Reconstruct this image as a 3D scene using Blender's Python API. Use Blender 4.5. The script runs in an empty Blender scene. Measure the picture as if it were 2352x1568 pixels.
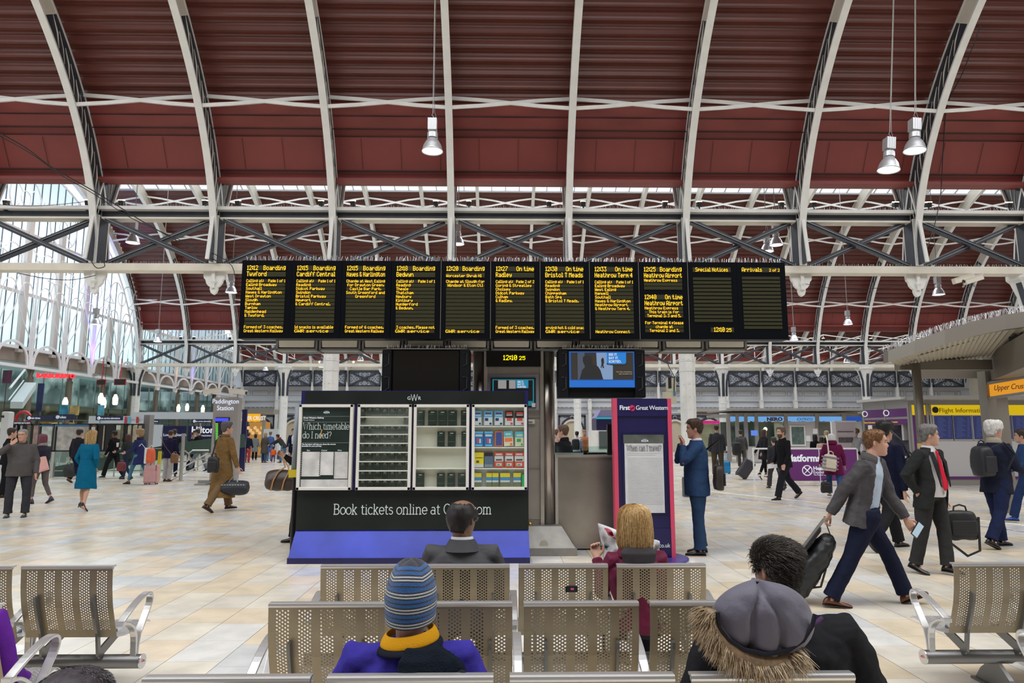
import bpy, math, random
from mathutils import Vector as V, Matrix, noise
random.seed(7)
S=bpy.context.scene; COL=S.collection; PI=math.pi
sin,cos,rad=math.sin,math.cos,math.radians
# ---------------- camera
FPX=1568.0; HC=1.62
YAW=math.atan(26/FPX); PIT=math.atan(211/FPX)
cd=bpy.data.cameras.new('camera'); cam=bpy.data.objects.new('camera',cd); COL.objects.link(cam)
cd.sensor_width=36; cd.lens=24.0; cd.clip_start=.05; cd.clip_end=400
cam.location=(0,0,HC); cam.rotation_euler=(PI/2+PIT,0,-YAW); S.camera=cam
_f=V((sin(YAW)*cos(PIT),cos(YAW)*cos(PIT),sin(PIT))); _r=V((cos(YAW),-sin(YAW),0)); _u=_r.cross(_f)
def ray(x,y): return _f+_r*((x-1176)/FPX)+_u*((784-y)/FPX)
def at(x,y,Y):
    "world point seen at pixel x,y at distance Y"
    r=ray(x,y); return V((0,0,HC))+r*(Y/r.y)
# ---------------- world, light, exposure
w=bpy.data.worlds.new('sky'); S.world=w; w.use_nodes=True
bg=w.node_tree.nodes['Background']; bg.inputs[0].default_value=(.88,.94,1,1); bg.inputs[1].default_value=1.25
vs=S.view_settings; vs.view_transform='Standard'; vs.look='None'; vs.gamma=1; vs.use_curve_mapping=False; vs.exposure=0.0
def area(name,loc,rot,sx,sy,e,c=(1,1,1)):
    l=bpy.data.lights.new(name,'AREA'); l.shape='RECTANGLE'; l.size=sx; l.size_y=sy; l.energy=e; l.color=c
    o=bpy.data.objects.new(name,l); COL.objects.link(o); o.location=loc; o.rotation_euler=rot; return o
# daylight entering through the roof glazing
area('daylight_near_roof',(3,1.5,16.6),(0,0,0),60,12,8800,(1,.985,.96))
area('daylight_far_roof',(5,31,17.2),(0,0,0),50,9,6500,(.97,.98,1))
area('daylight_third_roof',(5,52.7,14),(0,0,0),50,6,4500,(.97,.98,1))
area('daylight_gable_glass',(-27,33,9),(0,-PI/2,0),7,30,2500,(.93,.97,1))
# ---------------- materials
MATS={}
def M(name,c,r=.5,m=0,em=None,es=0,nz=0,ns=8,bump=0,bs=40,al=None,spec=None,sub=0,trans=0,tc='Object',sheen=0):
    if name in MATS: return MATS[name]
    t=bpy.data.materials.new(name); t.use_nodes=True; N=t.node_tree.nodes; L=t.node_tree.links; b=N['Principled BSDF']
    b.inputs['Base Color'].default_value=(*c,1); b.inputs['Roughness'].default_value=r; b.inputs['Metallic'].default_value=m
    if spec is not None: b.inputs['Specular IOR Level'].default_value=spec
    if em: b.inputs['Emission Color'].default_value=(*em,1); b.inputs['Emission Strength'].default_value=es
    if sub: b.inputs['Subsurface Weight'].default_value=sub; b.inputs['Subsurface Radius'].default_value=(.02,.008,.004); b.inputs['Subsurface Scale'].default_value=.3
    if sheen: b.inputs['Sheen Weight'].default_value=sheen
    if trans: b.inputs['Transmission Weight'].default_value=trans
    if al is not None: b.inputs['Alpha'].default_value=al
    if nz or bump:
        co=N.new('ShaderNodeTexCoord')
    if nz:
        n=N.new('ShaderNodeTexNoise'); n.inputs['Scale'].default_value=ns; n.inputs['Detail'].default_value=5
        L.new(co.outputs[tc],n.inputs['Vector'])
        x=N.new('ShaderNodeMix'); x.data_type='RGBA'; x.blend_type='MULTIPLY'
        rr=N.new('ShaderNodeMapRange'); rr.inputs[1].default_value=.3; rr.inputs[2].default_value=.7; rr.inputs[3].default_value=1-nz; rr.inputs[4].default_value=1+nz*.6
        L.new(n.outputs[0],rr.inputs[0]); x.inputs[0].default_value=1; x.inputs[6].default_value=(*c,1)
        L.new(rr.outputs[0],x.inputs[7]); L.new(x.outputs[2],b.inputs['Base Color'])
    if bump:
        n2=N.new('ShaderNodeTexNoise'); n2.inputs['Scale'].default_value=bs; n2.inputs['Detail'].default_value=3
        L.new(co.outputs[tc],n2.inputs['Vector']); bp=N.new('ShaderNodeBump'); bp.inputs['Strength'].default_value=bump; bp.inputs['Distance'].default_value=.02
        L.new(n2.outputs[0],bp.inputs['Height']); L.new(bp.outputs[0],b.inputs['Normal'])
    MATS[name]=t; return t
def E(name,c,s=1): return M(name,(0,0,0),.6,em=c,es=s)
WHT=M('white_paint',(.72,.72,.70),.45,nz=.08,ns=3)
CRM=M('cream_paint',(.70,.66,.57),.5,nz=.1,ns=2)
DRK=M('slate_blue_paint',(.035,.042,.058),.4,nz=.2,ns=4)
BLK=M('black_plastic',(.012,.012,.014),.35)
STL=M('brushed_steel',(.50,.48,.44),.33,.85,nz=.12,ns=6)
GRY=M('grey_metal',(.32,.32,.31),.4,.5,nz=.1,ns=5)
NAVY=M('navy_panel',(.012,.010,.075),.3)
# ---------------- mesh builder
class MB:
    def __init__(s): s.v=[]; s.f=[]; s.mi=[]; s.m=0
    def add(s,vs,fs):
        o=len(s.v); s.v+= [tuple(p) for p in vs]; s.f+=[tuple(i+o for i in f) for f in fs]; s.mi+=[s.m]*len(fs); return s
    def box(s,x,y,z,sx,sy,sz,rz=0,rx=0,ry=0):
        "centre and full sizes"
        P=[V((a*sx/2,b*sy/2,c*sz/2)) for a in(-1,1) for b in(-1,1) for c in(-1,1)]
        if rz or rx or ry:
            R=Matrix.Rotation(rz,3,'Z')@Matrix.Rotation(ry,3,'Y')@Matrix.Rotation(rx,3,'X'); P=[R@p for p in P]
        return s.add([p+V((x,y,z)) for p in P],[(0,1,3,2),(4,6,7,5),(0,4,5,1),(2,3,7,6),(0,2,6,4),(1,5,7,3)])
    def bx(s,x0,x1,y0,y1,z0,z1): return s.box((x0+x1)/2,(y0+y1)/2,(z0+z1)/2,abs(x1-x0),abs(y1-y0),abs(z1-z0))
    def loft(s,rings,cap=True,closed=True):
        n=len(rings[0]); vs=[p for r in rings for p in r]; fs=[]
        for i in range(len(rings)-1):
            for j in range(n if closed else n-1):
                a=i*n+j; b=i*n+(j+1)%n; fs.append((a,b,b+n,a+n))
        if cap and closed: fs.append(tuple(range(n-1,-1,-1))); fs.append(tuple(range((len(rings)-1)*n,len(rings)*n)))
        return s.add(vs,fs)
    def tube(s,pts,r,n=6,cap=True,flat=None,upv=None):
        "pts polyline, r number or list, flat=(w,h) rectangular bar"
        pts=[V(p) for p in pts]; rs=r if isinstance(r,(list,tuple)) else [r]*len(pts); rings=[]; u=None
        for i,p in enumerate(pts):
            d=(pts[min(i+1,len(pts)-1)]-pts[max(i-1,0)]).normalized()
            if u is None:
                u=V(upv) if upv else (V((0,0,1)) if abs(d.z)<.9 else V((0,1,0)))
            u=(u-d*u.dot(d)); u=u.normalized() if u.length>1e-6 else d.orthogonal().normalized()
            w=d.cross(u)
            if flat: a,b=flat; rings.append([p+w*a/2*q+u*b/2*t for q,t in((1,1),(-1,1),(-1,-1),(1,-1))])
            else: rings.append([p+(w*cos(2*PI*k/n)+u*sin(2*PI*k/n))*rs[i] for k in range(n)])
        return s.loft(rings,cap)
    def lathe(s,prof,c=(0,0,0),n=20,R=None):
        rings=[[V((r*cos(2*PI*k/n),r*sin(2*PI*k/n),z)) for k in range(n)] for r,z in prof]
        c=V(c); rings=[[ (R@p if R else p)+c for p in g] for g in rings]; return s.loft(rings)
    def ball(s,c,r,n=8,sc=(1,1,1)):
        k=n//2; rings=[]
        for i in range(k+1):
            a=PI*i/k; rr=max(sin(a),.02); rings.append([V(c)+V((r*rr*cos(2*PI*j/n)*sc[0],r*rr*sin(2*PI*j/n)*sc[1],-r*cos(a)*sc[2])) for j in range(n)])
        return s.loft(rings)
    def prism(s,poly,d,O=(0,0,0),X=(1,0,0),Y=(0,0,1)):
        "poly 2d in plane O,X,Y extruded by depth d along the normal"
        O,X,Y=V(O),V(X),V(Y); Nn=X.cross(Y).normalized()*d; A=[O+X*a+Y*b for a,b in poly]; return s.loft([A,[p+Nn for p in A]])
def obj(name,mb,mat,parent=None,smooth=False,loc=None,rz=0,bev=0,**tags):
    me=bpy.data.meshes.new(name); me.from_pydata(mb.v,[],mb.f)
    for m in (mat if isinstance(mat,(list,tuple)) else [mat]): me.materials.append(m)
    if any(mb.mi): me.polygons.foreach_set('material_index',mb.mi)
    if smooth: me.polygons.foreach_set('use_smooth',[True]*len(mb.f))
    me.update(); o=bpy.data.objects.new(name,me); COL.objects.link(o)
    if parent: o.parent=parent
    if loc: o.location=loc
    o.rotation_euler.z=rz
    if bev:
        q=o.modifiers.new('bevel','BEVEL'); q.width=bev; q.segments=2; q.limit_method='ANGLE'
    for k,v in tags.items(): o[k]=v
    return o
def empty(name,loc,rz=0,**tags):
    o=bpy.data.objects.new(name,None); COL.objects.link(o); o.location=loc; o.rotation_euler.z=rz; o.empty_display_size=.1
    for k,v in tags.items(): o[k]=v
    return o
def dup(o,parent=None,loc=None,rz=None,**tags):
    c=o.copy(); COL.objects.link(c)
    if parent: c.parent=parent
    if loc is not None: c.location=loc
    if rz is not None: c.rotation_euler.z=rz
    for k,v in tags.items(): c[k]=v
    for ch in o.children: dup(ch,c)
    return c
def struct(name,mb,mat,**k): return obj(name,mb,mat,kind='structure',**k)
def text(body,size,mat,parent,loc,name='lettering',ax='LEFT',rx=PI/2,rz=0,ext=.002,sx=1,bold=0,spc=1,ital=0,**tags):
    c=bpy.data.curves.new(name,'FONT'); c.body=body; c.size=size; c.align_x=ax; c.extrude=ext; c.materials.append(mat); c.offset=bold; c.space_character=spc; c.shear=ital; c.resolution_u=3
    o=bpy.data.objects.new(name,c); COL.objects.link(o); o.parent=parent; o.location=loc; o.rotation_euler=(rx,0,rz); o.scale=(sx,1,1)
    for k,v in tags.items(): o[k]=v
    return o
def crv(P,k=4):
    "smooth polyline through the points"
    P=[V(p) for p in P]; out=[]
    for i in range(len(P)-1):
        a,b,c,d=P[max(i-1,0)],P[i],P[i+1],P[min(i+2,len(P)-1)]
        for j in range(k):
            t=j/k; out.append(.5*((2*b)+(c-a)*t+(2*a-5*b+4*c-d)*t*t+(3*b-a-3*c+d)*t**3))
    return out+[P[-1]]
ORD='first second third fourth fifth sixth seventh eighth ninth tenth eleventh twelfth thirteenth fourteenth fifteenth sixteenth seventeenth eighteenth nineteenth twentieth'.split()
def od(i): return ORD[i] if i<20 else str(i+1)+'th'
# ================= floor
def floor_mat():
    t=bpy.data.materials.new('stone_floor_tiles'); t.use_nodes=True; N=t.node_tree.nodes; L=t.node_tree.links; b=N['Principled BSDF']
    def mth(op,a,c=None,k=0):
        m=N.new('ShaderNodeMath'); m.operation=op
        for i,q in enumerate((a,c)):
            if q is None: continue
            if isinstance(q,(int,float)): m.inputs[i].default_value=q
            else: L.new(q,m.inputs[i])
        return m.outputs[0]
    co=N.new('ShaderNodeTexCoord'); sp=N.new('ShaderNodeSeparateXYZ'); L.new(co.outputs['Object'],sp.inputs[0])
    u=mth('DIVIDE',sp.outputs[0],.4); iu=mth('FLOOR',u); fu=mth('FRACT',u)
    wn=N.new('ShaderNodeTexWhiteNoise'); wn.noise_dimensions='1D'; L.new(iu,wn.inputs['W'])
    v=mth('ADD',mth('DIVIDE',sp.outputs[1],.5),mth('MULTIPLY',wn.outputs['Value'],7)); iv=mth('FLOOR',v); fv=mth('FRACT',v)
    cb=N.new('ShaderNodeCombineXYZ'); L.new(iu,cb.inputs[0]); L.new(iv,cb.inputs[1])
    w2=N.new('ShaderNodeTexWhiteNoise'); L.new(cb.outputs[0],w2.inputs['Vector'])
    cr=N.new('ShaderNodeValToRGB'); L.new(w2.outputs['Value'],cr.inputs[0]); cr.color_ramp.interpolation='CONSTANT'
    cols=[(0,(.66,.62,.54)),(.22,(.70,.60,.45)),(.40,(.68,.67,.64)),(.55,(.71,.66,.56)),(.72,(.57,.58,.58)),(.84,(.72,.61,.47)),(.93,(.63,.54,.40))]
    for i,(p,c) in enumerate(cols):
        e=cr.color_ramp.elements[i] if i<2 else cr.color_ramp.elements.new(p); e.position=p; e.color=(*c,1)
    n=N.new('ShaderNodeTexNoise'); n.inputs['Scale'].default_value=3.5; n.inputs['Detail'].default_value=7; L.new(co.outputs['Object'],n.inputs['Vector'])
    mp=N.new('ShaderNodeMapRange'); mp.inputs[1].default_value=.3; mp.inputs[2].default_value=.7; mp.inputs[3].default_value=.86; mp.inputs[4].default_value=1.1; L.new(n.outputs[0],mp.inputs[0])
    x=N.new('ShaderNodeMix'); x.data_type='RGBA'; x.blend_type='MULTIPLY'; x.inputs[0].default_value=1; L.new(cr.outputs[0],x.inputs[6]); L.new(mp.outputs[0],x.inputs[7])
    def edge(f,wd): return mth('LESS_THAN',mth('MINIMUM',f,mth('SUBTRACT',1,f)),wd)
    g=mth('MAXIMUM',edge(fu,.006),mth('MULTIPLY',edge(fv,.004),.55))
    y=N.new('ShaderNodeMix'); y.data_type='RGBA'; L.new(g,y.inputs[0]); L.new(x.outputs[2],y.inputs[6]); y.inputs[7].default_value=(.16,.14,.12,1)
    L.new(y.outputs[2],b.inputs['Base Color'])
    n3=N.new('ShaderNodeTexNoise'); n3.inputs['Scale'].default_value=1.3; L.new(co.outputs['Object'],n3.inputs['Vector'])
    m3=N.new('ShaderNodeMapRange'); m3.inputs[3].default_value=.16; m3.inputs[4].default_value=.34; L.new(n3.outputs[0],m3.inputs[0]); L.new(m3.outputs[0],b.inputs['Roughness'])
    return t
f=MB(); f.bx(-45,60,-12,75,-.2,0); struct('floor',f,floor_mat())
f=MB()
f.tube([at(1655,1113,1)*0+V((5.6,20.2,.004)),V((11.2,8.3,.004))],0,flat=(.07,.006),upv=(0,0,1))
struct('trim_1',f,M('floor_line_white',(.85,.85,.82),.5))
f=MB(); prev=None
for i in range(40):
    y=19-i*.3; x=5.2+(19-y)*.47+.05*sin(i*1.7); f.box(x,y,.003,.05,.24+.05*sin(i*3),.005,rz=.42)
struct('trim_2',f,M('floor_line_violet',(.28,.25,.42),.5,nz=.4,ns=20))
# ================= roofs
REDP=M('red_roof_panel',(.20,.036,.031),.55,nz=.10,ns=1.2)
REDC=M('red_corrugated_sheet',(.115,.030,.022),.36,nz=.12,ns=1.5)
def arc(c,a,z0,b,deg,side=1): return (c+side*a*cos(rad(deg)),z0+b*sin(rad(deg)))
def roof(name,c,a,z0,b,x0,x1,d0,dt,d1,pitch,sides,joints=()):
    "flat panels d0..dt degrees, corrugated dt..d1, both sides of the crown"
    mb=MB()
    for sd in sides:
        # flat
        P=[]; k=8; d0_=d0+(4 if sd<0 and c>50 else 0); d0o=d0; 
        # step lips on the flat zone
        out=[]; n=120
        for i in range(n+1):
            d=d0_+(dt-d0_)*i/n; y,z=arc(c,a,z0,b,d,sd); off=0
            for j,(q,h) in enumerate(joints):
                if d>q: off=h
            out.append((y-sd*off*cos(rad(d)),z-off*sin(rad(d))))
        mb.m=0; mb.loft([[V((x0,y,z)) for y,z in out],[V((x1,y,z)) for y,z in out]],cap=False,closed=False)
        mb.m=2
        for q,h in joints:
            y,z=arc(c,a-.03-max(0,h),z0,b-.03-max(0,h),q,sd); mb.bx(x0,x1,y-.01,y+.01,z-.012,z+.012)  # dark strips paint in the shadow gap under each panel step
        if c<50:
            xv=x0
            while xv<x1:
                y,z=arc(c,a-.065,z0,b-.065,17.4,sd); y2,z2=arc(c,a-.065,z0,b-.065,21.4,sd); mb.tube([(xv,y,z),(xv,y2,z2)],0,flat=(.006,.01)); xv+=1.047
        mb.m=0
        # underside return at the eave
        y,z=out[0]; mb.bx(x0,x1,min(y,y+sd*.25),max(y,y+sd*.25),z-.06,z+.02)
        # corrugations
        mb.m=1; out=[]; d=dt; 
        ln=0; step=.045; yy,zz=arc(c,a,z0,b,dt,sd)
        while d<d1:
            ph=2*PI*ln/pitch; h=.048*(sin(ph)+.35*sin(2*ph)); out.append((yy-sd*h*cos(rad(d)),zz-h*sin(rad(d))))
            d+=math.degrees(step/math.hypot(a*sin(rad(d)),b*cos(rad(d)))); ln+=step; yy,zz=arc(c,a,z0,b,d,sd)
        mb.loft([[V((x0,y,z)) for y,z in out],[V((x1,y,z)) for y,z in out]],cap=False,closed=False)
    struct(name,mb,[REDP,REDC,M('panel_joint_and_shadow',(.030,.010,.010),.7)])
    # glazing bars across the open crown
    g=MB(); na=12; ends=[180-d1,d1]
    y0,zq=arc(c,a,z0,b,d1,1); y1,_=arc(c,a,z0,b,d1,-1)
    for i in range(na+1):
        d=d1+(180-2*d1)*i/na; y,z=c+a*cos(rad(d)),z0+b*sin(rad(d)); g.box((x0+x1)/2,y,z,x1-x0,.06,.09)
    xx=x0
    while xx<x1:
        g.tube([(xx,c+a*cos(rad(d1+(180-2*d1)*i/na)),z0+.05+b*sin(rad(d1+(180-2*d1)*i/na))) for i in range(na+1)],0,flat=(.035,.08)); xx+=.785
    struct(name.replace('ceiling','window'),g,M('glazing_bar_grey',(.35,.36,.38),.5))
roof('ceiling_1',2.4,16.1,5.5,10.7,-32,46,15.9,25.9,66,.33,(1,-1),((17.2,.05),(21.6,-.02),(22.6,.08),(24.2,.04)))
roof('ceiling_2',30.95,13.65,5.35,11.3,-23.3,46,15.4,24.9,61.5,.30,(1,-1),((21.2,-.02),(22.8,.08)))
roof('ceiling_3',52.75,9.3,6.6,5.9,-23.3,46,16,24,60,.30,(1,-1),((20.5,.05),))
# ================= ribs
def rib(c,a,z0,b,sd,hd,darkto,wd=.18,dp=.57,top=80,zs=6.1):
    "returns 3 builders: flanges, web, tracery in local x"
    fl=MB(); wb=MB(); tr=MB()
    pin=[(c+sd*a,zs),(c+sd*a,z0+b*.03+.3)] if zs>z0 else []
    ds=[7+ (top-7)*i/40 for i in range(41)]
    inn=[p for p in pin[:1]]+[arc(c,a,z0,b,d,sd) for d in ds if arc(c,a,z0,b,d,sd)[1]>zs+.1]
    out=[(c+sd*(a+dp),zs)]+[arc(c,a+dp,z0,b+dp,d,sd) for d in ds if arc(c,a,z0,b,d,sd)[1]>zs+.1]
    for P,q in ((inn,wd),(out,wd*.5)): fl.tube([(0,y,z) for y,z in P],0,flat=(q,.05),upv=(0,-sd,0) )
    for (p,q,p2,q2) in zip(inn,out,inn[1:],out[1:]):
        wb.m=0 if (p[1]+q[1])/2<darkto else 1
        wb.loft([[V((-.03,*p)),V((.03,*p)),V((.03,*q)),V((-.03,*q))],[V((-.03,*p2)),V((.03,*p2)),V((.03,*q2)),V((-.03,*q2))]])
    # pale leaf shapes let into the dark web
    n=len(inn)
    for i in range(n-1):
        p,q=inn[i],out[i]; p2,q2=inn[min(i+2,n-1)],out[min(i+2,n-1)]
        if p[1]>darkto-.4: break
        m=V((0,p[0]*.75+q[0]*.25,p[1]*.75+q[1]*.25)); m2=V((0,p2[0]*.3+q2[0]*.7,p2[1]*.3+q2[1]*.7)); mid=(m+m2)/2
        for sx in (-.036,.036):
            o=V((sx,0,0)); tr.tube([m+o,mid+o+V((0,.05,0)),m2+o],[.005,.020,.005] if i%2 else [.005,.009,.005],n=6)
    return fl,wb,tr
def ribset(name,c,a,z0,b,sd,xs,darkto,desc,group,top=78,wd=.18,dp=.59,zs=6.1):
    base=None
    for i,x in enumerate(xs):
        lab=f'white roof rib with dark web, {od(i)} from left {desc}'
        if base is None:
            yb=c+sd*a
            base=empty(name,(x,0,0),label=lab,category='roof rib',group=group)
            fl,wb,tr=rib(c,a,z0,b,sd,0,darkto,wd,dp,top,zs)
            obj('flange',fl,WHT,base); obj('web',wb,[DRK,CRM],base,label='dark slate web turning cream higher up'); obj('tracery',tr,CRM,base)
        else: dup(base,loc=(x,0,0),label=lab)
GX=[1.81+3.14*k for k in range(-8,14)]
ribset('roof_rib',2.4,15.42,5.5,10.02,1,[x for x in GX if -14.5<x<15],11.4,'over the near concourse','ribs of the near roof')
ribset('roof_rib',30.95,13.0,5.35,10.65,1,[x for x in GX if -23.6<x<43],12.0,'on far side of second roof','ribs of the second roof, far side',zs=6.1)
ribset('roof_rib',30.95,13.0,5.35,10.65,-1,[x for x in GX if -17.2<x<15],12,'just behind the near girder','ribs of the second roof, near side',zs=6.1,top=80)
ribset('roof_rib',52.75,8.75,6.6,5.3,1,[x for x in GX if -23.6<x<43],9.5,'under the third roof','ribs of the third roof',wd=.24,dp=.4,zs=6.1)
# wavy tie bars between ribs
def ties(c,a,z0,b,dp,deg,sd,xs,lab):
    r=empty('tie_bar_pair',(0,0,0),label=lab,category='tie bar')
    yi,zi=arc(c,a-.05,z0,b-.05,deg,sd); yo,zo=arc(c,a+dp-.05,z0,b+dp-.05,deg+1.2,sd); ym,zm=(yi+yo)/2,(zi+zo)/2
    for nm,(y,z) in (('lower_bar',(yi,zi)),('upper_bar',(yo,zo))):
        P=[]
        for x in xs:
            P+= [(x,y,z),(x+.78,y*.6+ym*.4,z*.6+zm*.4),(x+1.57,ym,zm),(x+2.35,y*.6+ym*.4,z*.6+zm*.4)]
        m=MB(); m.tube(P,0,flat=(.05,.09)); obj(nm,m,WHT,r)
ties(2.4,15.5,5.5,10.1,.55,25.3,1,[x for x in GX if -17.3<x<18],'pair of crossing white tie bars along the near roof')
ties(30.95,13.05,5.35,10.7,.5,58.5,1,[x for x in GX if -23.5<x<34],'pair of crossing white tie bars high on the second roof')
ties(30.95,13.05,5.35,10.7,.5,24,1,[x for x in GX if -23.5<x<34],'pair of crossing white tie bars low on the second roof')
ties(30.95,13.05,5.35,10.7,.5,46,1,[x for x in GX if -23.5<x<34],'pair of crossing white tie bars midway up the second roof')
# ================= girders
def spikes(x0,x1,y,z,h,n,parent=None,name='bird_spikes',tilt=.3,r=.0035):
    m=MB()
    for i in range(n):
        x=x0+(x1-x0)*(i+random.random())/n; a=random.uniform(-tilt,tilt); q=random.uniform(-.8,.8)*h*.5
        m.tube([(x,y,z),(x+h*a,y+q,z+h*random.uniform(.7,1))],r,n=3,cap=False)
    m.box((x0+x1)/2,y,z,x1-x0,.05,.01)
    return obj(name,m,M('spike_wire',(.6,.6,.62),.4,.6),parent,kind='stuff')
def pendant(x,y,zt=5.88,s=.62):
    m=MB(); pr=[(0,-1.0),(.10,-.93),(.16,-.78),(.15,-.68),(.24,-.62),(.33,-.5),(.36,-.36),(.44,-.28),(.46,-.1),(.46,.05)]
    poly=[(p*s,q*s) for p,q in pr]+[(-p*s,q*s) for p,q in pr[::-1]]
    m.prism(poly,.16*s,(x,y+.08*s,zt)); m.box(x,y-.02,zt-.35*s,.14*s,.3*s,.75*s); m.ball((x,y-.1*s,zt-.45*s),.14*s,8); return m
def girder(y,xa,xb,lab,cols,sc=1,spk=1,dx=3.14):
    r=empty('lattice_girder',(0,y,0),label=lab,category='girder'); xm=(xa+xb)/2; W=xb-xa
    m=MB(); m.box(xm,0,5.96,W,.42,.17); m.box(xm,-.2,5.96,W,.03,.2); obj('bottom_chord',m,CRM,r,bev=.02)
    m=MB(); m.box(xm,0,7.58,W,.40,.09); m.m=1; m.box(xm,.02,7.45,W,.06,.2); m.m=2; m.box(xm,.04,7.32,W,.34,.05); obj('top_chord',m,[WHT,DRK,CRM],r)
    for x in [q for q in GX if xa-.1<=q<xb-1]:
        for sg in (1,-1):
            m=MB(); p,q=((x+.2,6.08),(x+dx-.2,7.3)) if sg>0 else ((x+.2,7.3),(x+dx-.2,6.08))
            m.tube([(p[0],.06*sg,p[1]),(q[0],.06*sg,q[1])],0,flat=(.12,.14)); m.tube([(p[0],.06*sg-.07,p[1]),(q[0],.06*sg-.07,q[1])],0,flat=(.02,.02)); 
            m.m=1; m.tube([(p[0],.06*sg-.085,p[1]),(q[0],.06*sg-.085,q[1])],0,flat=(.014,.014))
            obj('diagonal_brace',m,[DRK,GRY],r)
    for x in GX:
        if xa<=x<=xb:
            m=MB(); m.box(x,.02,6.7,.16,.34,1.25); m.box(x-.09,.02,6.7,.03,.4,1.25); m.box(x+.09,.02,6.7,.03,.4,1.25); m.m=1; m.box(x-.105,.21,6.7,.012,.03,1.25); m.box(x+.105,.21,6.7,.012,.03,1.25)
            m.m=2; m.box(x,-.19,6.72,.19,.05,1.3)
            for k in range(4):
                for sx in(-.07,.07): m.ball((x+sx,-.22,6.35+k*.15+(.25 if k>1 else 0)),.016,6)
            obj('post',m,[DRK,CRM,WHT],r)
            if x not in cols: obj('pendant',pendant(x,0),WHT,r,smooth=False)
    spikes(xa,xb,-.1,7.62,.12,int(W*22*spk),r); spikes(xa,xb,-.12,6.05,.10,int(W*22*spk),r)
    return r
C1=[x for x in GX if abs((x-4.95)/9.42-round((x-4.95)/9.42))<.01]
girder(17.9,GX[0]-3.14*2,GX[-1],'white and slate lattice girder over the departure board, nearest of the two',C1,spk=.9)
girder(44,-23.31,GX[-1],'white and slate lattice girder beyond the departure board, under the second roof',C1,spk=.4)
def column(x,y,r,h,lab,group,cap=True,base=.5):
    e=empty('column',(x,y,0),label=lab,category='column',group=group)
    m=MB(); m.lathe([(r,base),(r,h)],n=8,R=Matrix.Rotation(PI/8,3,'Z'))
    for k in range(int(h/.33)):
        for j in range(8):
            if j in (4,5,6,7):
                a=PI/4*j+PI/8*0; m.ball((r*.97*cos(a),r*.97*sin(a),base+.1+k*.33),.018,6)
    for z in (h*.55,h*.57+.15): m.lathe([(r+.015,z),(r+.015,z+.02)],n=8,R=Matrix.Rotation(PI/8,3,'Z'))
    obj('shaft',m,WHT,e)
    m=MB(); m.lathe([(r*1.12,0),(r*1.12,base-.04),(r*1.0,base)],n=8,R=Matrix.Rotation(PI/8,3,'Z')); obj('base',m,DRK,e,label='dark slate column base')
    if cap:
        m=MB(); m.lathe([(r,h-1.5),(r*1.1,h-1.1),(r*1.35,h-.6),(r*2,h-.2),(r*2.4,h-.12),(r*2.4,h)],n=12)
        obj('capital',m,WHT,e,smooth=False)
        m=MB()
        for a in (-1,1):
            m.tube([(a*r*1.02,-r*.6,h-1.9),(a*r*1.1,-r*.7,h-.9),(a*r*1.9,-r*.8,h-.25)],0,flat=(.1,.08))
        m.tube([(0,-r*1.02,h-1.9),(0,-r*1.15,h-1.),(0,-r*1.5,h-.4)],0,flat=(.16,.05)); obj('capital_strips',m,DRK,e)
for i,x in enumerate([q for q in C1 if -14.5<q<15]):
    column(x,18.0,.205,5.9,('white riveted column beyond the left edge of the concourse','white riveted column behind the leaflet stand','white riveted column behind the man in the blue suit','white riveted column above the curved kiosk canopy at right')[i%4],'columns under the near girder',cap=True)
for i,x in enumerate([q for q in C1 if -23.6<q<26]):
    column(x,44.1,.24,5.9,f'white column with flared head under the farther girder, {od(i)} from left','columns under the farther girder')
# ================= far wall with filigree panels
WY=61.8; FW=M('pale_wall_paint',(.60,.62,.66),.6,nz=.06,ns=1); FWC=M('cream_wall',(.68,.62,.50),.6,nz=.06,ns=1)
m=MB(); m.bx(-34,46,WY+.9,WY+1.2,0,7.4); m.m=1; m.bx(-34,46,WY+.6,WY+.9,7.3,9.2)
m.m=0
for z,h,d in ((5.75,.12,.2),(4.55,.08,.2),(4.0,.14,.25),(3.45,.06,.12)): m.bx(-34,46,WY+.9-d,WY+.9,z,z+h)
struct('wall_back',m,[FW,FWC])
SC=M('scallop_grey',(.18,.19,.21),.6)
m=MB(); x=-23
while x<42:
    m.prism([(0.05,0),(.2,-.09),(.35,0)],.05,(x,WY+.62,3.98)); x+=.4
struct('trim_3',m,SC)
# filigree panels and posts
PAN=M('filigree_grey',(.60,.63,.70),.5)
fp=MB(); fp.bx(.12,3.02,.0,.06,5.82,5.94); fp.bx(.12,3.02,0,.06,7.1,7.3); fp.bx(.1,.24,0,.06,5.85,7.2); fp.bx(2.9,3.04,0,.06,5.85,7.2)
fp.tube([(.2,-.03,5.92),(2.94,-.03,7.16)],0,flat=(.1,.14)); fp.tube([(.2,-.03,7.16),(2.94,-.03,5.92)],0,flat=(.1,.14))
fi=MB()
def ring(mb,x,y,z,r,t=.02,n=12,a0=0,a1=2*PI):
    mb.tube([(x+r*cos(a0+(a1-a0)*k/n),y,z+r*sin(a0+(a1-a0)*k/n)) for k in range(n+1)],t,n=4,cap=False)
for sx in (-1,1):
    for q in range(4):
        x=1.57+sx*(.45+q*.26)
        for zz in (-.33+.06*q*0,0,.33): 
            ring(fi,x,.05,6.52+zz*(.6+.25*q),.12)
for q in (-1,1):
    for k in range(3):
        ring(fi,1.57+(k-1)*.32,.05,6.52+q*.42,.13); ring(fi,1.57+(k-1)*.42,.05,6.52+q*.50,.06); ring(fi,.42+k*.09,.05,6.52+q*(.42-.1*k),.07); ring(fi,2.72-k*.09,.05,6.52+q*(.42-.1*k),.07)
    ring(fi,1.57,.05,6.52+q*.28,.1)
fk=MB(); fk.bx(.2,2.94,.1,.12,5.9,7.15)
first=None
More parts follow.
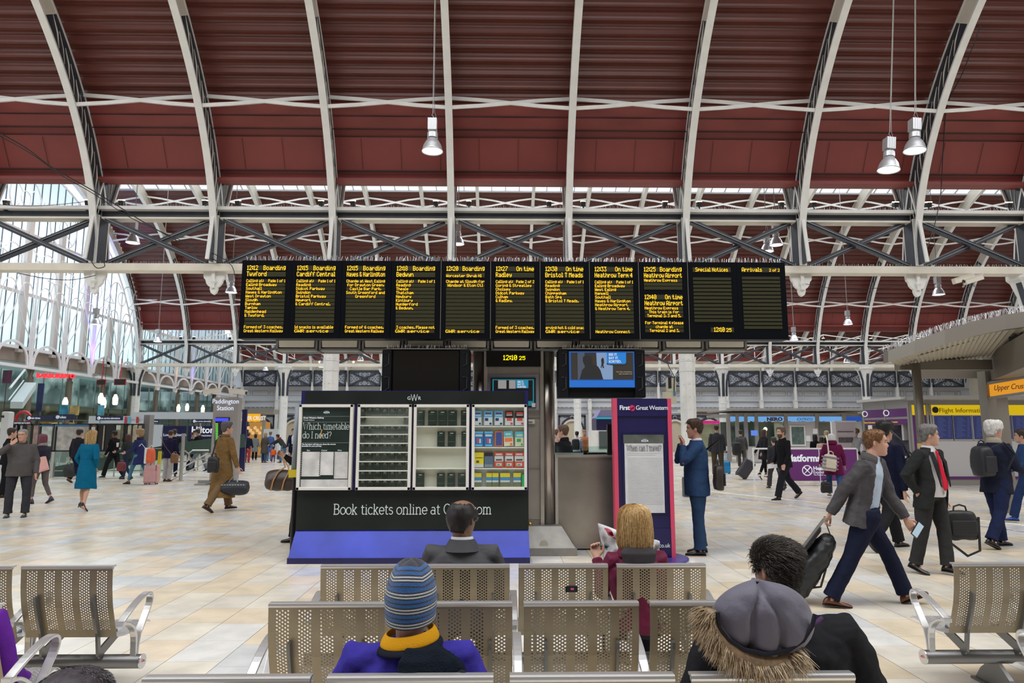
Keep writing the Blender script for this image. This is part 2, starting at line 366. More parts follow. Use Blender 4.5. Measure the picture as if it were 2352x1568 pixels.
for i,x in enumerate([q for q in GX if -23.6<q<41]):
    lab=f'slate cross-braced panel of scrollwork on the far wall, {od(i)} from left'
    if not first:
        first=empty('filigree_panel',(x,WY+.1,0),label=lab,category='panel',group='scrollwork panels along the far wall')
        obj('frame',fp,DRK,first); obj('scrollwork',fi,PAN,first); obj('backing',fk,M('backing_dark',(.17,.185,.215),.7),first)
    else: dup(first,loc=(x,WY+.1,0),label=lab)
po=MB(); po.box(0,-.1,5.9,.22,.2,2.7); po.box(0,0,4.2,.34,.3,.9); po.box(0,0,2.1,.26,.24,3.4); po.box(0,-.1,6.3,.3,.25,.1)
pn=MB()
for z0,z1 in ((4.75,5.55),):
    for a,b in ((.35,.7),(.85,2.3),(2.45,2.8)):
        for (q,w_,e,h_) in ((a,b,z0,z0+.03),(a,b,z1-.25,z1-.22),): pn.bx(q,w_,0,.03,z0+.25,z0+.28); pn.bx(q,w_,0,.03,z1-.12,z1-.09)
        pn.bx(a,a+.03,0,.03,z0+.25,z1-.1); pn.bx(b-.03,b,0,.03,z0+.25,z1-.1)
p0=None
for i,x in enumerate([q for q in GX if -23.6<q<41]):
    lab=f'pale pilaster strip up the far wall, {od(i)} from left'
    if not p0:
        p0=empty('pilaster',(x,WY+.36,0),label=lab,category='pilaster',group='pilasters of the far wall'); obj('shaft',po,WHT,p0); obj('moulding',pn,SC,p0)
    else: dup(p0,loc=(x,WY+.36,0),label=lab)
# blind arches
ar=MB(); ar.m=0
ar.bx(-1.25,1.25,.0,.05,3.1,3.3); ar.bx(-1.25,-1.1,0,.05,.9,3.2); ar.bx(1.1,1.25,0,.05,.9,3.2)
ar.tube([(1.02*cos(PI*k/14),.0,2.0+1.02*sin(PI*k/14)) for k in range(15)],0,flat=(.14,.12))
ar.m=1; ar.tube([(.86*cos(PI*k/14),-.02,1.95+.86*sin(PI*k/14)) for k in range(15)],0,flat=(.16,.18)); ar.bx(-.95,-.78,-.04,.06,0,2); ar.bx(.78,.95,-.04,.06,0,2)
ar.m=2; ring(ar,0,-.03,3.02,.17,.035); ring(ar,-.9,0,2.95,.12,.02); ring(ar,.9,0,2.95,.12,.02)
ai=MB(); ai.prism([(-.8,0),(.8,0)]+[(.8*cos(PI*k/12),2+.8*sin(PI*k/12)) for k in range(13)],.05,(0,.12,0))
a0=None
for i,x in enumerate([q+1.57 for q in GX if -23.6<q<41]):
    lab=f'arched opening with slate surround in the far wall, {od(i)} from left'
    if not a0:
        a0=empty('blind_arch',(x,WY+.8,0),label=lab,category='arch',group='arches of the far wall'); obj('surround',ar,[DRK,CRM,PAN],a0); obj('infill',ai,M('arch_infill',(.55,.48,.36),.7),a0)
    else: dup(a0,loc=(x,WY+.8,0),label=lab)
m=MB(); m.bx(43,43.3,44,62,0,9); m.bx(46,46.4,-12,62,0,9); struct('wall_right',m,FWC)
m=MB(); m.bx(-45,46,-12.4,-12,0,9); struct('wall_front',m,M('dim_wall',(.20,.18,.16),.7))

r0=None
for i,x in enumerate([q for q in GX if -23<q<40]):
    lab='thin white tie rod spanning the third aisle, '+od(i)+' from left'
    if r0 is None:
        r0=empty('tie_rod',(x+.25,0,0),label=lab,category='tie rod',group='tie rods of the third aisle')
        m=MB(); m.tube([(0,43.95,7.62),(0,62.42,7.62)],.045,n=6); obj('lower_rod',m,WHT,r0)
        m=MB(); m.tube([(0,44.0,7.65),(0,50,8.9),(0,55.5,8.9),(0,62.42,8.0)],.035,n=6); m.tube([(0,50,7.62),(0,50,8.9)],.03,n=5); m.tube([(0,55.5,7.62),(0,55.5,8.9)],.03,n=5); m.tube([(0,50,8.9),(0,55.5,7.75)],.02,n=5); obj('upper_rod',m,WHT,r0)
    else: dup(r0,loc=(x+.25,0,0),label=lab)
FL=E('flood_warm',(1,.85,.55),4)
m=MB(); m.box(0,0,-.04,.14,.14,.16); m.m=1; m.lathe([(.085,.04),(.085,.07)],n=10); g0_=None; k=0
for x in [q for q in GX if -23<q<38]:
    for dx in (-.42,.42):
        lab='small warm floodlight on the farther girder, '+od(k)+' from left'; k+=1
        if g0_ is None: g0_=obj('girder_floodlight',m,[BLK,FL],loc=(x+dx,43.85,7.72),label=lab,category='light',group='floodlights on the farther girder')
        else: dup(g0_,loc=(x+dx,43.85,7.72),label=lab)
m=MB(); m.ball((0,0,0),.1,8); w0_=None
for i,px_ in enumerate((713,734,794,812,1891,1912,2048,2070,2126,2147)):
    p=at(px_,831,61.6); lab='small warm lamp above the scrollwork wall, '+od(i)+' from left'
    if w0_ is None: w0_=obj('wall_lamp',m,FL,loc=p,label=lab,category='lamp',group='lamps above the scrollwork wall')
    else: dup(w0_,loc=p,label=lab)
# ================= glazed gable screen on the left
LX=-23.2
def glassm(name,c,tr,r=.25,tl=.6):
    t=bpy.data.materials.new(name); t.use_nodes=True; N=t.node_tree.nodes; L=t.node_tree.links; o=N['Material Output']; N.remove(N['Principled BSDF'])
    a=N.new('ShaderNodeBsdfTransparent'); a.inputs[0].default_value=(*c,1)
    b=N.new('ShaderNodeBsdfTranslucent'); b.inputs[0].default_value=(*c,1)
    d=N.new('ShaderNodeBsdfGlossy'); d.inputs[0].default_value=(.8,.8,.8,1); d.inputs['Roughness'].default_value=r
    x=N.new('ShaderNodeMixShader'); y=N.new('ShaderNodeMixShader'); x.inputs[0].default_value=tl; y.inputs[0].default_value=.012 if tl<.2 else .07
    n=N.new('ShaderNodeTexNoise'); n.inputs['Scale'].default_value=.7; n.inputs['Detail'].default_value=6; co=N.new('ShaderNodeTexCoord'); L.new(co.outputs['Object'],n.inputs[0])
    mr=N.new('ShaderNodeMapRange'); mr.inputs[1].default_value=.35; mr.inputs[2].default_value=.7; mr.inputs[3].default_value=tl-.2; mr.inputs[4].default_value=min(1,tl+.25); L.new(n.outputs[0],mr.inputs[0]); L.new(mr.outputs[0],x.inputs[0])
    L.new(a.outputs[0],x.inputs[1]); L.new(b.outputs[0],x.inputs[2]); L.new(x.outputs[0],y.inputs[1]); L.new(d.outputs[0],y.inputs[2]); L.new(y.outputs[0],o.inputs[0]); return t
GL_L=glassm('frosted_teal_glass',(.58,.66,.67),.4,tl=.72); GL_U=glassm('bright_frosted_glass',(.76,.83,.87),.3,tl=.6)
GL_C=glassm('clear_green_glass',(.78,.88,.86),.1,.05,tl=.04)
SCR=M('screen_white',(.74,.73,.76),.5)
def roofz(y):
    for c,a,z0,b in ((30.95,13.05,5.35,10.7),(52.75,8.75,6.6,5.3),(2.4,15.5,5.5,10.1)):
        if abs(y-c)<a: return z0+b*math.sqrt(1-((y-c)/a)**2)
    return 6
m=MB()
for ya,yb in ((17.9,44),(44,61.5)):
    y=ya
    while y<yb-.1:
        y2=min(y+.62,yb); z1=min(8.5,roofz((y+y2)/2)); m.m=0; m.bx(LX-.75,LX-.72,y,y2-.03,5.9,z1)
        z2=roofz((y+y2)/2)
        if z2>8.6: m.m=1; m.bx(LX-.75,LX-.72,y,y2-.03,8.6,z2)
        y=y2
struct('window_4',m,[GL_L,GL_U])
m=MB(); y=17.9
while y<61.5:
    z=roofz(y); 
    if z>6.2: m.bx(LX-.72,LX-.68,y-.035,y,5.85,z)
    y+=.62
struct('trim_4',m,M('mullion_dark',(.10,.12,.14),.5))
m=MB()
for z in (8.55,11.6): m.bx(LX-.7,LX-.55,17.9 if z<9 else 21,61.5 if z<9 else 41,z-.07,z+.07)
j=0
while 44-2.53*j>17: m.bx(LX-.7,LX-.5,44-2.53*j-.17,44-2.53*j+.17,5.6,min(8.5+4*(j>1),roofz(44-2.53*j))); j+=1
struct('trim_5',m,M('transom_pinkish',(.62,.55,.52),.6))
# lower beam, brown spandrel
m=MB(); m.bx(LX-.1,LX+.12,17,61.5,4.76,4.9); struct('trim_6',m,SCR)
m=MB(); m.bx(LX-1.0,LX-.7,17,61.5,5.15,5.8); m.m=1; m.bx(LX-.72,LX-.5,17,61.5,5.75,5.9); struct('wall_left',m,[M('stone_brown',(.30,.24,.20),.7,nz=.15,ns=1),SCR])
# tracery posts
def post_tracery():
    m=MB(); B=4.9
    for s in (-1,1):
        m.tube(crv([(0,s*.04,B),(0,s*.12,6.2),(0,s*.35,7.2),(0,s*.85,8.3),(0,s*1.25,9.3)]),.03,n=5)
        m.tube(crv([(0,s*.10,B),(0,s*.2,6.2),(0,s*.75,7.0),(0,s*1.12,7.7),(0,s*1.2,8.3),(0,s*.95,8.85),(0,s*.5,8.9),(0,s*.22,8.4),(0,s*.14,7.4),(0,s*.1,6.2)],3),.03,n=5)
        m.tube([(0,s*.2,B)]+[(0,s*(1.265-1.02*cos(PI/2*k/6)),5.15+.85*sin(PI/2*k/6)) for k in range(7)],0,flat=(.12,.07),upv=(1,0,0))
        m.tube([(0,s*1.25,9.3)]+[(0,s*(1.25-.6+.6*cos(t)),10+.65*sin(t)) for t in [-1.4,-1,-.6,-.2,.2,.6,1.,1.4,1.8,2.2,2.6]],.028,n=5)
    m.tube([(0,0,B),(0,0,9.4)],.05,n=5); m.box(0,0,5.1,.12,.32,.5)
    m.tube([(0,.42*cos(2*PI*q/12),9.75+.42*sin(2*PI*q/12)) for q in range(13)],.028,n=4); m.tube([(0,0,9.3),(0,0,10.2)],.04,n=5)
    return m
pt=None
for j in range(0,11):
    y=44-2.53*j
    if y<19: break
    lab=f'white curling tracery post of the glazed gable screen, {od(j)} in front of the corner column'
    if pt is None: pt=obj('screen_tracery',post_tracery(),SCR,loc=(LX,y,0),label=lab,category='tracery',group='tracery posts of the glazed screen')
    else: dup(pt,loc=(LX,y,0),label=lab)
for j in range(1,7): dup(pt,loc=(LX,44+2.53*j,0),label=f'white curling tracery post of the screen, {od(j-1)} beyond the corner column').scale=(1,1,.93)
for j in range(6):
    m=MB(); m.tube([(0,1.1*cos(2*PI*q/24),1.1*sin(2*PI*q/24)) for q in range(25)],.04,n=5); m.tube([(0,.35*cos(2*PI*q/12),.35*sin(2*PI*q/12)) for q in range(13)],.03,n=4)
    for q in range(4): a=PI/4+q*PI/2; m.tube([(0,.35*cos(a),.35*sin(a)),(0,1.1*cos(a),1.1*sin(a))],.03,n=4)
    y=23.5+j*3.0; z=[11.2,12.4,13,13,12.4,11.2][j]
    obj('tracery_wheel',m,SCR,loc=(LX,y,z),label=f'white wheel of tracery high in the glazed gable, {od(j)} counting away',category='tracery',group='tracery wheels')
m=MB()
for off in (.0,.7):
    m.tube([(LX,30.95+(13-off)*cos(PI*k/30),5.35+(10.6-off)*sin(PI*k/30)) for k in range(1,30)],.05,n=5)
obj('gable_arch_rib',m,SCR,label='white double arch rib framing the glazed gable screen',category='arch rib')
def spot(x,y,z,c,e,n,lab,ang=.55):
    ee=empty('uplight',(x,y,z),label=lab,category='light')
    m=MB(); m.lathe([(.03,-.12),(.10,-.1),(.12,.02),(.10,.02)],n=12); obj('housing',m,GRY,ee)
    m=MB(); m.lathe([(.095,.0),(.095,.012)],n=12); obj('lens',m,E(n,c,6),ee)
    l=bpy.data.lights.new('uplight_beam','SPOT'); l.energy=e; l.color=c; l.spot_size=ang; l.shadow_soft_size=.1; o=bpy.data.objects.new('uplight_beam',l); COL.objects.link(o); o.parent=ee; o.location=(0,0,.06); o.rotation_euler=(PI,0,0)
spot(LX+.25,44-2.53*2,4.95,(.22,.08,1),2700,'violet_lens','violet uplight at the foot of a tracery post')
spot(LX+.25,44-2.53*5+.0,4.95,(1,.55,.25),120,'amber_lens','amber uplight on the tracery post nearest the frame edge')
spot(LX+.25,44+2.53*3,4.9,(.22,.08,1),700,'violet_lens','violet uplight beyond the corner column')
spot(LX+.25,44+2.53*2,4.9,(1,.5,.15),250,'amber_lens','amber uplight beyond the corner column')
# ---------------- shops behind the screen
BR=M('bronze_column',(.20,.17,.14),.45,.3)
c0=None
for k in range(13):
    y=19.5+3.3*k
    m=MB(); m.lathe([(.17,0),(.17,4.4),(.2,4.5),(.12,4.6),(.24,5.1)],n=10)
    if c0 is None: c0=obj('column',m,BR,loc=(LX-1.4,y,0),smooth=True,label='brown round column behind the shopfront glass, first in the row',category='column',group='brown columns of the shopfront')
    else: dup(c0,loc=(LX-1.4,y,0),label=f'brown round column behind the shopfront glass, {od(k)} in the row')
m=MB(); m.bx(-40,LX-.9,17,61.5,5.3,5.45); m.bx(-40,LX-2.4,17,61.5,3.15,3.3); struct('ceiling_4',m,M('atrium_slab',(.34,.40,.40),.6))
m=MB(); m.bx(-33,-32.6,12,62,0,3.15); m.m=1; m.bx(-33,-32.6,12,62,3.3,5.3); struct('wall_left.001',m,[M('shop_back_dark',(.22,.21,.19),.6,nz=.7,ns=.8),M('atrium_grey',(.36,.39,.39),.6,nz=.5,ns=.6)])
m=MB(); y=17
while y<61: m.bx(LX-2.3,LX-2.28,y,y+1.6,0,4.9); y+=1.65
struct('window_5',m,GL_C)
m=MB()
for z in (3.2,1.0,2.4): m.bx(LX-2.35,LX-2.25,17,61.5,z-.03,z+.03)
y=17
while y<61: m.bx(LX-2.34,LX-2.26,y-.03,y,0,4.9); y+=1.65
struct('trim_7',m,M('shop_mullion',(.16,.20,.20),.4,.4))
# interior shop furniture: lit pendants, posters, escalator, red sign
def lamp_small(x,y,z,i):
    e=empty('pendant_lamp',(x,y,z),label=f'small warm pendant lamp inside the shops, {od(i)} from the left',category='lamp',group='warm lamps in the shops')
    m=MB(); m.lathe([(.05,.2),(.12,0),(.11,-.25),(.08,-.3)],n=10); obj('shade',m,E('warm_lamp',(1,.72,.38),5),e); m=MB(); m.tube([(0,0,.2),(0,0,3.2-z if z<3.0 else 5.3-z)],.01); obj('cord',m,BLK,e)
for i,(x,y) in enumerate(((150,922),(232,912),(238,922),(265,915),(410,935),(430,933),(466,937))):
    Y=33 if x<300 else 47; p=at(x,y,Y); lamp_small(p.x,p.y,p.z,i)
e=empty('shop_sign',at(122,866,31.0),label='glowing red sign letters of the burrito bar above the concourse',category='sign')
text('BARBURRITO',.25,E('red_neon',(1,.02,.03),2.2),e,(-.75,0,0),rx=PI/2,rz=.35,bold=.02)
m=MB()
for k in range(2): m.box(0,0,0,.01,.01,.01)
for i,(x0,y0,x1,y1,Y,c) in enumerate(((5,850,28,880,30,(.12,.03,.08)),(82,880,102,945,31,(.02,.03,.12)),(136,929,158,953,30,(.05,.35,.55)),(160,931,182,953,30,(.55,.42,.15)),(224,930,240,953,32,(.10,.40,.55)))):
    a,b=at(x0,y1,Y),at(x1,y0,Y); q=MB(); q.box((a.x+b.x)/2,Y,(a.z+b.z)/2,b.x-a.x,.04,b.z-a.z); q.tube([((a.x+b.x)/2,Y,a.z),((a.x+b.x)/2,Y,0)],.02)
    obj('poster',q,M('poster_colour_%d'%i,c,.4,nz=.5,ns=3),label=['dark maroon poster high behind the glass','tall navy poster by the escalator','light blue poster on the shopfront','sandy yellow poster beside the blue one','small blue poster further along the shopfront'][i],category='poster')
for i,(x0,x1,y0,y1) in enumerate(((222,244,872,884),(262,290,870,884))):
    a,b=at(x0,y1,34),at(x1,y0,34); e=empty('menu_screen',(0,34,0),label=['dark menu screen with red edge above the counter','second red-edged menu screen, nearer the corner column'][i],category='screen')
    q=MB(); q.box((a.x+b.x)/2,0,(a.z+b.z)/2,b.x-a.x,.05,b.z-a.z); q.tube([((a.x+b.x)/2,0,b.z),((a.x+b.x)/2,0,5.3)],.02); obj('casing',q,M('menu_red',(.5,.03,.04),.5),e)
    q=MB(); q.box((a.x+b.x)/2,-.03,(a.z+b.z)/2,(b.x-a.x)*.9,.02,(b.z-a.z)*.85); obj('display',q,BLK,e)
a,b=at(38,930,30),at(70,885,33); e=empty('escalator',(0,0,0),label='escalator with pale balustrade behind the shopfront glass',category='escalator')
m=MB(); m.tube([a,b],0,flat=(.45,.3)); obj('truss',m,M('escalator_pale',(.55,.66,.68),.3),e)
m=MB(); m.tube([a+V((0,-.5,.7)),b+V((0,-.5,.7))],.05); m.tube([a+V((0,-.5,.2)),b+V((0,-.5,.2))],.03); obj('handrail',m,M('rail_white',(.75,.8,.8),.3),e)
# ---------------- lower concourse furniture on the left
TEAL=M('pale_teal_hoarding',(.50,.66,.66),.5)
PST=M('steel_tube',(.55,.54,.52),.3,.8)
e=empty('poster_board_row',(0,26,0),label='long row of black framed map and timetable boards with navy signs',category='notice board')
def rc(mb,x0,y0,x1,y1,Y,d=.05,off=0):
    a,b=at(x0,y1,Y),at(x1,y0,Y); mb.box((a.x+b.x)/2,off,(a.z+b.z)/2,abs(b.x-a.x),d,abs(b.z-a.z))
m=MB(); rc(m,28,973,330,976,26,.12); rc(m,28,1034,330,1037,26,.12)
for x in (30,40,56,73,93,124,129,207,222,262,286,292,303,317,328): rc(m,x-1.2,973,x+1.2,1037,26,.12)
rc(m,222,976,262,1034,26,.08,.02); rc(m,38,976,52,1034,26,.08,.02)
obj('frame',m,BLK,e)
m=MB(); rc(m,122,973,127,1097,26,.1); rc(m,28,1036,33,1097,26,.1); rc(m,284,1036,289,1097,26,.1); obj('post',m,PST,e)
pc=[(75,977,91,1033,(.45,.30,.28)),(94,976,123,1033,(.60,.66,.62)),(130,976,206,1033,(.55,.53,.50)),(208,980,221,1033,(.70,.72,.72)),(292,977,302,1033,(.62,.60,.40)),(304,977,328,1030,(.66,.60,.42)),(44,977,54,1033,(.50,.50,.52)),(236,977,243,1033,(.50,.46,.35))]
for i,(x0,y0,x1,y1,c) in enumerate(pc):
    m=MB(); rc(m,x0,y0,x1,y1,26,.03,-.04); obj('poster',m,M('map_paper_%d'%i,c,.35,nz=.35,ns=5),e,label='pale printed poster')
m=MB(); rc(m,94,976,123,979,26,.03,-.06); rc(m,130,975,206,979,26,.03,-.06); obj('poster_header',m,M('header_blue',(.05,.18,.40),.4),e)
for x0,x1,y0,y1,s in ((61,124,954,965,'Train times'),(126,171,951,964,'Toilets'),(221,282,955,965,'Train service alterations'),(340,366,963,971,'Train times'),(441,480,963,971,'Train service alterations')):
    Y=26 if x0<330 else 31
    m=MB(); a,b=at(x0,y1,Y),at(x1,y0,Y); m.box((a.x+b.x)/2,Y-26,(a.z+b.z)/2,b.x-a.x,.08,b.z-a.z); q=obj('sign',m,M('sign_navy',(.012,.02,.08),.4),e)
    text(s,(b.z-a.z)*.62,E('sign_white',(.8,.85,.9),.9),q,(a.x+.22*(b.z-a.z)*3.2,Y-26-.05,a.z+.28*(b.z-a.z)),sx=.8)
    m=MB(); ring(m,a.x+.12,Y-26-.05,(a.z+b.z)/2,.05,.012,10); m.box(a.x+.12,Y-26-.05,(a.z+b.z)/2,.02,.01,.05); obj('info_symbol',m,E('sign_white',(.8,.85,.9),.9),q)
    if Y==31:
        m=MB(); m.tube([((a.x+b.x)/2,Y-26,0),((a.x+b.x)/2,Y-26,a.z)],.03); obj('post',m,PST,e)
# hoarding panels
e=empty('hoarding',(0,32,0),label='pale blue hoarding with navy hotel advertising panels',category='hoarding')
m=MB(); rc(m,300,946,560,962,32,.05,.1); rc(m,330,975,374,1032,32,.06); rc(m,200,955,345,972,32,.05,.12)
for x in (210,340,400,470,520): q_=at(x,1000,32).x; m.bx(q_-.04,q_+.04,.03,.1,0,1.9)
obj('panel',m,M('hoarding_pale',(.62,.68,.74),.5),e,label='pale blank panel')
m=MB(); rc(m,373,978,429,1025,32,.06); obj('panel',m,NAVY,e,label='navy panel'); m=MB(); rc(m,430.5,978,520,1025,32,.06); obj('panel',m,NAVY,e,label='navy panel with hotel name')
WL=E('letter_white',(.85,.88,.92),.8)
p=at(376,1001,32); text('London Station',.17,WL,e,(p.x,-.05,p.z))
p=at(440,994,32); text('Hilton',.42,WL,e,(p.x,-.05,p.z),bold=.01); p=at(440,1002,32); text('LONDON PADDINGTON',.10,WL,e,(p.x,-.05,p.z)); p=at(440,1012,32); text('ON THE STATION',.10,WL,e,(p.x,-.05,p.z))
for i,(x,c) in enumerate(((284,(.6,.04,.08)),(292,(.15,.5,.65)),(311,(.5,.05,.06)))):
    m=MB(); rc(m,x,957,x+6,972,32,.04,.06); obj('stripe',m,M('stripe_%d'%i,c,.5),e)
# grey pillar, white machine, roundel sign
m=MB(); a=at(325,1030,27); b=at(345,952,27); m.bx(a.x,b.x,27,27.35,0,b.z); obj('pillar_box',m,GRY,bev=.02,label='plain grey square pillar beside the poster boards',category='pillar')
e=empty('ticket_machine',(0,24,0),label='white rounded help point standing at the left edge',category='machine')
m=MB(); a=at(5,1000,24); b=at(28,945,24); m.bx(a.x,b.x,-.15,.15,0,b.z); obj('body',m,M('machine_white',(.6,.62,.62),.3),e,bev=.05)
m=MB(); rc(m,9,954,17,959,24,.02,-.16); obj('screen',m,BLK,e)
e=empty('roundel_sign',(0,27,0),label='red and white underground roundel sign above the boards',category='sign')
m=MB(); p=at(54,962,27); m.tube([(p.x+.28*cos(2*PI*k/20),0,p.z+.28*sin(2*PI*k/20)) for k in range(21)],.055,n=6); obj('ring',m,M('roundel_red',(.6,.02,.03),.4),e)
m=MB(); m.box(p.x,-.07,p.z-.16,.72,.04,.13); q=obj('bar',m,NAVY,e); text('UNDERGROUND',.10,WL,q,(p.x-.32,-.095,p.z-.195),sx=.85)
m=MB(); m.tube([(p.x,.06,0),(p.x,.06,p.z)],.03); obj('post',m,PST,e)
# glass balustrade around the stairwell
m=MB()
xs=[at(x,1036,26.5).x for x in (30,125,205,262,330,392)]
e=empty('glass_balustrade',(0,26.6,0),label='green glass balustrade with steel rails around the stairwell',category='balustrade')
for a,b in zip(xs,xs[1:]):
    q=MB(); q.bx(a+.03,b-.03,-.01,.01,.12,1.0); obj('pane',q,GL_C,e)
m=MB(); m.tube([(xs[0],0,1.05),(xs[-1],0,1.05)],.03); m.tube([(xs[0],-.05,.22),(xs[-1],-.05,.22)],.025)
for x in xs: m.tube([(x,0,0),(x,0,1.05)],.03)
obj('rail',m,PST,e)
m=MB(); m.tube([(-17,0,.1),(-12.4,0,1.0),(-9.8,0,1.35)],0,flat=(.04,.5),upv=(0,0,1)); obj('ramp_side',m,M('dark_green_panel',(.05,.10,.08),.3),e)
# stair rails by the totem
def rails(pts,n,lab):
    e=empty('handrail',(0,0,0),label=lab,category='handrail')
    for P in pts:
        m=MB(); m.tube(P,.025,n=6); obj('rail',m,PST,e)
R0=[at(x,y,24.5) for x,y in ((400,1092),(450,1040),(470,1032))]
rails([[at(378,1098,24.6),at(440,1062,24.6),at(478,1040,24.6)],[at(390,1104,24.6),at(450,1074,24.6),at(482,1056,24.6)],
 [at(410,1037,24.2),at(425,1035,24.2),at(434,1042,24.2),at(436,1052,24.2),at(428,1060,24.2),at(410,1060,24.2)],
 [at(430,1060,24.6),at(434,1040,24.6),at(442,1034,24.6),at(480,1034,24.6)],[at(434,1056,24.6),at(480,1054,24.6)]],0,'steel stair handrails curving beside the information totem')
e=empty('handrail_post',at(416,1085,24.0)*1,label='upright steel rail post left of the information totem',category='post')
e.location.z=0; m=MB(); m.tube([(0,0,0),(0,0,1.62)],.06,n=10); obj('post',m,PST,e); m=MB(); m.lathe([(.1,0),(.1,.03)],n=12); obj('base_plate',m,PST,e)
m=MB(); p=at(364,1090,24.5); m.tube([(p.x,24.5,0),(p.x,24.5,1.0)],.06,n=8); obj('bollard',m,M('yellow_post',(.65,.50,.02),.4),label='yellow bollard behind the woman with the pink suitcase',category='bollard')
# Paddington Station totem
e=empty('information_totem',(0,22.3,0),label='grey Paddington Station totem with blue departure screen',category='totem')
a=at(480,1100,22.3); b=at(548,912,22.3); TG=M('totem_grey',(.30,.28,.27),.45,.3)
m=MB(); m.bx(a.x,b.x,0,.35,.1,b.z); obj('body',m,TG,e,bev=.02)
m=MB(); m.bx(a.x-.35,b.x+.15,0,.1,.05,.14); m.bx(a.x-.35,a.x-.0,-.25,.3,0,.05); obj('foot',m,GRY,e)
p=at(488,925,22.3); text('Paddington\nStation',.215,E('totem_letter',(.75,.8,.95),1.1),e,((a.x+b.x)/2,-.02,p.z-.02),ax='CENTER',sx=.9)
m=MB(); rc(m,493,958,528,1020,22.3,.03,-.02); q=obj('screen',m,BLK,e)
m=MB(); rc(m,495,960,526,967,22.3,.02,-.04); obj('screen_header',m,E('screen_blue',(.05,.06,.9),1.2),q)
m=MB()
for k in range(12): rc(m,496,972+k*3.6,502,974+k*3.6,22.3,.01,-.04)
obj('green_times',m,E('screen_green',(.2,.8,.1),1),q)
m=MB()
for k in range(12): rc(m,512+(k%3),972+k*3.6,525-(k%2)*3,973.5+k*3.6,22.3,.01,-.04)
obj('blue_rows',m,E('screen_cyan',(.2,.35,.9),1),q)
def cctv(p,rz,lab,s=1,tilt=.12,c=CRM):
    e=empty('security_camera',p,rz,label=lab,category='camera')
    m=MB(); m.box(0,0,0,.62*s,.16*s,.15*s,ry=tilt); m.box(.02*s,0,.085*s,.68*s,.19*s,.03*s,ry=tilt); obj('housing',m,c,e,bev=.015)
    m=MB(); m.lathe([(.055*s,-.02),(.055*s,.02)],c=(.32*s,0,-.04*s),n=10,R=Matrix.Rotation(PI/2,3,'Y')); obj('lens',m,BLK,e)
    m=MB(); m.tube([(0,0,-.06*s),(0,0,-.2*s),(0,.05*s,-.22*s)],.03*s); obj('bracket',m,GRY,e)
cctv(at(486,899,22.4),PI,'white security camera on the totem, pointing left',.85); cctv(at(546,900,22.4),0,'white security camera on the totem, pointing right',.85)
cctv(at(2213,641,17.5),.0,'white security camera under the girder at right',.9,tilt=-.25); cctv(at(2236,643,17.3),PI,'second white security camera under the girder at right',.8,tilt=.3)
m=MB(); p=at(558,1020,30); m.bx(p.x-.1,p.x+.1,30,30.1,0,at(558,940,30).z); obj('banner_post',m,NAVY,label='narrow navy post right of the totem',category='post')
# Upper Crust far shop
e=empty('sandwich_shop',(0,47,0),label='far sandwich shop with orange Upper Crust sign, lit inside',category='shop')
m=MB(); rc(m,520,940,628,950,47,1.2,.6); rc(m,596,950,606,1065,47,.4,.3); rc(m,520,1046,600,1064,47,.6,.6); obj('shell',m,M('shop_grey_brown',(.28,.25,.20),.5),e)
m=MB(); rc(m,545,950,598,968,47,.1); obj('sign_board',m,E('orange_sign',(.95,.45,.01),.9),e)
p=at(552,964,47); text('UPPER CRUST',.36,E('cream_letter',(.95,.85,.75),.9),e,(p.x,-.07,p.z),sx=.78,bold=.01)
m=MB(); rc(m,545,968,598,1048,47,.1,2); obj('interior',m,E('warm_interior',(.75,.36,.08),.55),e,label='warmly lit interior')
m=MB()
for k in range(9):
    p=at(549+k*5.5,982+(k%3)*6,47); m.ball((p.x,1.7,p.z),.13,6)
obj('goods',m,E('warm_goods',(1,.6,.25),.8),e)
m=MB(); rc(m,604,985,640,1063,45,.3,-2); obj('counter_wall',m,M('white_booth',(.55,.56,.58),.5),e)
# right: cafe kiosk with blue fascia
Yc=38.
e=empty('coffee_kiosk',(0,Yc,0),label='long grey coffee kiosk with light blue Nero Express fascia',category='kiosk')
KG=M('kiosk_grey',(.30,.29,.28),.4,.4); KP=M('kiosk_panel',(.45,.44,.45),.5)
m=MB(); rc(m,1672,950,2000,956,Yc,4,2); rc(m,1672,941,2000,944,Yc,4.6,1.6)
for x in (1674,1694,1714,1738,1806,1878,1940,1986): rc(m,x-1.6,950,x+1.6,1060,Yc,.15)
obj('frame',m,KG,e)
m=MB(); rc(m,1676,956.5,1938,967,Yc,.08,-.02); obj('fascia',m,E('nero_blue',(.16,.42,.85),.85),e,label='light blue fascia band')
m=MB(); rc(m,1941,956.5,1986,967,Yc,.08,-.02); obj('fascia',m,E('dark_blue',(.01,.08,.45),.8),e,label='dark blue fascia end')
p=at(1760,966,Yc); text('NERO',.26,M('nero_letter',(.09,.03,.05),.5),e,(p.x,-.09,p.z),sx=1.25,bold=.015); p=at(1828,965.5,Yc); text('EXPRESS',.22,M('express_letter',(.02,.05,.20),.5),e,(p.x,-.09,p.z),sx=1.1,ital=.3)
m=MB(); rc(m,1807,968,1940,1030,Yc,.1,.0); rc(m,1716,1026,1880,1060,Yc,.2); rc(m,1940,968,1990,1060,Yc,.1); obj('wall_panel',m,KP,e)
m=MB(); rc(m,1680,968,1806,1026,Yc,.1,1.8); rc(m,1880,970,1915,1000,Yc,.05,-.06); obj('window_interior',m,M('kiosk_inside',(.12,.13,.11),.5,nz=.5,ns=.8),e)
m=MB(); rc(m,1676,968,1806,1026,Yc,.02,.05); obj('glazing',m,GL_C,e)
m=MB(); rc(m,1815,977,1847,1024,Yc,.06,-.06); obj('menu_board',m,M('frame_white',(.7,.7,.7),.4),e)
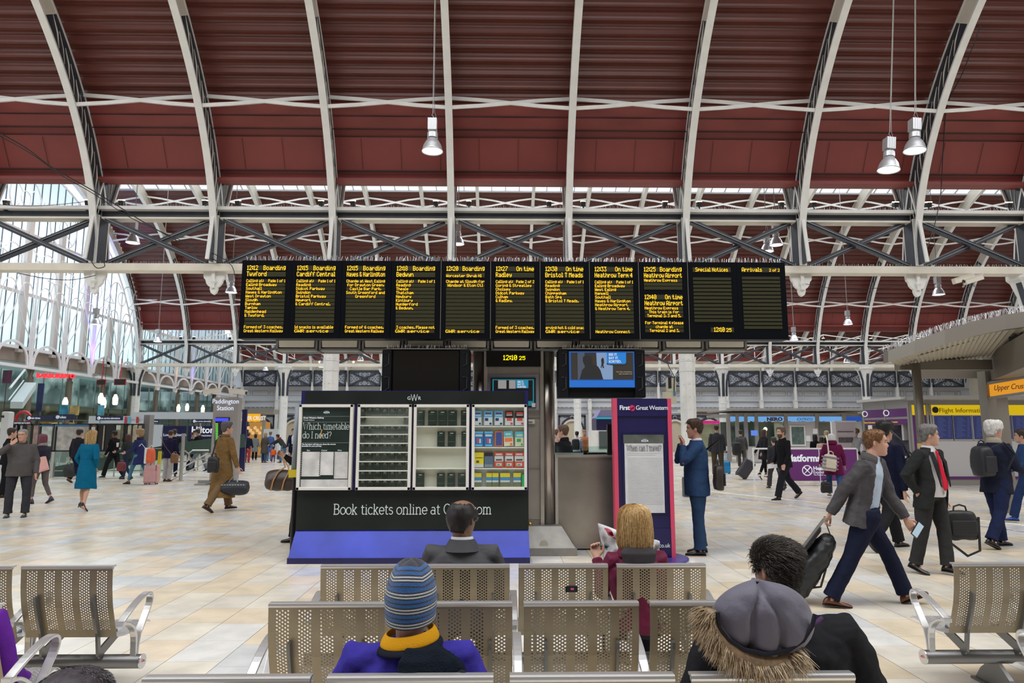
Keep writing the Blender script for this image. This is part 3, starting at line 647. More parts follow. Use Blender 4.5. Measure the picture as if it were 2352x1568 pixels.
m=MB(); rc(m,1818,980,1844,1020,Yc,.02,-.1); obj('menu_sheet',m,M('menu_green',(.10,.15,.14),.4,nz=.4,ns=6),e)
m=MB(); rc(m,1850,1000,1860,1013,Yc,.02,-.07); rc(m,1866,984,1876,996,Yc,.02,-.07); rc(m,1865,1000,1876,1018,Yc,.02,-.07); obj('notice',m,M('paper_white',(.72,.72,.74),.5),e)
m=MB(); rc(m,1725,988,1737,1000,Yc-.5,.2,-.6); obj('till_screen',m,E('till_blue',(.12,.25,.8),.9),e)
m=MB(); p=at(1777,985,Yc); m.ball((p.x,1.2,p.z),.12,8); obj('lamp',m,E('warm_lamp',(1,.72,.38),5),e)
m=MB(); rc(m,1640,1040,1682,1060,Yc,.2,.2); obj('map_panel',m,M('map_blueish',(.45,.55,.62),.4,nz=.3,ns=5),e)
e=empty('shop_canopy',(0,48,0),label='pale glazed canopy along the shops below the far wall',category='canopy')
m=MB(); rc(m,1590,937,2000,944,48,4,2); obj('roof_sheet',m,M('canopy_pale',(.55,.56,.56),.4),e); m=MB(); rc(m,1590,944,1990,950,48,.4,1.4); obj('fascia',m,M('brown_fascia',(.22,.17,.12),.6),e)
m=MB(); rc(m,1600,966,1680,973,48,.1); obj('sign_board',m,E('magenta',(.75,.02,.25),.7),e,label='magenta shop sign')
m=MB(); rc(m,1590,973,1680,1058,48,.1,1.5); obj('shopfront',m,M('shopfront_dim',(.30,.33,.22),.4,nz=.5,ns=.8),e)
m=MB(); rc(m,1664,985,1674,1030,48,.1,.5); obj('light_panel',m,E('shop_glow',(.8,.8,.55),1.3),e)
# blue booth and white counter behind kiosk counter
e=empty('blue_booth',(0,30,0),label='navy booth with lavender sloping roof behind the counter',category='booth')
m=MB(); rc(m,1370,962,1420,986,30,1.5,.75); rc(m,1372,986,1420,1080,30,1.5,.75); obj('body',m,NAVY,e)
m=MB(); a=at(1369,960,30); b=at(1420,941,30); m.prism([(a.x,a.z),(b.x,a.z),(b.x,b.z),(a.x+.22,b.z)],1.5,(0,1.5,0)); obj('roof_slope',m,M('lavender_sheet',(.28,.26,.48),.4),e)
m=MB(); rc(m,1369,958,1420,962,30,.05,-.03); obj('stripe',m,E('cyan_band',(.02,.5,.6),.7),e)
e=empty('white_unit',(0,20,0),label='white vending unit with grey screen behind the steel counter',category='machine')
m=MB(); rc(m,1358,988,1398,1037,20,.6,.3); m.bx(at(1358,1037,20).x,at(1398,1037,20).x,.0,.6,0,1.1); obj('body',m,WHT,e); m=MB(); rc(m,1376,990,1396,1030,20,.05,-.02); obj('screen',m,M('screen_grey',(.08,.10,.10),.2),e)
# ---------------- right: Heathrow kiosk
PUR=M('kiosk_purple',(.10,.02,.14),.35); YEL=E('flight_yellow',(.86,.58,.0),.72)
Yh=21.6
e=empty('express_ticket_kiosk',(0,Yh,0),label='long ticket kiosk with yellow Flight Information band and purple windows',category='kiosk')
x0=at(2093,1000,Yh).x; x1=27.; zt=at(2200,928,Yh).z; z1=at(2200,953,Yh).z; zb=at(2200,930,Yh).z
m=MB(); m.bx(x0-.1,x1,-.7,3,zt+.12,zt+.24); m.bx(x0,x1,0,.2,zt-.02,zt+.12)
for x in (2093,2131,2138,2262,2272): p=at(x,1000,Yh).x; m.bx(p-.03,p+.03,-.08,.1,0,zt)
obj('frame',m,KG,e)
m=MB(); m.bx(x0,x1,-.02,.1,z1,zb); q=obj('yellow_band',m,YEL,e); p=at(2155,947,Yh); text('Flight Information',.20,M('flight_letter',(.07,.05,.02),.5),q,(p.x,-.04,p.z),sx=1.08)
m=MB(); p=at(2147,941,Yh); m.lathe([(.10,0),(.10,.02)],c=(p.x,-.02,p.z),n=16,R=Matrix.Rotation(PI/2,3,'X')); obj('plane_disc',m,BLK,q)
zs=at(2200,1011,Yh).z
m=MB(); m.bx(at(2142,1000,Yh).x,x1,0,.15,.28,zs); m.bx(x0,x1,.4,.5,zs,z1); obj('wall_panel',m,KP,e); m=MB(); m.bx(x0,x1,-.02,.1,.2,.28); m.bx(x0,at(2131,1000,Yh).x,-.01,.1,.28,z1); obj('plinth_band',m,PUR,e)
m=MB(); m.bx(x0,x1,.02,.1,.0,.2); obj('kickboard',m,KG,e)
FS=M('flight_screen',(.02,.025,.07),.25,em=(.012,.016,.06),es=1); SL=E('screen_line',(.07,.10,.26),.8)
for i,(a,b) in enumerate(((2148,2183),(2192,2227),(2237,2262),(2297,2318),(2328,2352))):
    m=MB(); rc(m,a-3,953,b+3,1011,Yh,.06,.0); obj('screen_frame',m,M('frame_greybeige',(.42,.40,.38),.4),e)
    m=MB(); rc(m,a,955,b,1008,Yh,.04,-.03); q=obj('screen',m,FS,e,label='dark flight screen')
    m=MB()
    for k in range(13): rc(m,a+3,959+k*3.6,a+3+(b-a)*(.35+.1*(k%3)),960+k*3.6,Yh,.01,-.06); rc(m,b-8,959+k*3.6,b-3,960+k*3.6,Yh,.01,-.06)
    obj('screen_rows',m,SL,q)
# angled left wing
e=empty('express_ticket_wing',(0,0,0),label='purple glazed corner of the ticket kiosk, left of the yellow band',category='kiosk')
A=at(2093,1000,Yh); B=at(1990,1000,24.); A.z=B.z=0; D=(B-A); W=D.length; ang=math.atan2(D.y,D.x)
def wing(x0,x1,z0,z1,d,off,mat,name,**k):
    m=MB(); m.box((x0+x1)/2*W,off,(z0+z1)/2,(x1-x0)*W,d,z1-z0); o=obj(name,m,mat,e,**k); o.location=A; o.rotation_euler.z=ang; return o
for t in (0,.5,1): wing(t-.015,t+.015,0,2.62,.12,0,KG,'mullion')
wing(-.02,1.02,2.42,2.7,.1,0,KG,'eaves'); wing(-.0,1.02,2.7,2.78,.3,.1,M('roof_edge_grey',(.45,.44,.42),.5),'roof_edge')
wing(0,.5,2.15,2.42,.06,.02,PUR,'header'); wing(.5,1,2.15,2.42,.06,.02,PUR,'header'); wing(0,.5,1.9,2.08,.04,.03,PUR,'window_band'); wing(.5,1,1.9,2.08,.04,.03,PUR,'window_band')
wing(0,1,2.08,2.15,.1,0,KG,'transom'); wing(.0,1,.3,1.9,.03,-.25,M('kiosk_window',(.05,.05,.07),.1,nz=.6,ns=2),'window'); wing(0,1,0,.9,.06,.0,KP,'lower_panel')
for t in (.1,.6):
    p=B-D*t; dirn=(A-B).normalized(); nrm=V((dirn.y,-dirn.x,0))
    if nrm.y>0: nrm=-nrm
    c=B+dirn*(W*t)+nrm*.10
    text('Heathrow\nExpress',.10,WL,e,(c.x+.1,c.y,2.29),rz=math.atan2(dirn.y,dirn.x)); text('Tickets & Information',.085,YEL,e,(c.x-.1,c.y,1.96),rz=math.atan2(dirn.y,dirn.x),sx=.85)
    m=MB(); ring(m,0,0,0,.09,.014,14); o=obj('logo_ring',m,WL,e); o.location=(c.x-.05,c.y,2.29); 
# barrier
e=empty('queue_barrier',(0,22,0),label='purple barrier panel with white platform lettering and crossed circle',category='barrier')
m=MB(); rc(m,1800,1032,1966,1104,22,.04); obj('panel',m,M('barrier_purple',(.13,.02,.16),.45),e)
m=MB(); a=at(1728,1030,22); b=at(1966,1030,22); m.tube([(a.x,0,a.z),(b.x,0,b.z)],.03); m.tube([(a.x,0,.3),(at(1800,1000,22).x,0,.3)],.02)
for x in (1728,1800,1878,1966): q=at(x,1000,22).x; m.tube([(q,0,0),(q,0,a.z)],.025)
obj('frame',m,M('frame_white',(.7,.7,.7),.4),e)
p=at(1806,1059,22); text('Platforms 6',.30,WL,e,(p.x,-.03,p.z),sx=.95,bold=.012)
p=at(1867,1079,22); text('Heathrow',.17,WL,e,(p.x,-.03,p.z),bold=.005); p=at(1867,1087,22); text('Express',.13,WL,e,(p.x,-.03,p.z)); p=at(1868,1091.5,22); text('The smarter way',.06,WL,e,(p.x,-.03,p.z))
m=MB(); p=at(1853,1080,22); ring(m,p.x,-.04,p.z,.155,.014,20)
for s in (-1,1): m.tube([(p.x-.1,-.04,p.z-.1*s),(p.x+.1,-.04,p.z+.1*s)],[.008,.02] if s>0 else [.02,.008],n=4)
obj('crossed_circle',m,WL,e)
e=empty('display_board',(0,24,0),label='tall pale display board behind the woman in burgundy',category='notice board')
m=MB(); rc(m,1916,968,1962,1060,24,.1,-.0); obj('panel',m,M('board_pinkish',(.50,.44,.46),.5),e); m=MB(); rc(m,1914,966,1965,969,24,.12); rc(m,1914,968,1917,1060,24,.12); m.bx(at(1914,1000,24).x,at(1965,1000,24).x,-.2,.2,0,.06); obj('frame',m,M('frame_white',(.7,.7,.7),.4),e)
m=MB(); rc(m,1922,990,1958,992,24,.02,-.06); rc(m,1925,1004,1957,1016,24,.02,-.06); obj('print_bands',m,M('print_dark',(.12,.10,.11),.5,nz=.5,ns=20),e)
# ---------------- right foreground canopy kiosk
MG=M('canopy_metal',(.27,.25,.22),.42,.45)
e=empty('curved_kiosk_canopy',(0,0,0),label='curved metal kiosk canopy with corrugated soffit at the right',category='canopy')
top=[(2040,806,12.6),(2100,783,12.3),(2170,757,12.0),(2240,737,11.8),(2310,722,11.6),(2400,708,11.4)]
bot=[(2040,832),(2100,812),(2170,790),(2240,771),(2310,756),(2400,744)]
m=MB(); rings=[]
for (x,y,Y),(x2,y2) in zip(top,bot):
    a,b=at(x,y,Y),at(x2,y2,Y); rings.append([a,b,b+V((.05,.25,0)),a+V((.05,.25,0))])
m.loft(rings); obj('fascia',m,MG,e)
m=MB(); A=[at(x2,y2,Y)+V((.1,.2,.05)) for (x,y,Y),(x2,y2) in zip(top,bot)]; Bk=[V((max(p.x,p.x+.3),15.8,2.95+.02*i)) for i,p in enumerate(A)]
n=26; rows=[]
for i in range(n*2+1):
    t=i/(n*2); k=min(int(t*5),4); u=t*5-k; a=A[k].lerp(A[k+1],u); b=V((a.x+.9,13.7,2.93+.012*t*20)); dz=.03*(i%2); rows.append([a+V((0,0,dz)),b+V((0,0,dz))])
m.loft(rows,cap=False,closed=False); obj('soffit',m,M('soffit_beige',(.42,.38,.30),.5),e)
m=MB(); 
for x,y,Y,x2,y2,Y2 in ((2105,806,12.9,2300,752,12.3),(2060,838,13.5,2272,838,13.5),(2110,858,14.4,2275,858,14.4)):
    a,b=at(x,y,Y),at(x2,y2,Y2); m.tube([a,b],0,flat=(.18,.2))
a=at(2275,850,14.4); m.tube([a,at(2400,790,10.5)],0,flat=(.25,.55)); m.bx(a.x-.2,a.x+3.5,13.9,14.4,2.55,2.95); obj('beam',m,M('beam_brown',(.16,.14,.115),.5,.3),e)
m=MB(); p=at(2116,1000,13.2); m.tube([(p.x,13.2,0),(p.x,13.2,2.98)],.08,n=14); q=obj('post',m,M('post_brown',(.15,.135,.11),.4,.3),e,smooth=True)
m=MB(); m.tube([(p.x,13.2,1.33),(p.x,13.2,1.43)],.083,n=14); obj('band',m,M('band_yellow',(.42,.33,.12),.5),q)
m=MB()
for x,Y,w_ in ((2276,14.0,.09),(2299,14.3,.13)): p=at(x,1000,Y); m.bx(p.x-w_,p.x+w_,Y-.12,Y+.12,0,2.9)
obj('post',m,MG,e)
m=MB(); random.seed(3)
for i in range(420):
    t=random.random()*5; k=min(int(t),4); u=t-k; P=at(*top[k]).lerp(at(*top[k+1]),u)+V((0,random.random()*.2,0)); m.tube([P,P+V((random.uniform(-.05,.05),random.uniform(-.05,.05),.11))],.003,n=3,cap=False)
obj('bird_spikes',m,M('spike_wire',(.6,.6,.62),.4,.6),e,kind='stuff')
m=MB(); p=at(2345,785,12.2); m.box(p.x,p.y,p.z,.25,.25,.22); m.m=1; m.box(p.x+.02,p.y,p.z-.14,.2,.2,.02); obj('floodlight',m,[BLK,E('green_glow',(.5,.8,.1),1)],e)
e=empty('sandwich_kiosk_sign',(0,0,0),label='orange Upper Crust sign under the curved canopy',category='sign')
a,b=at(2262,912,14.0),at(2440,885,12.4); dz=.24; 
m=MB(); m.loft([[a,a+V((0,0,dz)),a+V((.05,.1,dz)),a+V((.05,.1,0))],[b,b+V((0,0,dz)),b+V((.05,.1,dz)),b+V((.05,.1,0))]]); obj('sign_board',m,E('crust_orange',(.90,.36,.02),.8),e)
m=MB(); 
for q in (-.035,dz+.03): m.tube([a+V((0,-.02,q)),b+V((0,-.02,q))],0,flat=(.08,.05))
obj('trim',m,MG,e); c=a.lerp(b,.12); text('Upper Crust',.155,M('script_brown',(.10,.02,.01),.5),e,(c.x,c.y-.03,c.z+.11),rz=math.atan2(b.y-a.y,b.x-a.x),ital=.3,sx=.85)

area('atrium_fill_light',(-28,36,5.2),(0,0,0),5,40,1100,(.92,1,1))  # added fill, no fitting modelled: brightens the atrium behind the glass
area('shop_fill_light',(-29,36,3.1),(0,0,0),4,40,420,(1,.8,.55))  # added warm fill without a fitting, lifts the shop interiors
for i,(y,z,c,w_) in enumerate(((21,1.4,(.5,.08,.05),2.2),(25,1.6,(.55,.45,.30),3),(29,1.3,(.08,.30,.35),2),(33,1.5,(.45,.20,.08),3),(38,1.4,(.5,.5,.45),2.5),(43,1.5,(.10,.12,.30),2.6),(48,1.4,(.55,.35,.12),3),(54,1.5,(.35,.06,.06),3))):
    m=MB(); m.bx(-.3,.3,-w_/2,w_/2,0,2.4); m.m=1; m.bx(.3,.36,-w_*.42,w_*.42,1.9,2.3); m.m=2; m.bx(.3,.7,-w_*.45,w_*.45,0,1.0)
    obj('shop_unit',m,[M('unit_%d'%i,c,.5,nz=.5,ns=2),E('unit_sign',(.75,.7,.6),.8),M('unit_counter',(.30,.24,.18),.4)],loc=(-30.5,y,0),label='coloured shop counter deep behind the concourse glass, '+od(i)+' from the left',category='shop',group='shop counters behind the glass')
# ================= LED lettering
GLY={}
_g="A7E1111117E B7F49494936 C3E41414122 D7F4141221C E7F49494941 F7F09090101 G3E41415132 H7F0808087F I00417F4100 J2040413F01 K7F08142241 L7F40404040 M7F0204027F N7F0408107F O3E4141413E P7F09090906 Q3E4151215E R7F09192946 S4649494931 T01017F0101 U3F4040403F V1F2040201F W7F2018207F X6314081463 Y0304780403 Z6151494543 a2054545478 b7F48444438 c3844444420 d384444487F e3854545418 f087E090102 g0C5252523E h7F08040478 i00447D4000 j2040443D00 k007F102844 l00417F4000 m7C04180478 n7C08040478 o3844444438 p7C14141408 q081414187C r7C08040408 s4854545420 t043F444020 u3C4040207C v1C2040201C w3C4030403C x4428102844 y0C5050503C z4464544C44 03E5149453E 100427F4000 24261514946 32141454B31 41814127F10 52745454539 63C4A494930 70171090503 83649494936 90649492914 &3649552250 :0036360000 .0060600000 ,0050300000"
for t in _g.split(' '): GLY[t[0]]=[int(t[1+2*i:3+2*i],16) for i in range(5)]
def ledw(s):
    n=0
    for ch in s:
        if ch==' ': n+=3; continue
        n+=sum(1 for c in GLY[ch] if c)+1
    return n-1
def led(mb,s,x,z,pw,ph,al='L',y=0):
    "z is the top of the line"
    W=ledw(s)*pw
    if al=='R': x-=W
    if al=='C': x-=W/2
    for ch in s:
        if ch==' ': x+=3*pw; continue
        for c in GLY[ch]:
            if not c: continue
            b=0
            while b<8:
                if c>>b&1:
                    e=b
                    while e<7 and c>>(e+1)&1: e+=1
                    mb.add([(x,y,z-b*ph),(x+pw*.98,y,z-b*ph),(x+pw*.98,y,z-(e+1)*ph+ph*.1),(x,y,z-(e+1)*ph+ph*.1)],[(0,3,2,1)]); b=e+1
                else: b+=1
            x+=pw
        x+=pw
YB=9.2
A=at(557,597.5,YB); B_=at(1812,779.5,YB); PWD=(B_.x-A.x)/11; PH=A.z-B_.z; U=PWD/114.1; UZ=PH/182
AMB=E('led_amber',(1,.54,.008),1.9); ROWB=M('led_row_dim',(.034,.033,.015),.5,spec=.2); BRD=M('board_black',(.003,.004,.006),.4,spec=.10)
CAL='Calling at:|Page 1 of 1'
boards=[
('12:12|Boarding','Twyford',[CAL,'Ealing Broadway','Southall','Hayes & Harlington','West Drayton','Slough','Burnham','Taplow','Maidenhead','& Twyford.'],'Formed of 3 coaches.','Great Western Railway'),
('12:15|Boarding','Cardiff Central',[CAL,'Reading','Didcot Parkway','Swindon','Bristol Parkway','Newport','& Cardiff Central.'],'ld snacks is available','*GWR service'),
('12:15|Boarding','Hayes & Harlington',['^Change at West Ealing','^for Drayton Green,','^Castle Bar Park,','^South Greenford and','^Greenford'],'Formed of 6 coaches.','Great Western Railway'),
('12:18|Boarding','Bedwyn',[CAL,'Reading','Theale','Thatcham','Newbury','Kintbury','Hungerford','& Bedwyn.'],' 3 coaches. Please not','*GWR service'),
('12:20|Boarding','~Worcester Shrub Hl',['^Change at Slough for','^Windsor & Eton Ctl'],'','*GWR service'),
('12:27|On time','Radley',['Calling at:|Page 2 of 2','Goring & Streatley','Cholsey','Didcot Parkway','Culham','& Radley.'],'Formed of 3 coaches.','Great Western Railway'),
('12:30|On time','Bristol T Meads',[CAL,'Reading','Swindon','Chippenham','Bath Spa','& Bristol T Meads.'],'erving hot & cold snac','*GWR service'),
('12:33|On time','Heathrow Term 4',[CAL,'Ealing Broadway','West Ealing','Hanwell','Southall','Hayes & Harlington','Heathrow Airport','& Heathrow Term 4.'],'','Heathrow Connect'),
None,None,None]
dest=['Twyford','Cardiff Central','Hayes and Harlington','Bedwyn','Worcester','Radley','Bristol','Heathrow Terminal 4','Heathrow Airport','Special Notices','Arrivals']
def fit(mb,s,x,z,maxw,pw,ph,al='L'):
    w_=ledw(s)*pw
    if w_>maxw: pw*=maxw/w_
    led(mb,s,x,z,pw,ph,al,-.012)
for i in range(11):
    x0=A.x+i*PWD
    e=empty('departure_panel',(x0,YB,B_.z),label=f'black departure board panel reading {dest[i]}, {od(i)} from the left',category='departure board',group='panels of the departure board')
    q=MB(); g=.0035 if i in(2,3,4,5,6,7) else .001; q.bx(g,PWD-g,0,.22,0,PH); obj('casing',q,BRD,e)
    if i>2 and i<9:
        q=MB(); q.bx(PWD-.003,PWD+.003,-.003,.01,0,PH); obj('edge_strip',q,STL,e)
    def X(p): return p*U
    def Z(p): return PH-(p-597.5)*UZ
    rb=MB(); t=MB(); L,R_=12,100.5
    def band(y0,y1): rb.bx(X(L),X(R_),-.006,.0,Z(y1),Z(y0))
    if i<8:
        hd,d,rows,f1,f2=boards[i]
        band(610,621.5); band(624.5,636)
        for k in range(14): band(642.5+k*8.95,650+k*8.95)
        a,b=hd.split('|'); fit(t,a,X(L+.5),Z(610),9,U*1.12,UZ*1.58); fit(t,b,X(R_-.5),Z(610),9,U*1.12,UZ*1.58,'R')
        if d[0]=='~': fit(t,d[1:],X(L),Z(629),X(88),U*.82,UZ*1.0)
        else: fit(t,d,X(L),Z(624.3),X(87.5),U*1.1,UZ*1.58)
        for k,s in enumerate(rows):
            z=Z(642.6+k*8.95)
            if '|' in s:
                a,b=s.split('|'); fit(t,a,X(L),z,9,U*.74,UZ*1.0); fit(t,b,X(R_),z,9,U*.74,UZ*1.0,'R')
            elif s[0]=='^': fit(t,s[1:],X(56),z,X(88),U*.86,UZ*1.0,'C')
            else: fit(t,s,X(L),z,X(88),U*.84,UZ*1.0)
        for k,s in ((12,f1),(13,f2)):
            if not s: continue
            z=Z(642.6+k*8.95)
            if s[0]=='*': fit(t,s[1:],X(L),z,X(88),U*1.28,UZ*1.0)
            else: fit(t,s.strip(),X(L+(2 if s[0]==' ' else 0)),z,X(87.5),U*.86,UZ*1.0)
    elif i==8:
        for o_ in (0,65.5):
            band(610+o_,621.5+o_); band(624.5+o_,636+o_)
            for k in range(3 if o_==0 else 3): band(638+o_+k*8.95,645.5+o_+k*8.95)
        for k in range(3): band(738+k*8.95,745.5+k*8.95)
        for o_,a,b in ((0,'12:25','Boarding'),(65.5,'12:40','On time')):
            fit(t,a,X(L+.5),Z(610+o_),9,U*1.12,UZ*1.58); fit(t,b,X(R_-.5),Z(610+o_),9,U*1.12,UZ*1.58,'R'); fit(t,'Heathrow Airport',X(L),Z(624.3+o_),X(88.5),U*1.1,UZ*1.58); fit(t,'Heathrow Express',X(L),Z(638+o_),X(88),U*.84,UZ)
        for z,s in ((712.5,'This train is for'),(721.5,'Terminal 2, 3 and 5.'),(738,'For Terminal 4 please'),(747,'change at'),(756,'Terminal 2 and 3.')): fit(t,s,X(56),Z(z),X(88),U*.8,UZ,'C')
    elif i==9:
        band(610,621.5)
        for k in range(12): band(634+k*8.95,640.5+k*8.95)
        rb.bx(X(49),X(102),-.006,0,Z(763),Z(752))
        fit(t,'Special Notices',X(18),Z(611),X(76),U*1.0,UZ*1.35); led(t,'12:10',X(56),Z(751.5),U*1.1,UZ*1.55,'L',-.012); led(t,'25',X(84),Z(754),U*1.1,UZ*1.2,'L',-.012)
    else:
        band(610,621.5)
        for k in range(14): band(632+k*8.95,638.5+k*8.95)
        fit(t,'Arrivals',X(L),Z(610.5),X(60),U*1.1,UZ*1.4); fit(t,'2 of 2',X(R_),Z(613),X(60),U*.85,UZ*1.0,'R')
    obj('led_rows',rb,ROWB,e); obj('led_lettering',t,AMB,e)
    s=spikes(.03,PWD-.03,.06,PH,.085,34,e); 
# light boxes under the board
YL=9.65; LBX=M('box_beige',(.80,.76,.64),.5,nz=.08,ns=2); 
base=None
for k in range(11):
    xa=633+k*98.9; a=at(xa,805,YL); b=at(xa+97,776,YL); 
    lab=f'beige fronted box hanging under the departure board, {od(k)} from the left'
    if base is None:
        base=empty('service_box',(a.x,YL,a.z),label=lab,category='box',group='boxes under the departure board')
        W=b.x-a.x; H=b.z-a.z; q=MB(); q.bx(0,W,0,.4,0,.03); q.bx(0,W,0,.4,H,H+.2); q.bx(0,.03,0,.4,0,H); q.bx(W-.03,W,0,.4,0,H); q.bx(0,W,.1,.4,0,H); obj('frame',q,GRY,base)
        q=MB(); q.loft([[V((.05,-.01,.05)),V((W-.05,-.01,.05)),V((W-.04,-.01,H+.1)),V((.03,-.01,H+.1))],[V((.05,.1,.05)),V((W-.05,.1,.05)),V((W-.04,.1,H+.1)),V((.03,.1,H+.1))]]); obj('front_panel',q,LBX,base)
        q=MB(); q.bx(.07,.11,-.02,0,H-.03,H-.015); obj('latch',q,GRY,base)
    else: dup(base,loc=(a.x,YL,a.z),label=lab)
# ---------------- central pylon
YP=9.75
e=empty('information_pylon',(0,YP,0),label='stainless steel central pylon with clock and poster screen',category='kiosk')
a=at(1085,1000,YP).x; b=at(1275,1000,YP).x; zt=at(1180,785,YP).z
q=MB(); q.bx(a+.16,b-.16,.02,.7,0,zt); obj('door_panel',q,M('pylon_panel',(.42,.40,.36),.42,.6,nz=.08,ns=4),e)
q=MB()
for x in (a+.10,b-.10): q.lathe([(.105,.24),(.105,zt)],c=(x,.1,0),n=24)
obj('corner_column',q,M('pylon_steel',(.40,.37,.33),.25,.9,nz=.1,ns=3),e,smooth=True)
q=MB()
for x in (1115,1245): p=at(x,1000,YP).x; q.bx(p-.025,p+.025,-.03,.05,.24,zt)
for y in (842,957,1073,1190): q.bx(at(1118,y,YP).x,at(1243,y,YP).x,.0,.03,at(1180,y,YP).z-.004,at(1180,y,YP).z+.004)
obj('trim',q,STL,e)
q=MB(); q.bx(a-.25,b+.25,-.1,.9,zt,zt+.05); q.bx(a-.35,b+.35,-.15,1,zt+.05,zt+.12); obj('cap_plate',q,M('stained_plate',(.30,.27,.18),.5,.4,nz=.5,ns=8),e)
q=MB(); c=(a+b)/2; hw=at(1312,1250,YP).x-c+.02
q.loft([[V((c-hw,-.35,.10)),V((c+hw,-.35,.10)),V((c+hw,.07,.10)),V((c-hw,.07,.10))],[V((c-hw*.8,-.15,.36)),V((c+hw*.8,-.15,.36)),V((c+hw*.8,.07,.36)),V((c-hw*.8,.07,.36))]])
q.bx(c-hw-.02,c+hw+.02,-.37,.08,0,.10); obj('base',q,M('cast_base',(.28,.27,.25),.5,.4,nz=.2,ns=6),e)
q=MB(); q.bx(A.x+.3,B_.x-.3,-.18,-.06,zt+.1,zt+.5); q.bx(A.x+.6,B_.x-.6,-.1,.3,zt+.06,zt+.12); obj('board_support_beam',q,MATS['pylon_steel'],e)
q=MB(); p=at(1249,1248,9.5); q.lathe([(.035,0),(.055,.01),(.055,.03)],c=(p.x,-.3,p.z),n=14,R=Matrix.Rotation(PI/2,3,'X')); obj('lock',q,STL,e)
q=MB(); p=at(1217,1204,9.7); q.ball((p.x,-.05,p.z),.035,10); obj('knob',q,M('brass',(.7,.45,.12),.25,.9),e,smooth=True)
q=MB(); rc(q,1117,795,1241,843,YP,.1,-.04); k=obj('clock_box',q,M('clock_glass',(.008,.009,.010),.15,spec=.25),e)
q=MB(); p0=at(1156,817,YP); u=(at(1206,817,YP).x-p0.x)/37; led(q,'12:10',p0.x,p0.z,u*1.05,u*1.05*1.15,'L',-.096); led(q,'25',p0.x+26.5*u,p0.z-u*1.7,u*.95,u*.92,'L',-.096); obj('led_lettering',q,E('led_yellow',(1,.70,.0),2.2),k)
for f_ in ((1120,860,1237,942,.03,-.02,M('screen_surround',(.32,.34,.38),.5)),(1127,868,1230,936,.03,-.04,BLK)):
    q=MB(); rc(q,*f_[:4],YP,f_[4],f_[5]); k=obj('screen',q,f_[6],e)
q=MB(); rc(q,1131,871.5,1226,932,YP,.01,-.065); k2=obj('poster_edge',q,E('poster_teal',(.01,.16,.22),1),k)
q=MB(); rc(q,1134,874,1223,921,YP,.01,-.07); obj('poster_image',q,M('poster_dark',(.02,.02,.022),.3,nz=.6,ns=8),k)
q=MB(); rc(q,1144,874,1163,893,YP,.01,-.075); rc(q,1169,874,1184,893,YP,.01,-.075); obj('poster_light',q,E('poster_pale',(.35,.34,.33),.8),k)
q=MB(); rc(q,1185,873,1213,892,YP,.01,-.08); k3=obj('slogan_box',q,E('slogan_blue',(.02,.22,.38),1),k)
p=at(1188,879.5,YP); text('SEE IT.\nSAY IT.\nSORTED.',.036,WL,k3,(p.x,-.09,p.z),sx=.9,bold=.001)
q=MB(); rc(q,1221,926,1229,935,YP,.01,-.08); obj('sticker',q,M('paper_white',(.72,.72,.74),.5),k)
q=MB(); rc(q,1190,963,1228,973,YP,.01,-.01); k=obj('notice_label',q,M('label_cream',(.62,.62,.52),.5),e); p=at(1191,971,YP); text('Information',.05,BLK,k,(p.x-.03,-.02,p.z),sx=.95)
# ---------------- television housings
def tv(x0,x1,y0,y1,sx0,sx1,sy0,sy1,Y,lab):
    e=empty('television_housing',(0,Y,0),label=lab,category='television')
    q=MB(); rc(q,x0,y0,x1,y1,Y,.3,.15); 
    a,b=at(x0,y1,Y),at(x1,y0,Y)
    for xx in (x0+1,sx1+1): rc(q,xx,y0+2,xx+(sx0-x0-3 if xx==x0+1 else x1-sx1-2),y1,Y,.06,-.03)
    obj('casing',q,M('tv_black',(.006,.007,.009),.5,spec=.15),e,bev=.01)
    q=MB()
    for xx in ((x0+sx0)/2,(x1+sx1)/2):
        for yy in (.22,.72): p=at(xx,y0+(y1-y0)*yy,Y); q.tube([(p.x-.03,-.065,p.z+.09),(p.x+.03,-.065,p.z+.09),(p.x+.03,-.065,p.z-.06),(p.x-.02,-.065,p.z-.09)],.006,n=4)
    obj('handle',q,M('tv_ridge',(.03,.03,.032),.3),e)
    q=MB(); rc(q,sx0,sy0,sx1,sy1,Y,.02,-.03); k=obj('screen',q,M('tv_screen',(.010,.009,.008),.15,spec=.25),e)
    # glossy hood and wire spikes
    spikes(a.x+.05,b.x-.05,.0,b.z+.01,.06,60,e)
    q=MB(); q.bx((a.x+b.x)/2-.28,(a.x+b.x)/2+.28,.0,.2,b.z,b.z+.045)
    obj('vent_box',q,BLK,e); q=MB(); q.tube([((a.x+b.x)/2,.3,b.z),((a.x+b.x)/2,.45,2.95)],.04); obj('bracket',q,GRY,e)
    return e,k
tv(876,1080,803,913,903,1055,806,900,9.35,'dark television in black housing, left of the pylon')
e,k=tv(1283,1480,803,913,1305,1457,806,892,9.35,'television showing blue safety message, right of the pylon')
Y=9.35
q=MB(); rc(q,1307,808,1455,890,Y,.01,-.045); obj('picture_border',q,E('tv_blue',(.01,.09,.36),1),k)
q=MB(); rc(q,1311,811,1452,872,Y,.01,-.052); obj('picture_dark',q,E('tv_brown',(.028,.022,.016),1),k)
q=MB(); rc(q,1326,811,1341,872,Y,.01,-.058); obj('picture_pillar',q,E('tv_grey_blue',(.06,.08,.12),1),k)
def flatpoly(P,y,mat,name,par):
    A_=[at(x,yy,Y) for x,yy in P]; q=MB(); q.add([(p.x,y,p.z) for p in A_],[tuple(range(len(A_)))]); return obj(name,q,mat,par)
flatpoly([(1368,811),(1395,811),(1392,838),(1406,840),(1406,872),(1382,872),(1376,855),(1370,850)],-.062,E('tv_street',(.20,.30,.48),1),'picture_street',k)
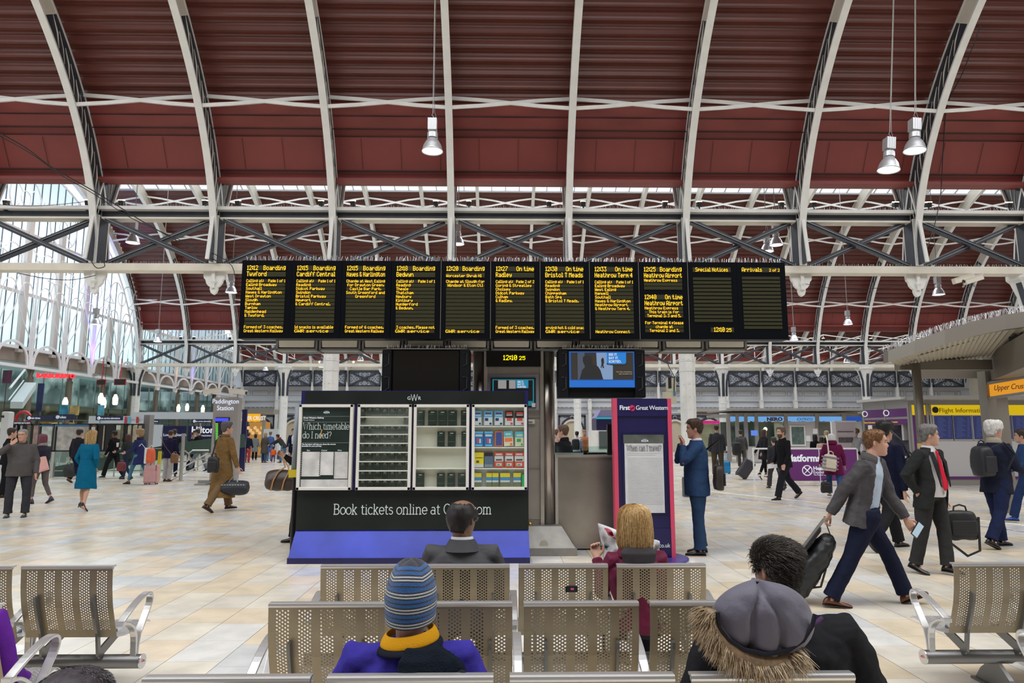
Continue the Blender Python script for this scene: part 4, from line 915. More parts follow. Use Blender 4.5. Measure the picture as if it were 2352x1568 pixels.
flatpoly([(1338,820),(1346,817),(1355,819),(1359,826),(1359,838),(1372,842),(1378,852),(1384,872),(1330,872),(1336,850),(1345,842),(1340,838),(1337,829)],-.064,E('tv_figure',(.012,.012,.014),1),'picture_figure',k)
flatpoly([(1382,822),(1385,824),(1386,834),(1384,838),(1386,846),(1383,846),(1381,840),(1380,846),(1378,845),(1380,836),(1379,827)],-.066,E('tv_figure',(.012,.012,.014),1),'picture_walker',k)
flatpoly([(1392,811),(1436,811),(1436,834),(1432,837),(1396,837),(1392,833)],-.068,E('tv_box_blue',(.01,.20,.62),1),'slogan_box',k)
p=at(1396,818,Y); text('SEE IT.\nSAY IT.\nSORTED.',.048,WL,k,(p.x,-.075,p.z),sx=.92,bold=.001)
q=MB(); rc(q,1307,874,1455,889,Y,.01,-.052); obj('picture_band',q,E('tv_band',(.01,.14,.55),1),k)
p=at(1450,856,Y); text('Are they somewhere\nthey shouldn\'t be?',.028,E('tv_caption',(.35,.3,.25),1),k,(p.x,-.065,p.z),ax='RIGHT',sx=.9)
# ---------------- steel counter
e=empty('steel_counter',(0,9.85,0),label='brushed steel counter unit right of the pylon',category='counter')
a=at(1283,1240,9.85).x; b=at(1500,1240,9.85).x; z=at(1340,1045,9.85).z
q=MB(); q.bx(a,b,0,1.2,.02,z-.03); obj('body',q,M('counter_steel',(.36,.34,.31),.3,.8,nz=.25,ns=1.5),e)
q=MB(); q.bx(a-.02,b,-.03,1.25,z-.03,z); obj('worktop',q,STL,e); q=MB(); q.bx(a,b,.3,.31,z,z+.12); obj('glass_screen',q,GL_C,e)
q=MB(); q.bx(at(1398,1000,9.9).x,at(1412,1000,9.9).x,.0,.08,z,at(1398,974,9.9).z); obj('terminal_case',q,BLK,label='tall black terminal standing on the steel counter',category='terminal').location=(0,10.0,0)
q=MB(); rc(q,1340,1036,1348,1043,10.2,.06); o=obj('card_box',q,BLK,label='tiny black box on the steel counter',category='box'); o.location=(0,10.2,-.01)
q=MB(); rc(q,1352,1040,1400,1043,10.1,.3); o=obj('till_tray',q,M('tray_dark',(.05,.05,.05),.4),label='flat dark tray on the steel counter',category='tray'); o.location=(0,10.4,.0)
# ---------------- leaflet stand
YS=9.08
STK=M('stand_charcoal',(.015,.019,.018),.38,nz=.25,ns=2,spec=.2)
e=empty('leaflet_stand',(0,YS,0),label='large charcoal and navy leaflet stand with four white display cases',category='display stand')
xa=at(693,897,YS).x; xb=at(1213,897,YS).x; ztop=at(950,897,YS).z
def zz(y,Y=YS): return at(950,y,Y).z
def xx(x,y=1020,Y=YS): return at(x,y,Y).x
z1215=zz(1216); zfb=zz(1286,8.9)
q=MB(); q.bx(xa,xb,0,.27,z1215-.02,ztop); q.bx(xa,xb,.0,.27,0,z1215); obj('cabinet',q,M('stand_navy',(.014,.012,.10),.3),e)
q=MB(); q.bx(xa+.06,xb-.05,-.02,0,zz(928),zz(899)); q.bx(xa,xb,-.02,0,z1215,zz(1127)); obj('fascia_panel',q,STK,e)
q=MB(); q.loft([[V((xa,0,z1215)),V((xb,0,z1215)),V((xb,.05,z1215)),V((xa,.05,z1215))],[V((xa-.03,-.19,.07)),V((xb+.01,-.19,.07)),V((xb+.01,.05,.07)),V((xa-.03,.05,.07))]]); obj('kick_panel',q,M('stand_blue',(.030,.050,.42),.25,nz=.35,ns=1.5,bump=.15,bs=3,spec=.3),e,label='scuffed bright blue sloping kick panel')
q=MB(); q.bx(xa-.04,xb+.01,-.2,.05,0,.07); obj('skirt',q,NAVY,e)
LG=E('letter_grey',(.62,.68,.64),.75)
def gwr(par,x,y,z,s,mat=LG):
    text('G',s*.55,mat,par,(x-s*.80,y,z),sx=1.0,bold=.001); text('R',s*.55,mat,par,(x+s*.44,y,z),sx=1.0,bold=.001)
    q=MB(); P=[(-.36,.95),(-.18,0),(0,.95),(.18,0),(.36,.95)]
    for k in range(len(P)-1): q.tube([(x+P[k][0]*s,y,z+P[k][1]*s*.78-.12*s),(x+P[k+1][0]*s,y,z+P[k+1][1]*s*.78-.12*s)],0,flat=(.06*s,.004),upv=(0,1,0))
    obj('logo_letter',q,mat,par)
gwr(e,xx(952,912),-.025,zz(918),.115)
# slab serif lettering built from strokes
def slab(s,x,z,h,par,mat,y,wt=.07,name='slab_lettering',width=None):
    q=MB(); H=1.0; Xh=.68
    def circ(cx,cz,rx,rz,a0=0,a1=360,n=16): return [(cx+rx*cos(rad(a0+(a1-a0)*k/n)),cz+rz*sin(rad(a0+(a1-a0)*k/n))) for k in range(n+1)]
    def ser(cx,cz,w=.13): return [(cx-w,cz),(cx+w,cz)]
    R_=Xh/2
    G={'o':(.62,[circ(.3,R_,.27,R_)]),'c':(.56,[circ(.3,R_,.26,R_,45,320)]),'e':(.6,[[(.05,R_),(.55,R_)]+circ(.3,R_,.26,R_,0,320)]),
    'n':(.74,[[(.05,Xh),(.15,Xh),(.15,0)],ser(.15,0),[(.15,Xh-.15)]+circ(.36,Xh-.22,.2,.22,170,0,8)+[(.56,0)],ser(.56,0)]),
    'm':(1.05,[[(.05,Xh),(.15,Xh),(.15,0)],ser(.15,0),[(.15,Xh-.15)]+circ(.33,Xh-.2,.17,.2,170,0,8)+[(.5,0)],ser(.5,0),[(.5,Xh-.15)]+circ(.68,Xh-.2,.17,.2,170,0,8)+[(.85,0)],ser(.85,0)]),
    'k':(.64,[[(.03,H),(.13,H),(.13,0)],ser(.13,0),[(.13,.25),(.48,Xh)],ser(.46,Xh,.1),[(.25,.38),(.5,0)],ser(.5,0,.1)]),
    't':(.44,[[(.18,.9),(.18,.15)]+circ(.3,.14,.12,.14,180,320,6),[(.04,Xh),(.38,Xh)]]),'i':(.34,[[(.05,Xh),(.16,Xh),(.16,0)],ser(.16,0,.13),[(.12,.9),(.2,.9)]]),
    'l':(.32,[[(.04,H),(.15,H),(.15,0)],ser(.15,0,.13)]),'a':(.62,[circ(.28,.48,.2,.2,140,0,8)+[(.48,0),(.56,0)],circ(.26,.2,.22,.2)]),
    's':(.52,[circ(.26,.5,.18,.17,30,210,8)+[(.3,.36)]+circ(.25,.18,.19,.18,60,-150,8)]),'d':(.68,[[(.42,H),(.53,H),(.53,0),(.6,0)],circ(.29,R_,.25,R_)]),
    'b':(.66,[[(.03,H),(.13,H),(.13,0)],circ(.37,R_,.24,R_)]),'h':(.74,[[(.05,H),(.15,H),(.15,0)],ser(.15,0),[(.15,Xh-.15)]+circ(.36,Xh-.22,.2,.22,170,0,8)+[(.56,0)],ser(.56,0)]),
    'r':(.5,[[(.05,Xh),(.16,Xh),(.16,0)],ser(.16,0),[(.16,Xh-.18)]+circ(.34,Xh-.2,.18,.2,160,50,6)]),'v':(.6,[[(.08,Xh),(.3,0),(.52,Xh)],ser(.1,Xh,.1),ser(.5,Xh,.1)]),
    'B':(.76,[[(.05,0),(.4,0)]+circ(.4,.26,.24,.26,-90,90,8)+[(.15,.52)],[(.05,H),(.38,H)]+circ(.38,.76,.22,.24,90,-90,8),[(.15,0),(.15,H)]]),
    'G':(.86,[circ(.42,.5,.36,.5,40,355),[(.55,.45),(.85,.45)]]),'W':(1.15,[[(.1,H),(.34,0),(.56,.9),(.78,0),(1.02,H)],ser(.1,H,.1),ser(1.02,H,.1)]),
    'R':(.8,[[(.15,0),(.15,H)],[(.05,H),(.4,H)]+circ(.4,.75,.22,.25,90,-90,8)+[(.15,.5)],[(.42,.5),(.66,0),(.74,0)],ser(.15,0)]),
    'I':(.36,[[(.17,0),(.17,H)],ser(.17,0),ser(.17,H)]),'.':(.24,[[(.07,.03),(.13,.03)]]),'?':(.56,[circ(.28,.74,.22,.24,170,-60,8)+[(.28,.4),(.28,.25)],[(.24,.04),(.32,.04)]]),
    'T':(.7,[[(.34,0),(.34,H)],[(.04,H-.15),(.04,H),(.64,H),(.64,H-.15)],ser(.34,0)]),' ':(.34,[])}
    tot=sum(G[c][0] for c in s); sx=h if width is None else width/tot; cx=0
    for c in s:
        w_,st=G[c]
        for P in st:
            if len(P)>1: q.tube([(x+(cx+a)*sx,y,z+b*h) for a,b in P],0,flat=(wt*h,.003),upv=(0,1,0))
        cx+=w_
    return obj(name,q,mat,par)
slab('Book tickets online at GWR.com',xx(766,1178),zz(1180),.128,e,LG,-.024,.085,width=xx(1130,1178)-xx(766,1178))
CASEW=M('case_white',(.68,.67,.63),.4); CASEI=M('case_inside',(.60,.58,.50),.5)
cases=[(688,812),(822,946),(951,1078),(1084,1210)]
for ci,(c0,c1) in enumerate(cases):
    X0,X1=xx(c0),xx(c1); Z0,Z1=zz(1124),zz(929)
    k=MB(); t_=.038
    k.bx(X0,X1,-.09,0,Z1-t_,Z1); k.bx(X0,X1,-.09,0,Z0,Z0+t_); k.bx(X0,X0+t_,-.09,0,Z0,Z1); k.bx(X1-t_,X1,-.09,0,Z0,Z1)
    kk=obj('display_case',k,CASEW,e,bev=.004); k=MB(); k.bx(X0,X1,-.005,0,Z0,Z1); obj('case_back',k,CASEI,kk)
    if ci: 
        k=MB(); k.bx(X0+t_,X1-t_,-.088,-.085,Z0+t_,Z1-t_); obj('case_glass',k,glassm('case_glass',(.97,.99,.98),.05,.04,tl=.0) if 'cg' not in MATS else MATS['cg'],kk)
        MATS['cg']=bpy.data.materials['case_glass']
    else:
        k=MB(); k.bx(X0+t_,X1-t_,-.05,-.01,Z0+t_,Z1-t_); po_=obj('timetable_poster',k,M('poster_green',(.02,.035,.032),.15,nz=.3,ns=2),kk,label='dark green timetable poster')
        k=MB()
        for (a,b,y0,y1) in ((695,735,1037,1093),(737,767,1037,1090),(769,800,1037,1098)):
            k.bx(xx(a,y1),xx(b,y1),-.053,-.05,zz(y1),zz(y0))
        k.bx(X0+.05,X1-.05,-.052,-.05,zz(1118),zz(1100)); obj('timetable_table',k,M('table_white',(.62,.62,.62),.3,nz=.25,ns=6),po_)
        k=MB()
        for y_ in (956,969,1016): k.bx(X0+.05,X1-.05,-.053,-.05,zz(y_)-.003,zz(y_))
        for r_ in range(11):
            for a in (696,738,771): k.bx(xx(a),xx(a+3),-.056,-.053,zz(1042+r_*5),zz(1040+r_*5)); 
        obj('poster_rules',k,M('rule_grey',(.35,.38,.37),.4),po_)
        gwr(po_,xx(750),-.055,zz(949),.05,WL); text('Great Western Railway',.028,WL,po_,(xx(697),-.055,zz(961)),bold=.0006); text('Travel Advice',.026,LG,po_,(xx(697),-.055,zz(966)))
        slab('Which timetable',xx(697),zz(986),.085,po_,LG,-.055,.07,width=xx(803)-xx(697)); slab('do I need?',xx(697),zz(1006),.085,po_,LG,-.055,.07,width=xx(763)-xx(697))
        text('The list below will help you chose the correct\ntimetable for your journey:',.0235,WL,po_,(xx(696),-.055,zz(1021)),bold=.0005)
        for s_,a in (('East',708),('Central',741),('West',778)): text(s_,.024,WL,po_,(xx(a),-.055,zz(1035)))
        k=MB(); k.bx(X0+.012,X0+.04,-.092,-.09,Z1-.014,Z1-.009); obj('tag',k,M('tag_blue',(.02,.15,.5),.4),po_)
        k=MB(); k.tube([(xx(744,988),-.1,zz(986)),(xx(741,1000),-.1,zz(997)),(xx(740,1005),-.1,zz(1006))],.005); obj('streamer',k,M('streamer_orange',(.7,.4,.1),.5),po_)
# shelves
def shelf(ci,ys):
    c0,c1=cases[ci]; k=MB()
    for y_ in ys: k.bx(xx(c0)+.038,xx(c1)-.038,-.085,-.005,zz(y_)-.014,zz(y_))
    obj('shelf_board',k,CASEW,e)
rows2=[955,974.5,994.5,1015,1035.5,1056.5,1077.5,1098,1121]
shelf(1,[r+1.5 for r in rows2[:-1]]); R4=[978,1026,1074]; shelf(2,R4); shelf(3,R4)
LGR=M('leaflet_green',(.014,.026,.020),.3); PLS=glassm('holder_plastic',(.93,.95,.94),.1,.03,tl=.15); LOGO=M('leaflet_logo',(.5,.55,.5),.4)
g0=None
for r,yb in enumerate(rows2):
    for c in range(7):
        if r==1 and 0<c<6: continue
        x=xx(824.5+c*17,yb)+.012; z=zz(yb)+.003 if r<8 else zz(1119)+.008
        lab=f'small dark green timetable booklet in the second case, shelf {r+1} from top, {od(c)} from left'
        if g0 is None:
            q=MB(); q.box(.042,0,.047,.082,.02,.095); q.m=1; q.box(.042,-.0115,.075,.03,.003,.008); q.box(.042,-.0115,.058,.05,.003,.003); g0=obj('timetable_booklet',q,[LGR,LOGO],loc=(x,YS-.04,z),label=lab,category='booklet',group='timetable booklets in the second case')
        else: dup(g0,loc=(x,YS-.04+random.uniform(-.006,.006),z+(random.random()<.12)*.012),label=lab)
q=MB()
for r,yb in enumerate(rows2):
    for c in range(7):
        x=xx(824.5+c*17,yb)+.008; z=zz(yb)+.002 if r<8 else zz(1119)+.006; q.bx(x,x+.094,-.068,-.066,z,z+.055)
obj('clear_holder',q,glassm('holder_shine',(.93,.95,.94),.12,.35,tl=.18),e)
def leaflet(x0,x1,y0,y1,kind,lab,group,tilt=0):
    X0,X1=xx(x0,y1),xx(x1,y1); h=zz(y0)-zz(y1); w_=X1-X0; q=MB(); pal=LP[kind]; 
    q.m=0; q.bx(0,w_,-.012,.012,0,h)
    for j,(a,b,c,d,mi) in enumerate(pal[1]): q.m=mi; q.bx(a*w_,c*w_,-.0135-.0004*j,-.012,b*h,d*h)
    o=obj('leaflet',q,pal[0],loc=(X0,YS-.045,zz(y1)+.003),label=lab,category='leaflet',group=group); o.rotation_euler.y=tilt; return o
def MC(n,c): return M(n,c,.3)
LP={'green':([LGR,LOGO,M('leaflet_text',(.10,.13,.11),.4)],[(.3,.85,.7,.9,1),(.1,.72,.6,.75,2),(.1,.3,.8,.33,2)]),
'blue':([MC('lf_blue',(.08,.36,.66)),MC('lf_pale',(.55,.58,.62)),MC('lf_navy',(.03,.04,.14)),MC('lf_red',(.6,.08,.07))],[(0,.0,1,.56,1),(.15,.78,.85,.88,2),(.1,.66,.9,.72,1),(.1,.1,.7,.45,1),(.65,.05,.9,.18,2),(.1,.3,.5,.5,2),(.3,.85,.8,.88,3)]),
'black':([MC('lf_black',(.03,.02,.025)),MC('lf_pale',(.55,.58,.62)),MC('lf_red',(.6,.08,.07))],[(0,0,1,.5,1),(.15,.78,.85,.9,2),(.15,.68,.85,.74,1),(.2,.3,.8,.5,2),(.65,.05,.92,.18,2),(.25,.2,.8,.3,1)]),
'royal':([MC('lf_royal',(.02,.16,.5)),MC('lf_pale',(.55,.58,.62)),MC('lf_red',(.6,.08,.07)),MC('lf_sky',(.12,.45,.75))],[(0,.86,1,1,3),(.1,.66,.9,.8,1),(.3,.2,.5,.55,2),(.55,.2,.75,.5,1),(.1,.0,.9,.12,3)]),
'orange':([MC('lf_orange',(.75,.16,.05)),MC('lf_indigo',(.06,.08,.28))],[(.1,.06,.9,.94,1)]),
'teal':([MC('lf_cream',(.66,.62,.5)),MC('lf_aqua',(.10,.45,.6)),MC('lf_coral',(.75,.2,.08))],[(0,.62,1,1,1),(.1,.3,.9,.55,2),(.65,.05,.9,.2,2),(.2,.75,.8,.85,0)]),
'sand':([MC('lf_sand',(.60,.60,.42)),MC('lf_aqua',(.10,.45,.6)),MC('lf_green',(.05,.3,.12))],[(0,.6,1,1,1),(.2,.3,.7,.5,2),(.2,.68,.9,.8,0),(.7,.06,.9,.18,2)]),
'yellow':([MC('lf_yellow',(.72,.58,.04)),MC('lf_pale',(.55,.58,.62)),MC('lf_ink',(.06,.06,.05))],[(0,0,1,.2,1),(.1,.62,.9,.66,2),(.2,.3,.5,.45,2)]),
'slate':([MC('lf_slate',(.10,.15,.24)),MC('lf_black',(.03,.02,.025)),MC('lf_grey',(.2,.24,.28))],[(0,.75,1,1,1),(0,0,1,.2,2)]),
'red':([MC('lf_scarlet',(.68,.09,.06)),MC('lf_pale',(.55,.58,.62)),MC('lf_ink',(.06,.06,.05)),MC('lf_green',(.05,.3,.12))],[(0,.4,1,.75,1),(.15,.45,.85,.55,2),(.15,.82,.85,.92,1),(.2,.1,.8,.28,1),(.3,.13,.6,.22,3)]),
'coast':([MC('lf_sea',(.07,.25,.5)),MC('lf_yellow',(.72,.58,.04)),MC('lf_hill',(.16,.17,.10)),MC('lf_pale',(.55,.58,.62))],[(0,.72,1,1,1),(0,.0,1,.38,2),(0,.38,1,.5,3)])}
for r,(y0,y1,xs) in enumerate(((943,977,((957,976),(984,1004),(1007,1027),(1030,1050),(1059,1075))),(991,1025,((1005,1022),(1029,1047),(1060,1075))),(1086,1120,((957,975),(1004,1022),(1028,1046),(1052,1073))))):
    for c,(a,b) in enumerate(xs): leaflet(a,b,y0,y1,'green',f'dark green folded timetable in the third case, {["top","second","bottom"][r]} shelf, {od(c)} from left','green timetables in the third case')
spec=[(944,977,[(1090,1106,'blue','light blue'),(1112,1131,'blue','light blue'),(1136,1155,'blue','light blue'),(1160,1179,'black','black and red'),(1183,1204,'black','black and red')]),
(991,1025,[(1090,1110,'royal','royal blue and white'),(1113,1132,'royal','royal blue'),(1137,1155,'orange','orange bordered indigo'),(1158,1179,'teal','aqua and coral'),(1183,1202,'sand','sand coloured')]),
(1039,1073,[(1090,1111,'yellow','yellow'),(1113,1132,'slate','slate blue'),(1136,1156,'red','red and white'),(1160,1179,'red','red and white'),(1182,1203,'red','red and white')]),
(1086,1120,[(1090,1106,'coast','yellow topped seascape'),(1117,1130,'coast','yellow topped seascape'),(1131,1145,'coast','yellow topped seascape'),(1149,1171,'coast','yellow topped seascape'),(1179,1196,'coast','yellow topped seascape')])]
for r,(y0,y1,L_) in enumerate(spec):
    for c,(a,b,kd,ds) in enumerate(L_): leaflet(a,b,y0,y1,kd,f'{ds} leaflet in the fourth case, {od(r)} shelf down, {od(c)} from left','colour leaflets in the fourth case',(-.06 if (r,c)==(1,3) else 0))
q=MB(); q.bx(0,.05,-.01,.01,0,.17); obj('leaflet',q,MC('lf_vivid_green',(.02,.42,.10)),loc=(xx(1198,1118),YS-.045,zz(1120)+.003),label='vivid green leaflet edge at the bottom right of the fourth case',category='leaflet')
q=MB(); p=at(676,1090,9.4); q.tube([(p.x,0,at(676,1078,9.4).z),(p.x+.02,0,at(681,926,9.4).z)],.045,n=10); o=obj('grey_pole',q,M('grey_foam',(.22,.26,.29),.5),loc=(0,9.4,0),label='grey padded pole with yellow foot at the left of the leaflet stand',category='pole',smooth=True)
q=MB(); a=at(676,1078,9.4).z; q.bx(p.x-.06,p.x+.06,-.06,.06,a-.1,a); o2=obj('yellow_clamp',q,M('yellow_post',(.65,.50,.02),.4),o); q=MB(); q.tube([(p.x,0,a-.1),(p.x,0,0)],.02); obj('stem',q,BLK,o)
# ---------------- First Great Western totem
YT=9.15
e=empty('timetable_totem',(0,YT,0),label='navy First Great Western totem with pink edges and travel poster',category='display stand')
def tx(x,y=1100): return at(x,y,YT).x
def tz(y): return at(1476,y,YT).z
q=MB(); q.bx(tx(1420),tx(1538),0,.12,.02,tz(915)); q.bx(tx(1417),tx(1541),-.02,0,tz(955),tz(917)); q.bx(tx(1417),tx(1541),-.015,0,.03,tz(1213)); obj('panel',q,NAVY,e)
q=MB(); q.bx(tx(1411),tx(1420),-.025,.13,.02,tz(915)); q.bx(tx(1537),tx(1546),-.025,.13,.02,tz(915)); obj('edge_strip',q,M('edge_pink',(.60,.06,.13),.4),e)
q=MB(); c=tx(1476); q.lathe([(.53,0),(.53,.015),(.50,.02)],c=(c+.05,.06,0),n=40); obj('base_plate',q,M('base_violet',(.05,.035,.22),.3),e)
q=MB(); q.bx(tx(1430),tx(1530),-.02,-.0,tz(1180),tz(994)); o=obj('poster_case',q,M('case_navy',(.010,.009,.06),.25),e)
q=MB(); q.bx(tx(1435),tx(1524),-.028,-.02,tz(1177),tz(1018)); o2=obj('travel_poster',q,M('poster_white',(.60,.61,.63),.25,nz=.12,ns=3),o)
q=MB(); q.bx(tx(1433),tx(1526),-.028,-.02,tz(1018),tz(998)); obj('poster_header',q,M('header_smoke',(.10,.11,.10),.2,nz=.4,ns=5),o)
gwr(o,tx(1480,1011),-.032,tz(1014),.06,WL); slab('When can I travel?',tx(1440),tz(1035),.075,o2,M('slab_grey',(.20,.20,.22),.5),-.031,.075,width=tx(1520)-tx(1440))
q=MB(); q.bx(tx(1441),tx(1519),-.031,-.028,tz(1023)-.003,tz(1023))
for k in range(2): q.bx(tx(1441),tx(1517-9*k),-.030,-.028,tz(1040+k*4)-.003,tz(1040+k*4))
for k in range(34): q.bx(tx(1441),tx(1521),-.030,-.028,tz(1051+k*3.2)-.0035,tz(1051+k*3.2))
obj('timetable_rules',q,M('rule_mid_grey',(.50,.51,.53),.5),o2)
p=tx(1422,935); text('First',.083,WL,e,(p,-.03,tz(941)),bold=.002,sx=.9); text('Great Western',.083,WL,e,(tx(1459,935),-.03,tz(941)),sx=.905,spc=.92)
q=MB(); q.lathe([(.04,0),(.04,.006)],c=(tx(1451,935),-.02,tz(937)),n=20,R=Matrix.Rotation(PI/2,3,'X')); o=obj('logo_disc',q,M('logo_red',(.65,.03,.10),.4),e); q=MB(); q.tube([(tx(1449,935)-.01,-.029,tz(943)),(tx(1451,935),-.029,tz(938)),(tx(1455,935),-.029,tz(934))],0,flat=(.008,.002),upv=(0,1,0)); q.tube([(tx(1448,935)-.012,-.029,tz(938)),(tx(1457,935)-.006,-.029,tz(937))],0,flat=(.006,.002),upv=(0,1,0)); obj('logo_mark',q,NAVY,o)
text('firstgreatwestern.co.uk',.075,LG,e,(tx(1538,1250),-.03,tz(1256)),ax='RIGHT',sx=.9)
# ================= perforated benches
def perf(profile,width,nrow,r=.0053,bands=(.062,.253,.443,.634,.825),bw=.119,ncol=5,s0=.05,s1=.93):
    L=[0]
    for a,b in zip(profile,profile[1:]): L.append(L[-1]+math.dist(a,b))
    T=L[-1]
    def P(u,s):
        s=max(0,min(T,s))
        for k in range(len(L)-1):
            if s<=L[k+1]+1e-9: break
        t=(s-L[k])/(L[k+1]-L[k]); return V((u*width,profile[k][0]+(profile[k+1][0]-profile[k][0])*t,profile[k][1]+(profile[k+1][1]-profile[k][1])*t))
    q=MB()
    def strip(u0,u1,sa,sb):
        n=max(1,int((sb-sa)/.04)); 
        for k in range(n):
            a=sa+(sb-sa)*k/n; b=sa+(sb-sa)*(k+1)/n; q.add([P(u0,a),P(u1,a),P(u1,b),P(u0,b)],[(0,1,2,3)])
    sa,sb=T*s0,T*s1; cw=bw/ncol; ch=(sb-sa)/nrow; u=0
    for bnd in list(bands)+[None]:
        strip(u,bnd if bnd else 1,0,T)
        if bnd is None: break
        for c in range(ncol):
            u0=bnd+c*cw; off=ch/2 if c%2 else 0; n=nrow-(1 if c%2 else 0)
            strip(u0,u0+cw,0,sa+off); strip(u0,u0+cw,sa+off+n*ch,T)
            for k in range(n):
                a=sa+off+k*ch; cu,cs=u0+cw/2,a+ch/2; o_=[(u0,a),(cu,a),(u0+cw,a),(u0+cw,cs),(u0+cw,a+ch),(cu,a+ch),(u0,a+ch),(u0,cs)]
                i_=[(cu+r/width*cos(rad(t)),cs+r*sin(rad(t))) for t in (-135,-90,-45,0,45,90,135,180)]
                q.add([P(*p) for p in o_]+[P(*p) for p in i_],[(j,(j+1)%8,8+(j+1)%8,8+j) for j in range(8)])
        u=bnd+bw
    return q
PITCH=.613; SW=.558
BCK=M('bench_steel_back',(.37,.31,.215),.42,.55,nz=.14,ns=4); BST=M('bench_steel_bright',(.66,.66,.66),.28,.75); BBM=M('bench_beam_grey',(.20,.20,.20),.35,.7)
BP=[(0,.80),(.004,.74),(.012,.66),(.03,.57),(.058,.49),(.085,.42),(.10,.365)]
SP=[(.11,.365),(.18,.352),(.28,.345),(.38,.352),(.47,.372),(.51,.368),(.52,.35)]
pb=perf(BP,SW,22,s0=.035,s1=.90); ps=perf(SP,SW,18,s0=.05,s1=.88)
ARM=[(-.005,.475),(.10,.53),(.22,.575),(.30,.585),(.335,.56),(.33,.515),(.27,.43),(.22,.365)]
me_cache={}
def seatrow(x0,Y,n,labf,legs=(.55,),arms=None):
    e=empty('bench',(x0,Y,0),label=labf,category='bench')
    for k in range(n):
        x=k*PITCH+.027
        def part(nm,mb_f,mat,loc,**kw):
            if nm not in me_cache: o=obj(nm,mb_f(),mat,e,loc=loc,**kw); me_cache[nm]=o
            else:
                o=me_cache[nm].copy(); COL.objects.link(o); o.parent=e; o.location=loc
            return o
        def rail():
            q=MB(); q.tube([(0,.003,.800),(SW,.003,.800)],.012,n=8); q.bx(0,SW,-.001,.035,.803,.811); return q
        def brk():
            q=MB()
            for u in (.19,):
                q.tube([(u*SW,-.006,.63),(u*SW,.0,.60),(u*SW,.035,.50),(u*SW,.075,.40),(u*SW,.09,.32),(u*SW,.10,.26),(u*SW,.15,.235)],0,flat=(.014,.03),upv=(0,-1,0))
                q.tube([(u*SW,.10,.26),(u*SW,.3,.335)],0,flat=(.012,.06),upv=(0,0,1))
            return q
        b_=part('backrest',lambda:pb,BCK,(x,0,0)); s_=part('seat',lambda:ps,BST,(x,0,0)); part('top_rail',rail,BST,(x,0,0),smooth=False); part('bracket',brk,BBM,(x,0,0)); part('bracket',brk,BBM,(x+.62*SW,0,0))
        for o in (b_,s_):
            if 'sol' not in [m.name for m in o.modifiers]: md=o.modifiers.new('sol','SOLIDIFY'); md.thickness=.004
    for k in (arms if arms is not None else range(n+1)):
        x=k*PITCH
        if k==0: x=-.045
        if k==n: x=n*PITCH+.045
        def armf():
            q=MB(); q.tube(crv([(0,y,z) for y,z in ARM]),0,flat=(.045,.016),upv=(0,0,1)); q.tube(crv([(0,.0,.465),(0,.06,.455),(0,.13,.41),(0,.165,.35),(0,.175,.22)]),0,flat=(.04,.018),upv=(0,-1,0)); q.tube([(0,.22,.37),(0,.20,.30),(0,.19,.22)],0,flat=(.04,.016),upv=(0,1,0)); q.box(0,.0,.47,.05,.04,.028); return q
        if 'armrest' not in me_cache: me_cache['armrest']=obj('armrest',armf(),BST,e,loc=(x,0,0),bev=.004)
        else: o=me_cache['armrest'].copy(); COL.objects.link(o); o.parent=e; o.location=(x,0,0)
    q=MB(); q.tube([(-.1,.18,.195),(n*PITCH+.1,.18,.195)],.042,n=16); obj('beam',q,BBM,e,smooth=True)
    for s,x in ((0,-.1),(1,n*PITCH+.1)):
        q=MB(); q.tube([(x-.004,.18,.195),(x+.004,.18,.195)],.045,n=18); c=obj('end_cap',q,BST,e)
        q=MB(); d=.006 if s else -.006
        for t in range(3): q.tube([(x+d,.155+.006*t,.198+.006*t),(x+d,.20,.190+.004*t)],.0015,n=4)
        obj('red_mark',q,M('mark_red',(.6,.02,.02),.4),c,label='small red line emblem')
    for f_ in legs:
        q=MB(); xc=f_*PITCH; q.loft([[V((xc-.012,.15,.17)),V((xc+.012,.15,.17)),V((xc+.012,.21,.17)),V((xc-.012,.21,.17))],[V((xc-.015,.05,.09)),V((xc+.015,.05,.09)),V((xc+.015,.31,.09)),V((xc-.015,.31,.09))],[V((xc-.02,.0,.015)),V((xc+.02,.0,.015)),V((xc+.02,.36,.015)),V((xc-.02,.36,.015))]]); q.bx(xc-.04,xc+.04,-.02,.38,0,.015); obj('leg',q,BBM,e)
    return e
XC=at(737,1300,4.4).x-.027
seatrow(XC,4.4,4,'perforated steel bench, farthest middle row, holding the balding man and blonde woman',legs=(.6,3.4))
seatrow(XC,3.44,4,'perforated steel bench in the middle row behind the blonde woman, all seats empty',legs=(.6,3.4))
seatrow(at(751,1560,2.43).x-PITCH-.027,2.43,4,'perforated steel bench nearest the frame bottom, holding beanie and fur hood men',legs=(.6,3.4))
XL2=-2.36-4*PITCH
seatrow(XL2,4.4,4,'perforated steel bench at left, all seats empty',legs=(3.45,1)); seatrow(XL2,3.44,4,'perforated steel bench at left edge holding the person in purple',legs=(3.45,1))
XR2=at(2190,1305,4.4).x-.027
seatrow(XR2,4.4,4,'perforated steel bench at right with newspapers on its seat',legs=(.6,3)); seatrow(XR2,3.44,4,'perforated steel bench in the lower right corner, mostly outside the frame',legs=(.6,3))
seatrow(at(751,1560,2.43).x-PITCH-.027,1.47,2,'perforated steel bench under the dark haired man at the bottom left',legs=(.6,))
q=MB(); random.seed(5)
p=at(1314,1356,4.36); q.box(p.x,4.398,p.z,.075,.004,.035); q.m=1; q.box(p.x+.005,4.395,p.z+.002,.02,.003,.012); obj('sticker',q,[BLK,M('sticker_pink',(.6,.1,.3),.5)],label='small torn black sticker with pink spot on the empty bench back',category='sticker')
q=MB()
for k in range(4): q.box(XR2+.62+.03*k,4.4+.3,.37+.006*k,.30,.22,.004,rz=.3+.25*k,rx=.05*k)
